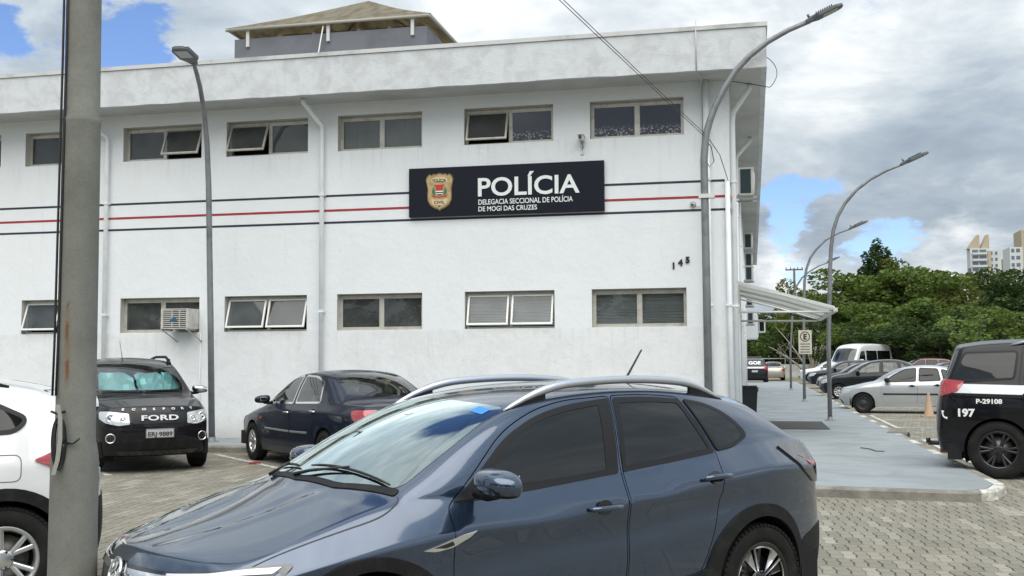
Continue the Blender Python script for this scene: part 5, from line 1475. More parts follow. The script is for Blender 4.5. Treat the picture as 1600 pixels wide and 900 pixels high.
# ================================================================ the other vehicles
def tmpl(kind):
    if kind == 'suv':
        return dict(st=[1.82, 1.62, 1.38, 1.10, .84, .50, .10, -.40, -.92, -1.38, -1.72, -1.90, -2.0],
            w=[(1.82, .76), (1.62, .82), (1.3, .855), (0, .865), (-1.3, .865), (-1.72, .845), (-1.90, .81), (-2.0, .76)], wf=(.96, .985, 1.0, .99),
            z0=[(2, .26), (1, .24), (-1, .24), (-2, .32)], z1=[(2, .45), (0, .42), (-2, .46)], z2=[(2, .66), (0, .68), (-2, .74)],
            z3=[(1.82, .80), (1.2, .88), (0, .92), (-2, .98)],
            z4=[(1.82, .90), (1.38, .985), (1.10, 1.02), (.84, 1.05), (0, 1.06), (-.92, 1.085), (-2, 1.12)],
            y4=[(1.82, .70), (1.38, .765), (.84, .80), (0, .81), (-1.3, .80), (-1.9, .76), (-2.0, .72)],
            fdx=(0, .04, .04, .0, -.04), rdx=(-.02, -.05, -.03, 0, .03),
            front=((2.0, 0), (2.12, 0), (2.12, 0), (2.08, 0), (1.98, .03)), rear=((-2.08, 0), (-2.14, 0), (-2.13, 0), (-2.08, 0), (-2.05, 0)),
            nA=4, nC=11, edge=[(.54, .705, 1.30), (.14, .65, 1.535), (-.40, .635, 1.575), (-.92, .63, 1.565), (-1.38, .635, 1.535), (-1.70, .64, 1.46)],
            ecrown=[.05, .05, .06, .06, .06, .05], crown=[(2, .05), (1.3, .06), (.84, .04), (-2, .02)],
            sweep=[0, 0, 0, .05, .16, .15, .10, 0, 0, -.04, -.10, -.10, 0], pf=2.4, pr=3.2, rw=.335,
            crease_rows=((3, .5), (4, .3), (0, .5)), edge_crease=.35, crease_top=((10, .5),), crease_cap=((0, 4, .6), (1, 4, .4)),
            axles=(1.245, -1.245), Wd=.86,
            ws=[(1.00, 0), (.97, .35), (.82, .68, .06), (.50, .64, .2), (.12, .575, .05), (.18, .3, .3), (.195, 0)],
            bl=('B', [(-.58, 1.17, .05), (.58, 1.17, .05), (.52, 1.45, .06), (-.52, 1.45, .06)]),
            doors=[[(.80, .99, .03), (.82, .70, .05), (.74, .36, .06), (-.16, .36, .03), (-.19, .7, .2), (-.18, 1.05, .2), (-.22, 1.535, .03), (.14, 1.50, .15), (.50, 1.27, .1)],
                   [(-.21, 1.0, .2), (-.20, .7, .2), (-.18, .36, .03), (-.68, .36, .10), (-.80, .56, .12), (-.94, .80, .12), (-.985, 1.08, .04), (-.93, 1.53, .05), (-.24, 1.54, .03)]],
            wins=[[(.66, 1.075, .03), (.42, 1.285, .2), (.12, 1.455, .12), (-.15, 1.485, .03), (-.13, 1.085, .03)],
                  [(-.24, 1.09, .03), (-.27, 1.487, .03), (-.87, 1.48, .05), (-.92, 1.11, .04)],
                  [(-1.04, 1.13, .03), (-1.00, 1.475, .04), (-1.42, 1.45, .06), (-1.63, 1.34, .08), (-1.62, 1.15, .05)]],
            hl=[(1.66, .82, .88), (1.80, .76, .88), (1.98, .60, .86), (2.03, .46, .83), (2.05, .48, .70), (1.96, .64, .69), (1.76, .80, .73)],
            tl=[(-1.70, .82, 1.10), (-1.84, .80, 1.12), (-2.04, .62, 1.12), (-2.06, .60, .92), (-1.93, .78, .86), (-1.76, .84, .92)], hand=((-.05, .95), (-.86, .97)),
            mir=(.56, .84, 1.10), plate_f=.62, plate_b=.80)
    if kind == 'hatch':
        return dict(st=[1.72, 1.52, 1.27, 1.0, .74, .42, .02, -.42, -.82, -1.15, -1.42, -1.62, -1.72],
            w=[(1.72, .70), (1.5, .77), (1.2, .80), (0, .815), (-1.2, .80), (-1.5, .775), (-1.72, .71)], wf=(.96, .985, 1.0, .985),
            z0=[(2, .22), (0, .20), (-2, .26)], z1=[(2, .38), (0, .36), (-2, .40)], z2=[(2, .54), (0, .60), (-2, .62)],
            z3=[(1.72, .66), (1.2, .77), (0, .82), (-2, .84)],
            z4=[(1.72, .72), (1.27, .83), (1.0, .87), (.74, .905), (0, .915), (-.82, .945), (-1.72, .965)],
            y4=[(1.72, .62), (1.27, .70), (.74, .745), (0, .755), (-1.1, .74), (-1.5, .70), (-1.72, .63)],
            fdx=(-.02, .02, .03, .0, -.05), rdx=(-.02, -.06, -.04, 0, .03),
            front=((1.88, 0), (2.0, 0), (2.01, 0), (1.97, 0), (1.88, .03)), rear=((-1.80, 0), (-1.86, 0), (-1.85, 0), (-1.79, 0), (-1.76, 0)),
            nA=4, nC=11, edge=[(.50, .675, 1.09), (.10, .60, 1.31), (-.42, .575, 1.37), (-.80, .575, 1.365), (-1.12, .585, 1.315), (-1.40, .61, 1.18)],
            ecrown=[.05, .05, .05, .05, .05, .05], crown=[(2, .04), (1.2, .06), (.7, .04), (-2, .02)],
            sweep=[0, 0, 0, .06, .18, .16, .10, 0, 0, -.04, -.10, -.10, 0], pf=2.4, pr=2.8, rw=.29,
            crease_rows=((3, .4), (4, .3), (0, .5)), edge_crease=.3, crease_cap=((0, 4, .5), (1, 4, .4)),
            axles=(1.245, -1.245), Wd=.81,
            ws=[(.92, 0), (.88, .33), (.74, .61, .06), (.42, .59, .2), (.10, .53, .05), (.17, .3, .3), (.185, 0)],
            bl=('T', [(-1.30, .0), (-1.27, .3), (-1.22, .48, .05), (-1.58, .54, .05), (-1.67, .3), (-1.70, 0), (-1.67, -.3), (-1.58, -.54, .05), (-1.22, -.48, .05), (-1.27, -.3)]),
            doors=[[(.70, .86, .03), (.72, .60, .05), (.66, .31, .05), (-.28, .31, .03), (-.31, .6, .2), (-.30, .93, .2), (-.34, 1.345, .03), (.02, 1.315, .15), (.42, 1.10, .1)],
                   [(-.33, .9, .2), (-.32, .6, .2), (-.30, .31, .03), (-.74, .31, .08), (-.86, .50, .12), (-.98, .72, .12), (-1.02, .94, .04), (-.93, 1.335, .05), (-.36, 1.35, .03)]],
            wins=[[(.60, .925, .03), (.36, 1.11, .2), (.04, 1.275, .12), (-.27, 1.305, .03), (-.25, .945, .03)],
                  [(-.37, .95, .03), (-.39, 1.308, .03), (-.88, 1.292, .05), (-.95, .97, .04)],
                  [(-1.06, .985, .03), (-.99, 1.275, .05), (-1.13, 1.235, .06), (-1.34, 1.03, .05), (-1.33, .99, .03)]],
            hl=[(1.52, .76, .75), (1.70, .69, .73), (1.86, .52, .70), (1.90, .42, .67), (1.90, .44, .56), (1.82, .60, .55), (1.66, .73, .60)],
            tl=[(-1.50, .76, .96), (-1.62, .73, .97), (-1.76, .56, .96), (-1.80, .54, .76), (-1.70, .66, .72), (-1.56, .76, .76)], hand=((-.16, .80), (-.87, .82)),
            mir=(.52, .78, .95), plate_f=.45, plate_b=.60)
    if kind == 'sedan':
        return dict(st=[2.05, 1.82, 1.52, 1.20, .90, .52, .08, -.40, -.84, -1.22, -1.62, -1.95, -2.22, -2.34],
            w=[(2.05, .76), (1.82, .83), (1.4, .875), (0, .888), (-1.4, .88), (-1.95, .85), (-2.22, .80), (-2.34, .75)], wf=(.95, .98, 1.0, .985),
            z0=[(2, .20), (0, .19), (-2.3, .26)], z1=[(2, .36), (0, .35), (-2.3, .42)], z2=[(2, .52), (0, .60), (-2.3, .66)],
            z3=[(2.05, .62), (1.4, .75), (0, .82), (-1.5, .86), (-2.3, .84)],
            z4=[(2.05, .68), (1.52, .79), (1.2, .84), (.90, .885), (0, .915), (-.84, .945), (-1.62, .975), (-2.22, .955), (-2.34, .93)],
            y4=[(2.05, .68), (1.52, .74), (.90, .80), (0, .81), (-1.2, .80), (-1.62, .76), (-2.22, .72), (-2.34, .68)],
            fdx=(-.02, .03, .04, .0, -.05), rdx=(-.02, -.05, -.04, 0, .02),
            front=((2.20, 0), (2.33, 0), (2.34, 0), (2.28, 0), (2.20, .03)), rear=((-2.40, 0), (-2.50, 0), (-2.50, 0), (-2.45, 0), (-2.40, 0)),
            nA=4, nC=10, edge=[(.60, .72, 1.09), (.18, .63, 1.325), (-.40, .605, 1.385), (-.84, .60, 1.365), (-1.20, .62, 1.25)],
            ecrown=[.05, .05, .05, .05, .05], crown=[(2, .04), (1.2, .06), (.9, .04), (-1.6, .035), (-2.4, .03)],
            sweep=[0, 0, 0, .08, .20, .18, .12, 0, -.08, -.18, -.16, -.06, 0, 0], pf=2.6, pr=2.8, rw=.315,
            crease_rows=((3, .5), (4, .35), (0, .5)), edge_crease=.3, crease_cap=((0, 4, .5), (1, 4, .5)),
            axles=(1.357, -1.357), Wd=.88,
            ws=[(1.08, 0), (1.04, .35), (.88, .67, .06), (.55, .625, .2), (.20, .55, .05), (.28, .3, .3), (.30, 0)],
            bl=('T', [(-1.02, .0), (-1.01, .3), (-.95, .50, .05), (-1.56, .60, .07), (-1.70, .3), (-1.74, 0), (-1.70, -.3), (-1.56, -.60, .07), (-.95, -.50, .05), (-1.01, -.3)]),
            doors=[[(.86, .85, .03), (.88, .60, .05), (.80, .31, .05), (-.14, .31, .03), (-.17, .6, .2), (-.18, .93, .2), (-.24, 1.365, .03), (.12, 1.335, .15), (.54, 1.11, .1)],
                   [(-.20, .9, .2), (-.19, .6, .2), (-.16, .31, .03), (-.80, .31, .08), (-.94, .52, .12), (-1.06, .74, .12), (-1.16, .94, .04), (-.97, 1.29, .08), (-.70, 1.36, .1), (-.26, 1.37, .03)]],
            wins=[[(.74, .925, .03), (.48, 1.11, .2), (.14, 1.29, .12), (-.17, 1.325, .03), (-.13, .945, .03)],
                  [(-.24, .95, .03), (-.28, 1.328, .03), (-.66, 1.315, .1), (-.92, 1.245, .08), (-1.07, .975, .04)]],
            hl=[(1.82, .84, .69), (2.02, .76, .68), (2.16, .58, .66), (2.22, .46, .64), (2.24, .46, .52), (2.12, .70, .52), (1.96, .80, .56)],
            tl=[(-2.14, .84, .875), (-2.22, .80, .89), (-2.40, .62, .90), (-2.44, .54, .88), (-2.46, .56, .76), (-2.34, .74, .74), (-2.18, .84, .77)], hand=((-.04, .80), (-.98, .83)),
            mir=(.60, .86, .95), plate_f=.42, plate_b=.66)
    if kind == 'van':
        return dict(st=[2.45, 2.25, 2.0, 1.80, 1.45, .9, .2, -.7, -1.6, -2.4, -2.85, -2.95],
            w=[(2.45, .80), (2.2, .90), (1.8, .95), (0, .98), (-2.6, .97), (-2.95, .92)], wf=(.97, .99, 1.0, 1.0),
            z0=[(3, .30), (-3, .32)], z1=[(3, .50), (-3, .50)], z2=[(3, .80), (-3, .85)], z3=[(2.45, 1.0), (1.8, 1.12), (-3, 1.15)],
            z4=[(2.45, 1.12), (2.0, 1.28), (1.80, 1.34), (0, 1.34), (-3, 1.36)], y4=[(2.45, .72), (1.8, .88), (0, .95), (-3, .94)],
            fdx=(0, .02, .02, 0, -.03), rdx=(0, 0, 0, 0, 0),
            front=((2.60, 0), (2.72, 0), (2.72, 0), (2.66, 0), (2.56, .03)), rear=((-3.02, 0), (-3.05, 0), (-3.05, 0), (-3.05, 0), (-3.05, 0)),
            nA=3, nC=11, edge=[(1.42, .86, 1.85), (1.05, .80, 2.42), (.35, .80, 2.56), (-.7, .80, 2.58), (-1.6, .80, 2.58), (-2.4, .80, 2.56), (-2.85, .80, 2.50)],
            ecrown=[.06, .08, .09, .09, .09, .09, .08], crown=[(3, .06), (1.8, .06), (-3, .04)],
            sweep=[0, 0, .05, .18, .16, .12, 0, 0, 0, 0, -.05, -.05], pf=2.6, pr=4, rw=.34, crease_rows=((4, .3), (0, .5)), edge_crease=.3, crease_top=((10, .5),), crease_cap=((0, 4, .4), (1, 4, .7)),
            axles=(1.80, -1.86), Wd=.96,
            ws=[(1.95, 0), (1.92, .4), (1.74, .76, .08), (1.40, .76, .2), (1.12, .70, .06), (1.17, .3, .3), (1.18, 0)], bl=None,
            doors=[[(1.50, 1.28, .03), (1.42, .90, .05), (1.38, .42, .05), (.50, .42, .03), (.50, 2.25, .05), (1.02, 2.22, .15), (1.40, 1.66, .1)]],
            wins=[[(1.36, 1.42, .03), (1.20, 1.80, .2), (.96, 2.12, .1), (.58, 2.12, .03), (.58, 1.42, .03)],
                  [(.38, 1.50, .05), (.38, 2.15, .05), (-.90, 2.15, .05), (-.90, 1.50, .05)], [(-1.02, 1.50, .05), (-1.02, 2.15, .05), (-2.62, 2.15, .05), (-2.62, 1.50, .05)]],
            hl=[(2.22, .90, 1.05), (2.42, .82, 1.08), (2.56, .62, 1.02), (2.62, .60, .82), (2.46, .82, .82)],
            tl=None, hand=((.62, 1.15),), mir=(1.35, .97, 1.55), plate_f=.6, plate_b=.8)
def scaled(T, sx, sy, sz):
    fac = T.get('rearfac', 1.0); xa = T['axles'][1]-.02
    class _X(float):
        pass
    def fx(x): return (x if x > xa else xa+(x-xa)*fac)*sx
    def p3(p): return (fx(p[0]), p[1]*sy, p[2]*sz)
    S = dict(T)
    S['st'] = [fx(x) for x in T['st']]
    for k in ('z0', 'z1', 'z2', 'z3', 'z4'): S[k] = [(fx(x), z*sz) for x, z in T[k]]
    for k in ('w', 'y4'): S[k] = [(fx(x), y*sy) for x, y in T[k]]
    S['crown'] = [(x*sx, z*sz) for x, z in T['crown']]
    for k in ('front', 'rear'): S[k] = tuple((fx(a), b*sz) for a, b in T[k])
    for k in ('fdx', 'rdx', 'sweep'): S[k] = [a*sx for a in T[k]]
    S['edge'] = [p3(p) for p in T['edge']]; S['ecrown'] = [a*sz for a in T['ecrown']]
    S['axles'] = tuple(a*sx for a in T['axles']); S['Wd'] = T['Wd']*sy
    xz = lambda p: (fx(p[0]), p[1]*sz)+tuple(p[2:])
    xy = lambda p: (fx(p[0]), p[1]*sy)+tuple(p[2:])
    yz = lambda p: (p[0]*sy, p[1]*sz)+tuple(p[2:])
    S['ws'] = [xy(p) for p in T['ws']]
    if T['bl']: S['bl'] = (T['bl'][0], [(xy if T['bl'][0] == 'T' else yz)(p) for p in T['bl'][1]])
    S['doors'] = [[xz(p) for p in d] for d in T['doors']]; S['wins'] = [[xz(p) for p in d] for d in T['wins']]
    for k in ('hl', 'tl'): S[k] = [p3(p) for p in T[k]] if T[k] else None
    S['hand'] = [(a*sx, b*sz) for a, b in T['hand']]; S['mir'] = p3(T['mir'])
    S['plate_f'] = T['plate_f']*sz; S['plate_b'] = T['plate_b']*sz
    return S
def loop3(P, pts, r=.02):
    ax, up, d = P if not isinstance(P, str) else PROJ[P]
    return fillet([(Vector(p).dot(ax), Vector(p).dot(up)) for p in pts], r, .02)
def make_car(kind, name, label, cat, loc, heading, color, scale=(1, 1, 1), level=2, r=None, wheels='ten', rimr=.6, rim=None, glassm='tint2', see=False,
             handles='body', cladding=False, trim=None, mirrorm=None, metal=.4, group=None, mod=None, plates=True, paintm=None, steer=0.0):
    T = tmpl(kind)
    if mod: mod(T)
    S = scaled(T, *scale); S['rw'] = r or T['rw']
    root = empty(name, (loc[0], loc[1], 0), heading, label, cat, group)
    PB = paintm or paint(name+'_paint', color, metal)
    car = Car(S, level)
    ra = S['rw']+.045; xf, xr = S['axles']
    doors = [fillet(d, .05) for d in S['doors']]; wins = [fillet(w, .03) for w in S['wins']]
    car.cuts = [offset_poly(d, .004) for d in doors]+[arch_cut(x, S['rw'], ra, .05) for x in S['axles']]
    extra = wins[len(doors):]
    if see: car.cuts += [offset_poly(w, -.006) for w in extra]
    ws = S['ws']; ws = ws+[(p[0], -p[1])+tuple(p[2:]) for p in ws[-2:0:-1]]
    wsf = fillet(ws, .1); wsc = offset_poly(wsf, -.045)
    car.topcuts = [wsc]
    GL = M_[glassm] if not see else M_['greenglass']
    if S['bl'] and S['bl'][0] == 'T' and see:
        blf = fillet(S['bl'][1], .1); blc = offset_poly(blf, -.04); car.topcuts.append(blc)
    car.shell(PB, root)
    st_ = .09
    car.patch('windshield', wsf, M_['clear'], root, 'T', off=.002, skirt=.005, step=.12)
    car.patch('windshield_border', wsf, M_['gloss_black'], root, 'T', off=-.003, holes=[wsc], skirt=0, step=.07)
    if S['bl']:
        P, lp = S['bl']
        if P == 'T' and see:
            car.patch('rear_window', blf, M_['greenglass'], root, 'T', off=.002, skirt=.005, step=.12)
            car.patch('rear_window_border', blf, M_['gloss_black'], root, 'T', off=-.003, holes=[blc], skirt=0, step=.07)
        else: car.patch('rear_window', fillet(lp, .05), M_['tint'], root, P, off=.004, step=.1)
    for i, d in enumerate(doors):
        car.patch('door', d, PB, root, 'L', off=0, holes=[wins[i]], mirror=True, skirt=.03, step=st_)
    for w in wins:
        car.patch('side_window', w, GL, root, 'L', off=.007 if (w in extra and not see) else .0005, mirror=True, skirt=.005, step=.06 if (w in extra and not see) else .12)
        car.patch('window_trim', offset_poly(w, .022), trim or M_['trim'], root, 'L', off=.008 if (w in extra and not see) else .003, holes=[offset_poly(w, -.006)], mirror=True, skirt=.01, step=.06)
    # arch lips
    am = M_['blackplastic'] if cladding else PB
    wd = .075 if cladding else .028
    for x in S['axles']:
        ro = archring(x, S['rw'], ra+wd, -6, 186, 26); ri = archring(x, S['rw'], ra-.004, -8, 188, 26)
        car.patch('arch_cladding' if cladding else 'arch_lip', densify(ro+ri[::-1], .04), am, root, 'L', off=.012 if cladding else .006, mirror=True, step=.05, skirt=.03)
    if cladding:
        z = lerp_tab(S['z1'], 0)
        car.patch('sill_cladding', fillet([(xf-ra, z-.22), (xf-ra-.03, z+.02, .04), (xr+ra+.03, z+.04, .04), (xr+ra, z-.22)], .03), M_['blackplastic'], root, 'L', off=.011, mirror=True, skirt=.02, step=.1)
    # lamps
    if S['hl']:
        Dh = diag(40); car.patch('headlight', loop3(Dh, S['hl']), M_['lens'], root, Dh, off=.008, mirror=True, step=.06)
    if S['tl']:
        Dt = diag(140); car.patch('tail_light', loop3(Dt, S['tl']), M_['redlens'], root, Dt, off=.016, mirror=True, step=.04, skirt=.02)
    hm = PB if handles == 'body' else M_['chrome'] if handles == 'chrome' else M_['blackplastic']
    for (hx, hz) in S['hand']: handle(car, hx, hz, hm, root, .18)
    for s_ in (1, -1): side_mirror(root, S['mir'][0], s_*S['mir'][1], S['mir'][2]+.03, s_, mirrorm or PB, 1.0)
    gz = S['front'][3][1]+lerp_tab(S['z3'], S['st'][0]); 
    car.patch('grille', fillet([(-.42, gz+.03), (.42, gz+.03), (.38, gz-.10), (-.38, gz-.10)], .03), M_['gloss_black'], root, 'F', off=.006, step=.08)
    car.patch('lower_grille', fillet([(-.42, gz-.28), (.42, gz-.28), (.45, gz-.40), (-.45, gz-.40)], .03), M_['blackplastic'], root, 'F', off=.006, step=.08)
    if plates:
        for P, z, sg in (('F', S['plate_f'], 1), ('B', S['plate_b'], -1)):
            h = car.on(P, 0, z)
            if h: x = h[0].x; newbox('licence_plate', min(x-.02*sg, x+.012*sg), max(x-.02*sg, x+.012*sg), -.2, .2, z-.065, z+.065, M_['plate'], root, .003)
    underbody(root, S, S['axles'], ra, S['Wd'])
    dz = S['mir'][2]-.06
    seats(root, [(S['axles'][0]*.0-.05, (.36, -.36), dz-.42), (-.85 if kind != 'van' else -1.2, (.36, -.36), dz-.40)], M_['seat'], .36, S['mir'][0]+.05, dz+.03)
    for x in S['axles']:
        for s_ in (1, -1):
            wheel(root, x, s_*(S['Wd']-.105), S['rw'], s_, wheels, rimr, .20, rim or M_['alloy'], steer=steer if x > 0 else 0)
    return root, car, S, PB
def place_text(car, P, u, v, s, size, m, parent, name='lettering', bold=0.0, align='CENTER', extrude=.002, off=.004, width=1.0, spacing=1.0, right_side=False, label=None):
    """lettering lying on the body at (u, v) of projection P; right_side: mirrored to the car's right flank"""
    ax, up, d = P if not isinstance(P, str) else PROJ[P]
    h = car.on(P, u, v); p, n = h
    if right_side: p = Vector((p.x, -p.y, p.z)); n = Vector((n.x, -n.y, n.z)); d = Vector((d.x, -d.y, d.z))
    z = n; x = Vector((0, 0, 1)).cross(z).normalized(); y = z.cross(x)
    M = Matrix((x.to_4d(), y.to_4d(), z.to_4d(), (p+n*off).to_4d())).transposed()
    for i in range(3): M[3][i] = 0
    M[3][3] = 1
    return textmesh(name, s, size, m, M, parent, bold, extrude, align, width, label, spacing)

# ---- black compact SUV facing the camera
def build_black_suv():
    def mod(T):
        T['tl'] = T['tl']
    root, car, S, PB = make_car('suv', 'compact_suv', 'black compact SUV with a blue sunshade behind its windscreen, facing the camera', 'car', (-9.92, -4.02), R(313), (.008, .008, .010),
        (1.0, 1.0, 1.05), 3, .33, 'five_double', .6, see=False, glassm='tint', handles='body', mirrorm=M_['chrome'], metal=0, plates=False)
    for o in list(root.children):
        if o.name.split('.')[0] in ('headlight', 'grille', 'lower_grille'): bpy.data.objects.remove(o)
    Dh = diag(22)
    hl = [(1.74, .80, .90), (1.86, .72, .905), (1.98, .60, .89), (2.03, .44, .87), (2.06, .42, .72), (2.02, .58, .70), (1.90, .73, .74), (1.78, .80, .80)]
    for sgn, nm in ((1, 'l'),):
        hs = car.patch('headlight', loop3(Dh, hl), M_['lens'], root, Dh, off=.008, mirror=True, step=.04)
    for s_ in (1, -1):
        par = hs[0] if s_ > 0 else hs[1]
        for (y, z, r_) in ((.66, .81, .062), (.50, .79, .042)):
            h = car.on('F', y, z); p = Vector((h[0].x, h[0].y*s_, h[0].z)); n = Vector((1, .15*s_, .1)).normalized()
            Mx = Matrix.Translation(p+n*.006) @ n.to_track_quat('Z', 'Y').to_matrix().to_4x4()
            bm = bmesh.new(); lathe(bm, [(r_, .0), (r_, .012), (r_*.82, .014), (r_*.7, .006), (r_*.4, .010), (0, .012)], 24, 'Z', Mx); bm_obj('reflector', bm, M_['chrome'], par)
    car.patch('grille', fillet([(-.40, .885, .02), (.40, .885, .02), (.37, .725, .03), (-.37, .725, .03)], .02), mat_once('grille_mesh', (.004, .004, .004), .6), root, 'F', off=.010, step=.06, skirt=.02)
    place_text(car, 'F', 0, .772, 'FORD', .108, M_['whitepaint'], root, 'grille_lettering', .003, width=1.85, off=.014, extrude=.004, spacing=1.05)
    for i, ch in enumerate('ECOSPORT'):
        u = -.49+.14*i
        h = car.on('F', u, .925)
        if h: place_text(car, 'F', u, .915, ch, .050, M_['whitepaint'], root, 'bonnet_letter', .002, width=1.4, off=.012)
    hp = car.on('F', 0, .585); x = hp[0].x
    pl = newbox('licence_plate', x+.0, x+.018, -.20, .20, .52, .65, M_['plate'], root, .004)
    M = Matrix.Translation((x+.020, 0, .545)) @ Matrix(((0, 0, 1, 0), (1, 0, 0, 0), (0, 1, 0, 0), (0, 0, 0, 1)))
    textmesh('plate_number', 'ERJ\u00b79889', .088, M_['black'], M, pl, .002, .001, 'CENTER', 1.12)
    bm = bmesh.new(); box(bm, x+.0185, x+.0195, -.195, .195, .525, .529); box(bm, x+.0185, x+.0195, -.195, .195, .641, .645); box(bm, x+.0185, x+.0195, -.195, -.191, .529, .641); box(bm, x+.0185, x+.0195, .191, .195, .529, .641)
    bm_obj('plate_border', bm, M_['black'], pl)
    car.patch('lower_grille', fillet([(-.50, .50, .02), (.50, .50, .02), (.44, .36, .04), (-.44, .36, .04)], .02), M_['blackplastic'], root, 'F', off=.006, step=.08)
    for s_ in (1, -1):
        h = car.on('F', .64, .52); p = Vector((h[0].x, .66*s_, .52)); n = Vector((1, .25*s_, 0)).normalized()
        Mx = Matrix.Translation(p) @ n.to_track_quat('Z', 'Y').to_matrix().to_4x4()
        bm = bmesh.new(); lathe(bm, [(.070, -.02), (.071, .010), (.062, .013), (.057, .004)], 28, 'Z', Mx); lathe(bm, [(.060, .004), (.03, -.0), (0, .002)], 28, 'Z', Mx, mi=1)
        bm_obj('fog_light', bm, [M_['chrome'], M_['lensdark']], root)
    car.patch('skid_plate', fillet([(-.60, .335, .02), (.60, .335, .02), (.52, .27, .03), (-.52, .27, .03)], .02), M_['gloss_black'], root, 'F', off=.010, step=.08)
    # crumpled sunshade behind the windscreen
    foil = mat('sunshade_foil', (.50, .86, .93), .3, .3)
    for (y0, y1, sd) in ((-.62, -.04, 3), (.0, .42, 5), (.40, .66, 8)):
        rnd = random.Random(sd); bm = bmesh.new(); nx, nz = 7, 5; g = []
        for i in range(nx):
            row = []
            for j in range(nz):
                t = j/(nz-1); y = y0+(y1-y0)*i/(nx-1)
                top = 1.0-(.25 if i in (0, nx-1) else 0)*(1 if sd == 3 else .4)
                q = Vector((.74-.52*t*top, y, 1.09+.37*t*top))+Vector((rnd.uniform(-.03, .03), rnd.uniform(-.012, .012), rnd.uniform(-.01, .01)))
                row.append(bm.verts.new(q))
            g.append(row)
        for i in range(nx-1):
            for j in range(nz-1): bm.faces.new((g[i][j], g[i+1][j], g[i+1][j+1], g[i][j+1]))
        o = bm_obj('sunshade', bm, foil, root); md = o.modifiers.new('t', 'SOLIDIFY'); md.thickness = .004
    for s_ in (1, -1):
        pts = [Vector((x, s_*.60, car.on('T', max(x, -1.6), .60)[0].z+dz)) for x, dz in ((.12, .0), (.04, .05), (-.2, .07), (-.9, .07), (-1.4, .055), (-1.52, .0))]
        newtube('roof_rail', arc(pts[0], pts[1], pts[2], 6)+pts[3:], .022, M_['blackplastic'], root, 10)
        for x in (.0, -1.38):
            z = car.on('T', x, .60)[0].z; newbox('rail_foot', x-.06, x+.06, s_*.60-.018, s_*.60+.018, z-.01, z+.06, M_['blackplastic'], root, .008)
    zz = car.on('T', .12, -.12)[0].z
    newtube('antenna', [(.10, -.15, zz), (-.16, -.15, zz+.33)], [.006, .003], M_['black'], root, 6)
    for (y0, y1) in ((.62, .02), (-.02, -.60)):
        pts = [car.on('T', .99-.12*abs(y0+(y1-y0)*k/6)**1.5/.5, y0+(y1-y0)*k/6) for k in range(7)]
        newtube('wiper', [h[0]+h[1]*.015 for h in pts], .008, M_['black'], root, 6)
build_black_suv()

# ---- dark blue saloon nosed in to the wall
def build_blue_saloon():
    def mod(T): T['hand'] = ((-.06, .80), (-.99, .84))
    root, car, S, PB = make_car('sedan', 'saloon_car', 'dark navy blue saloon parked nose towards the wall, with green tinted see-through windows', 'car', (-6.47, -3.68), R(135.5), (.009, .013, .028),
        (1.08, 1, 1.05), 3, .315, 'ten', .58, see=True, handles='chrome', metal=.3, trim=M_['chrome'], mod=mod)
    car.strip('side_moulding', smoothline([(.86, .56), (.2, .555), (-.15, .555)], 3), .03, M_['satin'], root, 'L', off=.004, depth=.006)
    car.strip('side_moulding', smoothline([(-.20, .555), (-.6, .56), (-.86, .565)], 3), .03, M_['satin'], root, 'L', off=.004, depth=.006)
    Dh = 'L'
    car.patch('side_marker', fillet([(1.02, .70), (1.02, .735), (1.12, .728), (1.12, .70)], .01), M_['amber'], root, 'L', off=.008, mirror=True, step=.03)
    # child seat and cargo seen through the back light
    newbox('parcel_shelf', -1.62, -1.10, -.60, .60, .90, .92, M_['seatbeige'], root)
    car.patch('tail_lens', loop3(diag(140), [(-2.24, .78, .88), (-2.40, .62, .885), (-2.42, .56, .80), (-2.30, .76, .79)], .01), mat_once('pink_lens', (.42, .17, .17), .15), root, diag(140), off=.012, mirror=True, step=.04)
build_blue_saloon()

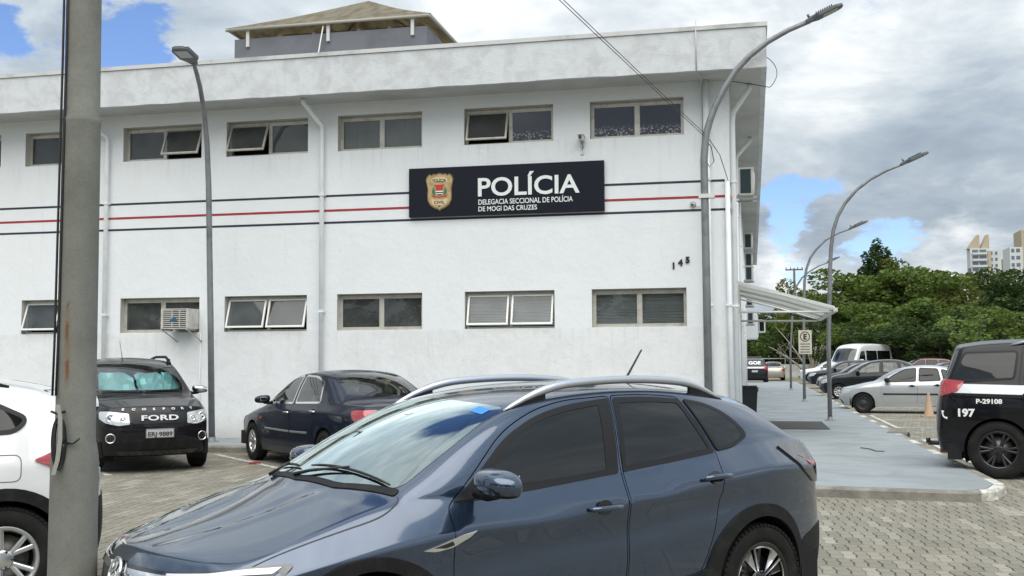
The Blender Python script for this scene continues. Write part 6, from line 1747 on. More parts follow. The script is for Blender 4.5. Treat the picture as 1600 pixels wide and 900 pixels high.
# ---- white SUV at the left edge
def build_white_suv():
    def mod(T):
        T['z4'] = [(1.82, .90), (1.38, .985), (1.10, 1.02), (.84, 1.04), (0, 1.03), (-.92, 1.10), (-1.5, 1.17), (-2, 1.17)]
        T['edge'] = [(.56, .70, 1.28), (.20, .64, 1.48), (-.40, .625, 1.53), (-.92, .625, 1.51), (-1.38, .63, 1.46), (-1.74, .64, 1.38)]
        T['wins'] = [T['wins'][0], [(-.24, 1.09, .03), (-.27, 1.45, .03), (-.80, 1.43, .05), (-.90, 1.16, .04)],
                     [(-.96, 1.17, .03), (-.86, 1.425, .04), (-1.10, 1.39, .06), (-1.40, 1.26, .05), (-1.30, 1.19, .05)]]
        T['z3'] = [(1.82, .80), (1.2, .88), (0, .90), (-1.2, .95), (-2, .98)]; T['rearfac'] = .70
        T['tl'] = [(-1.48, .85, .99), (-1.72, .83, 1.06), (-1.86, .80, 1.08), (-2.02, .66, 1.06), (-2.06, .60, .94), (-1.95, .78, .88), (-1.70, .84, .92)]
    root, car, S, PB = make_car('suv', 'white_suv', 'pearl white SUV with black wheel arches at the left edge behind the concrete pole', 'car', (-6.27, -14.03), R(218), (.72, .73, .74),
        (1.02, 1.02, .98), 3, .34, 'five_double', .62, glassm='tint', cladding=True, metal=0, mod=mod)
    FX = lambda x: (-1.265+(x+1.265)*.70)*1.02
    # fuel flap
    fl = fillet([(-1.14, .84, .05), (-1.36, .84, .05), (-1.36, 1.01, .05), (-1.14, 1.01, .05)], .05)
    car.strip('fuel_flap', fl+[fl[0]], .006, mat_once('panel_gap', (.10, .10, .10), .7), root, 'L', off=.0012, depth=.0004)
    # spoiler side and rear bumper cladding
    for s_ in (1, -1):
        h = car.on('T', FX(-1.60), .55); z = h[0].z
        bm = bmesh.new(); prism(bm, [(FX(-1.58), z-.02), (FX(-2.05), z-.10), (FX(-2.03), z-.13), (FX(-1.78), z-.26), (FX(-1.70), z-.20)], s_*.60-.012, s_*.60+.012, Matrix(((1, 0, 0, 0), (0, 0, 1, 0), (0, 1, 0, 0), (0, 0, 0, 1))))
        bm_obj('spoiler_side', bm, M_['gloss_black'], root)
    z = car.on('T', FX(-1.60), 0)[0].z
    bm = bmesh.new()
    rows = []
    for k in range(13):
        y = -.62+1.24*k/12; zz = z-.02-.10*abs(y)**2
        rows.append([bm.verts.new(q) for q in ((FX(-1.5), y, zz+.015), (FX(-1.80), y, zz-.01), (FX(-2.1)+.06*abs(y), y, zz-.065), (FX(-2.1)+.06*abs(y), y, zz-.085), (FX(-1.55), y, zz-.07))])
    for a, b in zip(rows, rows[1:]):
        for k in range(5): bm.faces.new((a[k], b[k], b[(k+1) % 5], a[(k+1) % 5]))
    bm.faces.new(rows[0][::-1]); bm.faces.new(rows[-1]); bmesh.ops.recalc_face_normals(bm, faces=bm.faces)
    bm_obj('spoiler', bm, PB, root, angle=R(40))
    car.patch('bumper_cladding', fillet([(FX(-1.66)-.03, .28), (FX(-1.66)-.03, .58, .1), (FX(-1.84), .70, .05), (-2.3, .72), (-2.3, .28)], .03), M_['blackplastic'], root, 'L', off=.008, mirror=True, step=.07)
    car.patch('bumper_cladding', fillet([(-.74, .30), (-.74, .70, .05), (.74, .70, .05), (.74, .30)], .03), M_['blackplastic'], root, 'B', off=.008, step=.08)
    for s_ in (1, -1):
        newtube('roof_rail', [Vector((x, s_*.60, car.on('T', x, .60)[0].z+dz)) for x, dz in ((.02, .0), (-.1, .03), (-.6, .035), (-1.1, .03), (-1.28, .0))], .014, M_['blackplastic'], root, 8)
build_white_suv()

# ---- police patrol SUV at the right edge
def build_patrol():
    def mod(T):
        T['rearfac'] = .86; T['wins'][2] = [(-1.05, 1.16, .04), (-1.00, 1.46, .05), (-1.66, 1.445, .05), (-1.83, 1.14, .04), (-1.6, 1.135, .1)]
        T['edge'] = [(.56, .70, 1.28), (.20, .64, 1.50), (-.40, .625, 1.565), (-.92, .625, 1.565), (-1.38, .63, 1.555), (-1.72, .64, 1.51)]
        T['tl'] = [(-1.74, .83, 1.12), (-1.90, .78, 1.14), (-2.02, .62, 1.14), (-2.05, .60, .96), (-1.97, .76, .95), (-1.80, .84, 1.0)]
    root, car, S, PB = make_car('suv', 'patrol_suv', 'black and white police patrol SUV with black wheels at the right edge', 'car', (4.71, -3.91), R(-14), (.006, .006, .008),
        (1.08, 1.05, 1.16), 3, .385, 'six_double', .64, M_['darkalloy'], 'tint', metal=0, mod=mod)
    car.patch('white_band', fillet([(-2.14, 1.15), (-2.06, 1.27), (1.0, 1.20), (1.0, 1.05), (-.5, 1.11)], .01), M_['whitepaint'], root, 'L', off=.006, mirror=True, step=.08, skirt=.004)
    place_text(car, 'L', -1.44, 1.005, 'P-29108', .085, M_['white'], root, 'fleet_number', .003, 'CENTER', right_side=True, off=.005, width=1.15)
    place_text(car, 'L', -1.74, .83, '197', .14, M_['white'], root, 'emergency_number', .006, 'CENTER', right_side=True, off=.005, width=1.1)
    # telephone handset mark
    h = car.on('L', -1.98, .865); p = Vector((h[0].x, -h[0].y, h[0].z)); n = Vector((h[1].x, -h[1].y, h[1].z)); x = Vector((0, 0, 1)).cross(n).normalized(); y = n.cross(x)
    bm = bmesh.new()
    a = [p+n*.006+x*(.055*math.cos(t))+y*(.065*math.sin(t)) for t in [R(150)+R(130)*k/8 for k in range(9)]]
    tube(bm, a, [.017, .015, .010, .009, .009, .009, .010, .015, .017], 8); bm_obj('phone_mark', bm, M_['white'], root)
    for s_ in (1, -1):
        pts = [Vector((x, s_*.66, car.on('T', max(x, -1.8), .66)[0].z+dz)) for x, dz in ((.3, 0), (.1, .05), (-.4, .06), (-.95, .05), (-1.15, 0))]
        newtube('roof_rail', pts, .018, M_['satin'], root, 8)
    bm = bmesh.new(); tube(bm, [(-2.0, -.30, .42), (-2.28, -.30, .42)], .03, 10); tube(bm, [(-2.28, -.30, .42), (-2.28, -.30, .49)], .03, 10); bm_obj('tow_hook', bm, M_['black'], root)
    newtube('exhaust', [(-1.8, -.55, .34), (-2.10, -.55, .34)], .035, mat_once('rusty_pipe', (.16, .08, .05), .7), root, 12)
    return root
build_patrol()
# ================================================================ street furniture
GALV = grime(mat('lamp_post_steel', (.20, .21, .22), .5, .4), (.22, .23, .24), (.15, .155, .16), 4)
LH = mat('lamp_head_grey', (.10, .11, .12), .45, .3)
def lamp_head(parent, p, dirv, s=1.0):
    d = Vector(dirv).normalized(); side = d.cross(Vector((0, 0, 1))).normalized(); up = side.cross(d)
    M = Matrix((d.to_4d(), side.to_4d(), up.to_4d(), Vector(p).to_4d())).transposed()
    for i in range(3): M[3][i] = 0
    bm = bmesh.new()
    prof = [(-.06, .05, .045), (.06, .08, .06), (.16, .15, .055), (.48, .15, .045), (.58, .10, .03), (.60, .06, .02)]
    rings = [[bm.verts.new(M @ Vector((x*s, y*s, z*s))) for y, z in ((-w, -.02), (w, -.02), (w, h*.5), (w*.6, h), (-w*.6, h), (-w, h*.5))] for x, w, h in prof]
    for a, b in zip(rings, rings[1:]):
        for k in range(6): bm.faces.new((a[k], a[(k+1) % 6], b[(k+1) % 6], b[k]))
    bm.faces.new(rings[0]); bm.faces.new(rings[-1][::-1]); bmesh.ops.recalc_face_normals(bm, faces=bm.faces)
    o = bm_obj('lamp_head', bm, LH, parent)
    bm = bmesh.new(); box(bm, .24*s, .50*s, -.10*s, .10*s, -.028*s, -.021*s, 0, M); bm_obj('led_panel', bm, mat_once('led_glass', (.35, .36, .33), .25), o)
    bm = bmesh.new()
    for k in range(8): box(bm, (.14+k*.04)*s, (.155+k*.04)*s, -.10*s, .10*s, .055*s, .075*s, 0, M)
    bm_obj('cooling_fins', bm, LH, o)
    newtube('photocell', [M @ Vector((.02*s, 0, .05*s)), M @ Vector((.02*s, 0, .12*s))], .022, LH, o, 8)
def street_lamp(base, pts, label, rad=.062, s=1.0, dirv=None):
    r = empty('street_lamp', base, 0, label, 'street lamp', 'curved street lamps around the station')
    b = Vector(base); P = [Vector(p)-b for p in pts]
    rads = [rad*(1-.42*i/(len(P)-1)) for i in range(len(P))]
    bm = bmesh.new(); tube(bm, P, rads, 14); bm_obj('pole', bm, GALV, r)
    bm = bmesh.new(); lathe(bm, [(.13, 0), (.13, .015), (rad+.012, .018), (rad+.008, .10)], 16, 'Z'); bm_obj('base_plate', bm, GALV, r)
    lamp_head(r, P[-1], dirv or (P[-1]-P[-3]), s); return r
LY = -1.0; lx0 = at(1107, 600, LY).x
A1 = [(lx0, LY, .12), (lx0-.004, LY, 3.0), (at(1100, 250, LY).x, LY, at(1100, 250, LY).z)]+[at(px, py, LY) for px, py in ((1103, 210), (1110, 186), (1118, 165), (1133, 136), (1150, 110), (1172, 87), (1200, 65), (1232, 47), (1265, 33))]
l1 = street_lamp((lx0, LY, .12), A1, 'tall curved lamp post at the building corner, its arm reaching right over the fascia', .072, 1.0)
newbox('pole_clip', -.11, .16, -.09, .09, 4.30, 4.37, CAMW, l1); newbox('wall_arm', .0, .03, .09, .99, 4.32, 4.35, CAMW, l1)
for k, (bx, by, Y, arc_) in enumerate(((1.842, 7.81, 7.8, ((1297, 420), (1298.5, 388), (1302, 360), (1309, 338), (1320, 318), (1338, 297), (1360, 280), (1386, 266), (1412, 256))),
                                       (1.82, 20.7, 20.7, ((1257, 440), (1260, 420), (1266, 403), (1275, 390), (1290, 375), (1310, 364), (1330, 357))),
                                       (1.886, 36.6, 36.6, ((1240, 462), (1244, 448), (1253, 434), (1265, 424), (1280, 415), (1294, 410))))):
    P = [(bx, by, .12), (bx+.01, by, 2.0)]+[at(px, py, Y) for px, py in arc_]
    street_lamp((bx, by, .12), P, ('curved lamp post standing on the walk just beyond the awning', 'curved lamp post on the walk carrying the parking sign', 'farthest curved lamp post on the walk, thinnest of all')[k], .055, 1.05)
# left lamp, leaning its arm towards the viewer
b0 = at(331, 690, -1.05); b0.z = .12
P = [b0, at(329, 500, -1.05), at(326, 290, -1.1), at(323.5, 225, -1.2), at(319, 175, -1.4), at(312.5, 135, -1.7), at(306, 110, -2.05), at(302, 97, -2.45)]
street_lamp(tuple(b0), P, 'curved lamp post between the black SUV and the blue saloon, arm towards the viewer', .062, 1.15, (.10, -.9, .10))
# overhead wires
for k in range(2):
    a = Vector((lx0+.02, LY, 5.55-.05*k)); b = Vector((-6.8-.25*k, -22.6, 8.5+.2*k))
    pts = [a.lerp(b, t)+Vector((0, 0, -.25*4*t*(1-t)*.3)) for t in [i/14 for i in range(15)]]
    tag(newtube('overhead_wire', pts, .006, mat_once('wire_grey', (.06, .06, .065), .6), None, 5), ('upper' if k else 'lower')+' of two thin wires running from the corner lamp post out overhead', 'wire', 'overhead wires')
newtube('cable_loop', [(.0, -.05, 5.35), (.12, .0, 5.2), (.16, .02, 4.95), (.08, .02, 4.85), (.02, .0, 5.0), (-.0, -.03, 5.3)], .008, M_['black'], l1, 5)
newtube('cable_loop', [(.05, .05, 5.4), (.25, .5, 5.15), (.38, .9, 4.75)], .007, M_['black'], l1, 5)
# ---- concrete pole in front
CONC = mat('pole_concrete', (.17, .175, .155), .9); t, b = pnodes(CONC); Pq = t.add('ShaderNodeTexCoord').outputs['Object']; x, y, z = t.sep(Pq)
n_ = t.noise(Pq, 5, 8, .7); c = t.mix(t.mapr(n_, .35, .65, 0, 1), (.205, .21, .188), (.150, .155, .136))
c = t.mix(t.mapr(t.noise(Pq, 130, 3, .6), .35, .7, 0, .35), c, (.09, .09, .08))
sx_n = t.math('ADD', t.math('MULTIPLY', x, .828), t.math('MULTIPLY', y, .561)); fy_n = t.math('SUBTRACT', t.math('MULTIPLY', x, .561), t.math('MULTIPLY', y, .828))
wx = t.math('ADD', sx_n, t.math('MULTIPLY', t.math('SUBTRACT', t.noise(Pq, 25, 3), .5), .02))
for (rx, z0_, z1_, w_) in ((-.047, 1.68, 1.80, .010), (-.044, 1.50, 1.62, .011), (-.046, 1.84, 1.90, .007)):
    m1 = t.mapr(t.math('ABSOLUTE', t.math('SUBTRACT', wx, rx)), w_*.3, w_, 1, 0); m2 = t.math('MULTIPLY', t.mapr(z, z0_, z0_+.06, 0, 1), t.mapr(z, z1_-.01, z1_+.01, 1, 0))
    c = t.mix(t.math('MULTIPLY', t.math('MULTIPLY', m1, m2), t.math('GREATER_THAN', fy_n, 0.0)), c, (.105, .045, .02))
c = t.mix(t.math('MULTIPLY', t.math('MULTIPLY', t.mapr(t.math('ABSOLUTE', t.math('ADD', wx, .045)), .004, .022, .5, 0), t.math('MULTIPLY', t.mapr(z, 1.40, 1.60, 0, 1, True), t.mapr(z, 1.80, 1.95, 1, 0))), t.math('GREATER_THAN', fy_n, 0.0)), c, (.17, .095, .04))
t.l.new(c, b.inputs['Base Color']); bp = t.add('ShaderNodeBump', inp={'Strength': .6, 'Distance': .004, 'Height': t.noise(Pq, 70, 6, .7)}); t.l.new(bp.outputs[0], b.inputs['Normal'])
pc = at(114, 890, -15.36); pt_ = at(131, 10, -15.36)
PX = (pc.x+pt_.x)/2
cp = empty('utility_pole', (PX, -15.36, 0), 0, 'thick grey concrete pole with rust streaks and coiled cable rising through the left foreground', 'pole')
bm = bmesh.new()
zj = at(120, 700, -15.36).z; zk = at(131, 190, -15.36).z
lathe(bm, [(.118, 0), (.112, zj-.06), (.108, zj-.02), (.095, zj+.05), (.0905, zk-.03), (.0935, zk-.01), (.0935, zk+.005), (.086, zk+.02), (.082, zk+.7), (.074, 7.5), (0, 7.5)], 40, 'Z')
bm_obj('shaft', bm, CONC, cp)
CBL = mat('cable_black', (.012, .012, .013), .55)
def cy(px, py, r=.0): q = at(px, py, -15.45); return Vector((q.x-PX, -.09+r, q.z))
for k, ox in enumerate((0, .016)):
    newtube('cable', [Vector((-.092+ox*.4, -.03-ox, 7.2)), Vector((-.095+ox, -.035-ox, zk+.3)), Vector((-.104+ox, -.035-ox, zj+.5)), Vector((-.108+ox, -.04-ox, zj+.26))], .006, CBL, cp, 6)
cz0 = at(95, 690, -15.4).z
rnd = random.Random(3)
for k in range(9):
    pts = []
    ra_ = .030-.0022*k if k < 6 else .026; rb_ = .122-.006*(k % 4)
    for i in range(33):
        a = 2*math.pi*i/32
        pts.append(Vector((-.074+ra_*math.cos(a), -.098-.0045*(k % 5)+.006*math.sin(a*2+k), cz0+rb_*math.sin(a)+.004*math.sin(3*a+k))))
    newtube('cable_coil', pts, .0062, CBL, cp, 6)
SX = [(-.082, .185), (-.070, .12), (-.068, .02), (-.078, -.08), (-.096, -.150)]
bm = bmesh.new(); rr_ = []
for i, (sx_, sz_) in enumerate(SX):
    w_ = .010
    rr_.append([bm.verts.new((sx_+q0, -.128+q1, cz0+sz_)) for q0, q1 in ((-w_, 0), (w_, 0), (w_, .003), (-w_, .003))])
for a_, b_ in zip(rr_, rr_[1:]):
    for k in range(4): bm.faces.new((a_[k], a_[(k+1) % 4], b_[(k+1) % 4], b_[k]))
bm_obj('strap', bm, mat('grey_strap', (.30, .30, .27), .7), cp)
newtube('tie', [(-.11, -.06, cz0+.15), (-.08, -.125, cz0+.14), (-.05, -.09, cz0+.15)], .007, CBL, cp, 6)
newtube('wire_tail', [(-.05, -.09, cz0-.0), (-.01, -.12, cz0-.005), (.008, -.125, cz0+.01), (.02, -.13, cz0+.022)], .0045, CBL, cp, 6)
_rz = Matrix.Rotation(R(34.1), 4, 'Z')
for o_ in cp.children:
    if o_.name.split('.')[0] != 'shaft': o_.data.transform(_rz)
# ---- parking sign on the second lamp post
CRM = grime(mat('sign_cream', (.55, .52, .42), .6), (.56, .53, .43), (.46, .43, .34), 5)
q = at(1258, 532, 20.55)
ps = empty('parking_sign', (q.x, 20.6, q.z), 0, 'cream rectangular parking sign with a circled letter E strapped to a lamp post', 'sign')
ps.scale = (.70, 1, .74); newbox('panel', -.33, .33, -.03, -.0, -.66, .50, CRM, ps, .004)
bm = bmesh.new(); lathe(bm, [(.245, 0), (.245, .006), (.205, .006), (.205, 0)], 36, 'Y', Matrix.Translation((0, -.036, .19)) , closed=True); bm_obj('ring', bm, M_['black'], ps)
o = textmesh('letter', 'E', .36, M_['black'], Matrix.Translation((-.005, -.034, .06)) @ Matrix.Rotation(R(90), 4, 'X'), ps, .016, .003, 'CENTER')
for z, w in ((-.17, .25), (-.30, .23), (-.43, .24), (-.56, .26)):
    for i in range(9):
        x0 = -w+2*w*i/9; newbox('text_line', x0, x0+2*w/9*.78, -.034, -.0305, z-.028, z+.028, mat_once('sign_ink', (.10, .10, .09), .6), ps)
newbox('strap', -.07, .07, .0, .10, .1, .13, STR, ps); newbox('strap', -.07, .07, .0, .10, -.4, -.37, STR, ps)
# ---- wheeled bin, door mat, cone, drain
BN = mat('bin_plastic', (.015, .020, .026), .5)
bn = empty('wheeled_bin', (-.10, 4.6, .12), 0, 'dark wheeled rubbish bin against the corner of the side wall', 'bin')
bm = bmesh.new()
lo_, up_ = [(-.16, -.18), (.16, -.18), (.16, .18), (-.16, .18)], [(-.21, -.25), (.21, -.25), (.21, .25), (-.21, .25)]
A = [bm.verts.new((x, y, .05)) for x, y in lo_]; B_ = [bm.verts.new((x, y, .86)) for x, y in up_]
for k in range(4): bm.faces.new((A[k], A[(k+1) % 4], B_[(k+1) % 4], B_[k]))
bm.faces.new(A[::-1]); bm.faces.new(B_); bmesh.ops.bevel(bm, geom=bm.edges[:], offset=.02, segments=2, affect='EDGES'); bm_obj('body', bm, BN, bn)
bm = bmesh.new(); box(bm, -.235, .235, -.27, .27, .861, .885, .01); box(bm, -.20, .20, -.22, .22, .886, .925, .018); bm_obj('lid', bm, BN, bn)
newbox('rim', -.225, .225, -.262, .262, .80, .845, BN, bn, .008)
for s_ in (-1, 1):
    bm = bmesh.new(); lathe(bm, [(.0, -.02), (.09, -.02), (.10, 0), (.09, .02), (0, .02)], 20, 'Y', Matrix.Translation((s_*.14, .22, .10)) @ Matrix.Rotation(R(90), 4, 'Z')); bm_obj('wheel', bm, M_['rubber'], bn)
MT = mat('rubber_mat', (.055, .055, .055), .9)
bm = bmesh.new(); box(bm, .30, 1.60, 4.15, 7.15, .1205, .134, .004); tag(bm_obj('door_mat', bm, MT), 'dark rubber mat lying on the walk outside the side door', 'mat')
CN = grime(mat('faded_cone', (.42, .22, .12), .7), (.40, .28, .19), (.32, .22, .15), 8)
cn = empty('traffic_cone', (4.80, 12.3, 0), 0, 'faded orange traffic cone standing beside the silver hatchback', 'traffic cone')
bm = bmesh.new(); box(bm, -.20, .20, -.20, .20, 0, .035, .01); bm_obj('base', bm, CN, cn)
bm = bmesh.new(); lathe(bm, [(.145, .036), (.13, .06), (.035, .66), (.03, .68), (.0, .68)], 24, 'Z'); bm_obj('cone', bm, CN, cn)
bm = bmesh.new(); lathe(bm, [(.105, .20), (.083, .32)], 24, 'Z'); lathe(bm, [(.0665, .43), (.053, .51)], 24, 'Z'); bm_obj('band', bm, mat('faded_band', (.46, .38, .28), .6), cn)
dr = empty('drain_pipe', (2.93, 3.1, .06), 0, 'short dark drain pipe mouth poking out of the kerb', 'drain pipe')
bm = bmesh.new(); Mx = Matrix.Rotation(R(60), 4, 'Z') @ Matrix.Rotation(R(90), 4, 'X'); lathe(bm, [(.09, -.3), (.09, .12), (.075, .12), (.07, -.25), (0, -.25)], 20, 'Z', Mx); bm_obj('pipe_mouth', bm, mat('drain_grey', (.12, .12, .115), .7), dr)
lf = newbox('broken_tile', -.09, .09, -.03, .05, 0, .03, mat('red_rag', (.25, .03, .03), .8)); lf.location = (-7.75, -3.95, .0); lf.rotation_euler = (0, 0, .4); tag(lf, 'small red scrap lying beside the white parking line', 'litter')
tw = newtube('twig', [(1.75, -.9, .13), (1.87, -1.2, .135), (1.93, -1.55, .128), (2.05, -1.62, .13)], .008, mat('twig_brown', (.08, .06, .05), .9), None, 5); tag(tw, 'thin dry twig lying on the painted walk', 'twig')

# ================================================================ parked cars on the right
make_car('hatch', 'hatchback', 'silver hatchback with black door moulding parked side-on behind the traffic cone', 'car', (4.58, 14.9), R(171), (.42, .44, .45), (.99, 1.02, 1.02), 3, .30, 'steel', .62, M_['steelwheel'], 'tint', handles='black', metal=.5, mirrorm=M_['blackplastic'])
_h = [o for o in sc.objects if o.name == 'hatchback'][0]
def mould(root):
    for y in (.835, -.835):
        bm = bmesh.new(); box(bm, -.98, .66, min(y, y*.97), max(y, y*.97), .555, .60, .006); bm_obj('side_moulding', bm, M_['blackplastic'], root)
mould(_h)
make_car('hatch', 'minivan', 'charcoal minivan just behind the silver hatchback', 'car', (4.45, 26.8), R(176), (.018, .020, .022), (1.07, 1.06, 1.15), 2, .31, 'five_double', .6, None, 'tint2', see=True, metal=.3, cat='car') if False else None
C2 = make_car('hatch', 'minivan', 'charcoal minivan parked just beyond the silver hatchback', 'car', (4.85, 27.2), R(174), (.012, .014, .016), (1.07, 1.06, 1.15), 2, .31, 'ten', .6, None, 'tint2', see=True, metal=.3)[0]
C3 = make_car('hatch', 'dark_hatchback', 'black hatchback parked third along the row beyond the walk', 'car', (5.15, 36.2), R(174), (.008, .009, .010), (1.02, 1.02, 1.06), 2, .31, 'ten', .6, None, 'tint2', metal=.2)[0]
C4 = make_car('suv', 'dark_suv', 'very dark SUV parked fourth along the row, before the white one', 'car', (5.15, 44.5), R(176), (.010, .012, .022), (.98, 1, .98), 2, .32, 'ten', .6, None, 'tint2', metal=.2)[0]
C5 = make_car('suv', 'white_wagon', 'white SUV with black lower body at the far end of the row', 'car', (5.25, 58.0), R(178), (.70, .71, .72), (1.02, 1, 1.0), 2, .34, 'ten', .6, None, 'tint', metal=0, cladding=True)[0]
V = make_car('van', 'passenger_van', 'tall white passenger van with dark side windows beyond the parked row', 'van', (6.5, 52.5), R(236), (.62, .64, .65), (1, 1, 1.0), 2, .34, 'steel', .6, M_['steelwheel'], 'tint', metal=0)[0]
C6 = make_car('suv', 'patrol_wagon', 'dark patrol SUV marked GOE on its rear window, parked by the wall', 'car', (.10, 58.2), R(92), (.010, .010, .012), (1.05, 1.06, 1.08), 2, .36, 'ten', .6, M_['darkalloy'], 'tint', metal=0)
_r6, _c6 = C6[0], C6[1]
place_text(_c6, 'B', 0, 1.33, 'GOE', .34, M_['white'], _r6, 'window_lettering', .012, off=.012, width=1.15)
_c6.patch('white_band', fillet([(-.80, 1.17), (.80, 1.17), (.80, 1.05), (-.80, 1.05)], .01), M_['whitepaint'], _r6, 'B', off=.006, step=.08)
newbox('light_bar', -.2, .0, -.55, .55, 1.78, 1.86, mat_once('bar_smoke', (.12, .13, .14), .3), _r6, .02)
C7 = make_car('sedan', 'silver_saloon', 'pale gold saloon seen from behind beside the patrol SUV marked GOE', 'car', (1.62, 70.5), R(92), (.40, .37, .32), (.95, .98, 1.05), 2, .31, 'ten', .6, None, 'tint2', metal=.5)[0]
C8 = make_car('suv', 'maroon_suv', 'muted red vehicle whose roof shows right of the white van', 'car', (9.4, 46.5), R(184), (.10, .02, .018), (.95, 1, 1.05), 2, .33, 'ten', .6, None, 'tint', metal=.2)[0]
C9 = make_car('hatch', 'black_hatchback', 'black car in the second row, its roof just showing over the silver hatchback', 'car', (8.6, 33.2), R(182), (.012, .013, .014), (1.05, 1.05, 1.08), 2, .30, 'ten', .6, None, 'tint2', metal=.2)[0]
C10 = make_car('sedan', 'grey_saloon', 'blue grey saloon showing between the silver hatchback and the police SUV', 'car', (8.4, 24.9), R(178), (.17, .20, .24), (.95, 1, 1.02), 2, .30, 'ten', .6, None, 'tint2', metal=.5)[0]
C11 = make_car('sedan', 'white_saloon', 'white saloon with its roof showing just over the silver hatchback', 'car', (7.7, 20.0), R(178), (.60, .62, .64), (.9, 1, 1.0), 2, .30, 'ten', .6, None, 'tint2', metal=.2)[0]

# ================================================================ far wall, trees, towers
FW = grime(mat('boundary_white', (.55, .56, .55), .85), (.58, .59, .58), (.40, .38, .33), .6)
bw = empty('boundary_wall', (0, 84, 0), 0, 'low white boundary wall with a metal rail along its top behind the car park', 'wall')
newbox('wall', -30, 14, -.1, .1, 0, 1.22, FW, bw); newtube('rail', [(-30, 0, 1.75), (14, 0, 1.75)], .045, STR, bw, 6)
for x in range(-30, 15, 3): newbox('rail_post', x-.03, x+.03, -.03, .03, 1.221, 1.73, STR, bw)
dirt = grime(mat('dry_verge', (.26, .20, .12), .95), (.27, .21, .12), (.20, .17, .10), 1.0)
structure(mesh_obj('verge', [(-12, 76, .01), (9, 76, .01), (9, 83.9, .012), (-12, 83.9, .012)], [(0, 1, 2, 3)], dirt))
def leaf_mat(name, c1, c2, c3, tr=.35):
    m = bpy.data.materials.new(name); m.use_nodes = True; t = NT(m.node_tree); b = m.node_tree.nodes['Principled BSDF']; out = [n for n in t.n if n.type == 'OUTPUT_MATERIAL'][0]
    P = t.add('ShaderNodeTexCoord').outputs['Object']; g = t.add('ShaderNodeNewGeometry')
    c = t.ramp(g.outputs['Random Per Island'], [(0, c1), (.5, c2), (1, c3)])
    n = t.noise(P, .45, 3); c = t.mix(t.mapr(n, .4, .65, 0, .5), c, c3)
    t.l.new(c, b.inputs['Base Color']); b.inputs['Roughness'].default_value = .6; b.inputs['Specular IOR Level'].default_value = .3
    tl = t.add('ShaderNodeBsdfTranslucent'); t.l.new(c, tl.inputs[0]); mx = t.add('ShaderNodeMixShader', inp={'Fac': tr}); t.l.new(b.outputs[0], mx.inputs[1]); t.l.new(tl.outputs[0], mx.inputs[2]); t.l.new(mx.outputs[0], out.inputs[0])
    return m
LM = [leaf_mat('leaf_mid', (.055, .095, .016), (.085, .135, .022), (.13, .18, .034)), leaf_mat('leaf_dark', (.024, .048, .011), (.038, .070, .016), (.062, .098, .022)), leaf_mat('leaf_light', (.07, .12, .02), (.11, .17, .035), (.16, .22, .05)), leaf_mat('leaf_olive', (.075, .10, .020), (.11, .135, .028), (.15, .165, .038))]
BARK = grime(mat('bark', (.10, .085, .07), .9), (.12, .10, .085), (.06, .05, .04), 5); PALEB = grime(mat('pale_bark', (.30, .27, .23), .9), (.34, .31, .26), (.20, .18, .15), 4)
def leaves(bm, c, rad, n, size, rnd, flat=.75):
    for _ in range(n):
        while True:
            v = Vector((rnd.uniform(-1, 1), rnd.uniform(-1, 1), rnd.uniform(-1, 1)))
            if v.length <= 1: break
        v = v.normalized()*(v.length**.45)
        p = c+Vector((v.x*rad, v.y*rad, v.z*rad*flat))
        a = Vector((rnd.gauss(0, 1), rnd.gauss(0, 1), rnd.gauss(0, .5))).normalized(); b = a.cross(Vector((rnd.gauss(0, 1), rnd.gauss(0, 1), rnd.gauss(0, 1)))).normalized()
        s = size*rnd.uniform(.6, 1.4)
        q = [bm.verts.new(p+a*s*.5), bm.verts.new(p+b*s*.28+a*s*.05), bm.verts.new(p-a*s*.5), bm.verts.new(p-b*s*.28+a*s*.05)]
        bm.faces.new(q)
def limbs(bm, rnd, h, spread, n=7, r0=.18, start=.3):
    tips = []
    tr = [Vector((0, 0, 0)), Vector((rnd.uniform(-.2, .2), rnd.uniform(-.2, .2), h*start)), Vector((rnd.uniform(-.4, .4), rnd.uniform(-.4, .4), h*.62))]
    tube(bm, arc(*tr, 8), [r0*(1-.06*i) for i in range(9)], 8)
    for k in range(n):
        a = 2*math.pi*k/n+rnd.uniform(-.4, .4); t = rnd.uniform(.35, 1); b0 = Vector(tr[0]).lerp(tr[2], max(start, t*.9)); b0.z = h*.62*max(start*1.4, t)
        e = Vector((math.cos(a)*spread*rnd.uniform(.55, 1), math.sin(a)*spread*rnd.uniform(.55, 1), h*rnd.uniform(.5, .92)))
        m_ = b0.lerp(e, .5)+Vector((0, 0, h*.06)); tube(bm, arc(b0, m_, e, 6), [r0*.45*(1-.12*i) for i in range(7)], 6); tips.append(e); tips.append(m_)
    tips.append(tr[2]+Vector((0, 0, h*.2))); return tips
def broad_tree(name, seed, h, spread, lm, nclump=26, nleaf=230, size=.30, clump=.9):
    rnd = random.Random(seed); r = empty(name); bm = bmesh.new(); tips = limbs(bm, rnd, h, spread); bm_obj('trunk', bm, BARK, r)
    bm = bmesh.new(); cs = list(tips)
    while len(cs) < nclump:
        a = rnd.uniform(0, 6.283); rr = spread*math.sqrt(rnd.random()); z = h*(.30+.66*rnd.random()*(1-.35*(rr/spread)**2))
        cs.append(Vector((math.cos(a)*rr, math.sin(a)*rr, z)))
    for c in cs:
        R_ = clump*rnd.uniform(.6, 1.35); leaves(bm, c, R_, int(nleaf*R_*R_/clump/clump), size, rnd)
    bm_obj('crown', bm, lm, r); return r
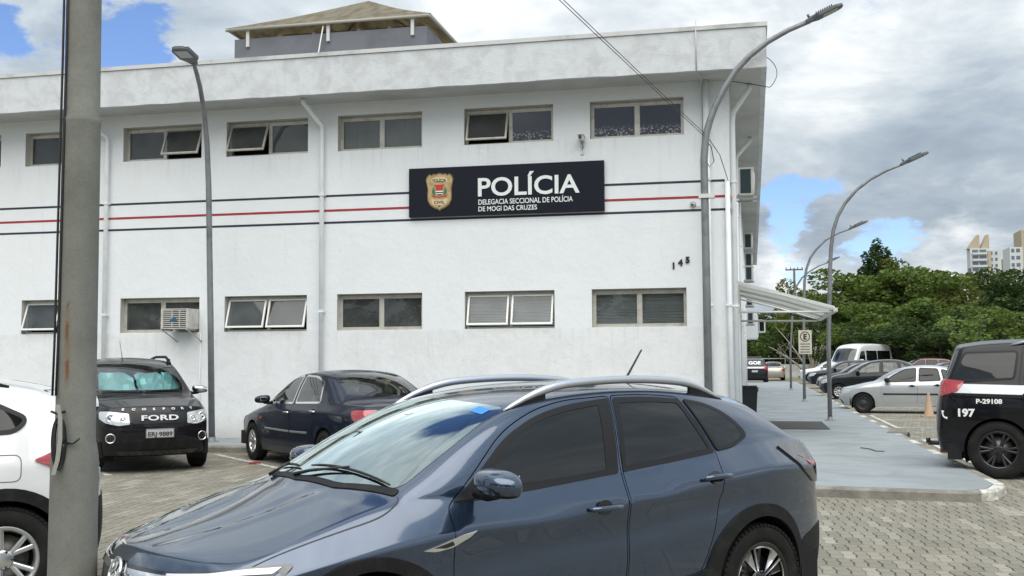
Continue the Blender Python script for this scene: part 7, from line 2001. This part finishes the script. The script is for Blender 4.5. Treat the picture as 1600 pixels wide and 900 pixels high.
def conifer(seed, h, lm):
    rnd = random.Random(seed); r = empty('pine_tree'); bm = bmesh.new(); tube(bm, [(0, 0, 0), (.05, 0, h*.5), (0, 0, h)], [.22, .14, .04], 8)
    tips = []
    for k in range(20):
        z = h*(.42+.56*k/20); L = 2.1*(1-.70*(k/20))*rnd.uniform(.75, 1.2); a = k*2.4
        e = Vector((math.cos(a)*L, math.sin(a)*L, z+L*.40)); tube(bm, arc((0, 0, z), (math.cos(a)*L*.6, math.sin(a)*L*.6, z), e, 5), [.05, .045, .04, .03, .025, .02], 5); tips.append(e)
        tips.append(Vector((math.cos(a)*L*.7, math.sin(a)*L*.7, z+L*.12)))
    bm_obj('trunk', bm, BARK, r); bm = bmesh.new()
    for e in tips+[Vector((0, 0, h+.2)), Vector((0, 0, h-.4))]: leaves(bm, e+Vector((0, 0, .25)), .38, 95, .26, rnd, 1.7)
    bm_obj('crown', bm, lm, r); return r
protos = [broad_tree('broadleaf_tree', 11, 8, 3.4, LM[0]), broad_tree('broadleaf_tree', 12, 8, 3.0, LM[3], 24, 210), broad_tree('broadleaf_tree', 13, 8, 3.3, LM[1], 28, 250), broad_tree('broadleaf_tree', 14, 8, 3.1, LM[0], 22, 230, .34)]
used = set()
def tree(pi, px, pytop, Y, s=None, wide=1.0, label='', rot=0.0, name='broadleaf_tree', bx=None):
    p = at(px, pytop, Y); pr_ = protos[pi]
    if pi in used: o = copy_tree(pr_)
    else: o = pr_; used.add(pi)
    k = p.z/7.45; o.location = (p.x if bx is None else bx, Y, 0); o.scale = (k*wide, k*wide, k); o.rotation_euler = (0, 0, rot)
    tag(o, label, 'tree', 'trees beyond the car park'); return o
TL = [(0, 1212, 497, 92, 1.3, 'low green tree just left of the far lamp posts, over the boundary wall', .3), (2, 1188, 488, 96, 1.2, 'dark tree rising directly behind the end of the building', 1.0),
      (2, 1240, 478, 98, 1.3, 'dark tree over the boundary wall beneath the awning', 2.1), (1, 1262, 447, 95, .9, 'olive tree whose top shows between two lamp post arms', .5),
      (0, 1300, 452, 88, 1.25, 'green tree directly behind the nearest free-standing lamp post', 1.7), (3, 1330, 424, 84, 1.15, 'rounded green tree left of the tall pine', 2.9),
      (0, 1392, 420, 80, 1.25, 'green tree at the foot of the tall pine on its right', 4.0), (3, 1425, 412, 84, 1.1, 'green tree one step right of the pine, with the highest broadleaf crown', 5.2),
      (1, 1455, 416, 82, 1.1, 'olive tree near the middle of the tree belt', .2), (0, 1490, 425, 76, 1.2, 'green tree left of the tower blocks', 3.3), (1, 1530, 440, 72, 1.1, 'olive green tree in front of the tower block', 2.2),
      (0, 1360, 468, 66, 1.4, 'broad bright green tree in front of the pine', 1.1), (3, 1435, 470, 60, 1.45, 'broad green tree low in the middle of the tree belt', 4.4), (2, 1505, 480, 58, 1.3, 'dark tree low in front of the tower block', 3.6),
      (2, 1592, 416, 64, 1.0, 'dark dense rounded tree at the right edge over the police SUV', .9), (0, 1570, 478, 52, 1.4, 'green tree low above the roof of the police SUV', 2.5),
      (2, 1640, 440, 60, 1.2, 'dark tree cut by the right edge of the picture', 5.5), (2, 1395, 505, 56, 1.7, 'low dark tree behind the white van', 5.9), (2, 1320, 505, 74, 1.5, 'low dark tree behind the far white wagon', 4.7), (2, 1470, 505, 50, 1.7, 'low dark tree behind the police SUV and the silver hatchback', .4)]
for pi, px, py, Y, wd_, lb, ro in TL: tree(pi, px, py, Y, wide=wd_, label=lb, rot=ro)
pn = conifer(5, 11.4, LM[1]); q = at(1370, 372, 82); pn.location = (q.x, 82, 0); pn.scale = (q.z/12.5*1.3, q.z/12.5*1.3, q.z/12.5); tag(pn, 'tall dark pine with upswept branches, highest tree on the right', 'tree', 'pines in the tree belt')
for i, (px, py, lb) in enumerate(((1387, 398, 'smaller dark pine leaning close right of the tall pine'), (1399, 402, 'thin dark pine top, rightmost of the three'))):
    o = copy_tree(pn); q = at(px, py, 84); o.location = (q.x, 84, 0); k = q.z/12.5; o.scale = (k*.6, k*.6, k); o.rotation_euler = (0, 0, 1.3+i); tag(o, lb, 'tree', 'pines in the tree belt')
# light feathery young tree and the bare pale-stemmed one
yt = broad_tree('young_tree', 31, 5, 1.9, LM[2], 20, 60, .24, .5); q = at(1522, 492, 40); yt.location = (q.x, 40, 0); k = q.z/5; yt.scale = (k*1.25, k*1.25, k); tag(yt, 'small bright yellow green tree with pale thin branches above the police SUV', 'tree')
rnd = random.Random(9); bt_ = empty('bare_tree', (at(1268, 560, 80).x, 80, 0), 0, 'leafless tree with pale slanting stems behind the parking sign', 'tree'); bm = bmesh.new()
for k in range(11):
    a = rnd.uniform(-1.1, 1.1); L = rnd.uniform(3.5, 6.2); e = Vector((math.sin(a)*L*.75, rnd.uniform(-.8, .8), math.cos(a)*L)); m_ = e*.5+Vector((-math.sin(a)*.4, 0, .3))
    A_ = arc((rnd.uniform(-.3, .3), 0, 0), m_, e, 7); tube(bm, A_, [.10*(1-.11*i) for i in range(8)], 6)
    for j in (3, 4, 5, 6):
        d_ = Vector((rnd.uniform(-.9, .9), rnd.uniform(-.4, .4), rnd.uniform(.4, 1.1))); tube(bm, [A_[j], A_[j]+d_*.6, A_[j]+d_*1.2+Vector((rnd.uniform(-.2, .2), 0, .1))], [.03, .02, .01], 4)
bm_obj('branches', bm, PALEB, bt_)
# undergrowth and the wood behind as one mass
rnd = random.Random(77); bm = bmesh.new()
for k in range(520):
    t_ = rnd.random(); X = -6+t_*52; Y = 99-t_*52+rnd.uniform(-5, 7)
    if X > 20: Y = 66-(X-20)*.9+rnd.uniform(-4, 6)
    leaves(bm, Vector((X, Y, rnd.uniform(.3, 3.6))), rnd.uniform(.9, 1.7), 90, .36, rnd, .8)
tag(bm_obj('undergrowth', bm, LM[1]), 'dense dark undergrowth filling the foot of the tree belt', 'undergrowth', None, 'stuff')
# utility pole far away
q = at(1244, 560, 110); up_ = empty('power_pole', (q.x, 110, 0), 0, 'distant wooden power pole with a crossarm above the trees', 'pole'); h_ = at(1244, 419, 110).z
newtube('shaft', [(0, 0, 0), (0, 0, h_)], [.17, .12], BARK, up_, 8); newbox('crossarm', -1.0, 1.0, -.06, .06, h_-.25, h_-.10, BARK, up_)
for x in (-.9, -.4, .4, .9): newtube('insulator', [(x, 0, h_-.1), (x, 0, h_+.12)], .05, M_['black'], up_, 6)
# towers
def tower(name, x0, x1, y, d, h, wallm, label, cols, storeys, z0=3.0, accent=None, dark=None):
    r = empty(name, ((x0+x1)/2, y, 0), 0, label, 'tower block', 'tower blocks on the skyline'); w = (x1-x0)/2
    newbox('wall', -w, w, 0, d, -.3, h, wallm, r); fh = (h-z0)/storeys
    m = dark or mat_once('tower_glass', (.12, .14, .17), .3)  # default pane tone lifted, with distance haze put into the colour
    for s_ in range(storeys):
        for c in cols:
            a = -w+2*w*c[0]; b_ = -w+2*w*c[1]; z = z0+s_*fh
            if z < h*.45: continue
            f = newbox('window', a, b_, -.12, -.02, z+fh*.30, z+fh*.78, m, r)
        z = z0+s_*fh
        if accent and z > h*.45: newbox('balcony', -w+2*w*accent[0], -w+2*w*accent[1], -1.2, -.13, z, z+fh*.30, mat_once('balcony_white', (.55, .57, .60), .8), r)
    return r
TW = grime(mat('tower_white', (.50, .52, .55), .85), (.56, .57, .58), (.49, .50, .52), .05); TB = mat('tower_tan', (.42, .35, .26), .85); TG = mat('tower_slate', (.10, .12, .15), .8)  # white and tan lightened so the colours themselves carry distance haze
xa, xb, xc = at(1516, 400, 450).x, at(1544, 400, 450).x, at(1566, 400, 450).x; h1 = at(1530, 388, 450).z
t1 = tower('tower_block', xa, xb, 450, 7, h1, TW, 'white tower block with slanted tan crown fins, left one on the skyline', [(.12, .45), (.52, .90)], 17, 3, (.1, .92))
newbox('slate_column', -4.35, -3.2, -.5, -.02, 10, h1-8, TG, t1)
for (cx2, wv) in ((-1.9, 4.6), (2.4, 3.2)):
    bm = bmesh.new(); prism(bm, [(-wv/2, 0), (wv/2, 0), (wv/2, 5.4), (wv/2-.7, 5.6)], 0, 5, Matrix(((1, 0, 0, cx2), (0, 0, 1, .5), (0, 1, 0, h1), (0, 0, 0, 1)))); bm_obj('roof_fin', bm, TB, t1)
newbox('tan_column', 3.2, 4.4, -.6, -.02, 10, h1-1, TB, t1)
tower('tower_block', xb+.3, xc, 452, 14, at(1555, 391, 452).z, TW, 'narrow white tower adjoining the one with slanted fins', [(.15, .35), (.55, .72)], 17, 3)
tower('tower_block', at(1568, 400, 520).x, at(1580, 400, 520).x, 520, 12, at(1573, 404, 520).z, TB, 'low tan block between the two white towers on the skyline', [(.2, .4), (.6, .8)], 14, 3)
tower('tower_block', at(1578, 400, 500).x, at(1598, 400, 500).x, 500, 14, at(1588, 386, 500).z, TW, 'white block with dark trim near the right edge of the skyline', [(.12, .35), (.5, .8)], 15, 3)
tower('tower_block', at(1597, 400, 540).x, at(1640, 400, 540).x, 540, 16, at(1600, 359, 540).z, TB, 'tallest tan tower cut by the right edge of the picture', [(.1, .2), (.3, .42), (.55, .7)], 22, 3)
# low red-roofed house glimpsed through the trees
hs = empty('brick_house', (at(1548, 460, 120).x, 120, 0), 0, 'small tan house glimpsed through the tree gap below the tower block', 'house')
newbox('wall', -4, 4, 0, 6, -.3, 7.2, TB, hs); newbox('roof', -4.4, 4.4, -.4, 6.4, 7.201, 7.5, mat('roof_tile', (.25, .09, .05), .85), hs)
# trees and a fence of the street behind the viewer, seen mirrored in the car paint and the window glass
for i in range(10):
    X = -33+i*7.1+(i % 3)*.8; Y = -33-(i*37 % 5)*1.3; s_ = .95+.1*((i*7) % 4)
    o = copy_tree(protos[(0, 3, 2, 1, 2)[i % 5]]); o.location = (X, Y, 0); o.scale = (s_*1.35, s_*1.35, s_); o.rotation_euler = (0, 0, i*1.7)
    tag(o, 'street tree %s in the row behind the viewer' % ('number '+str(i+1)+' from the left'), 'tree', 'street trees behind the viewer')
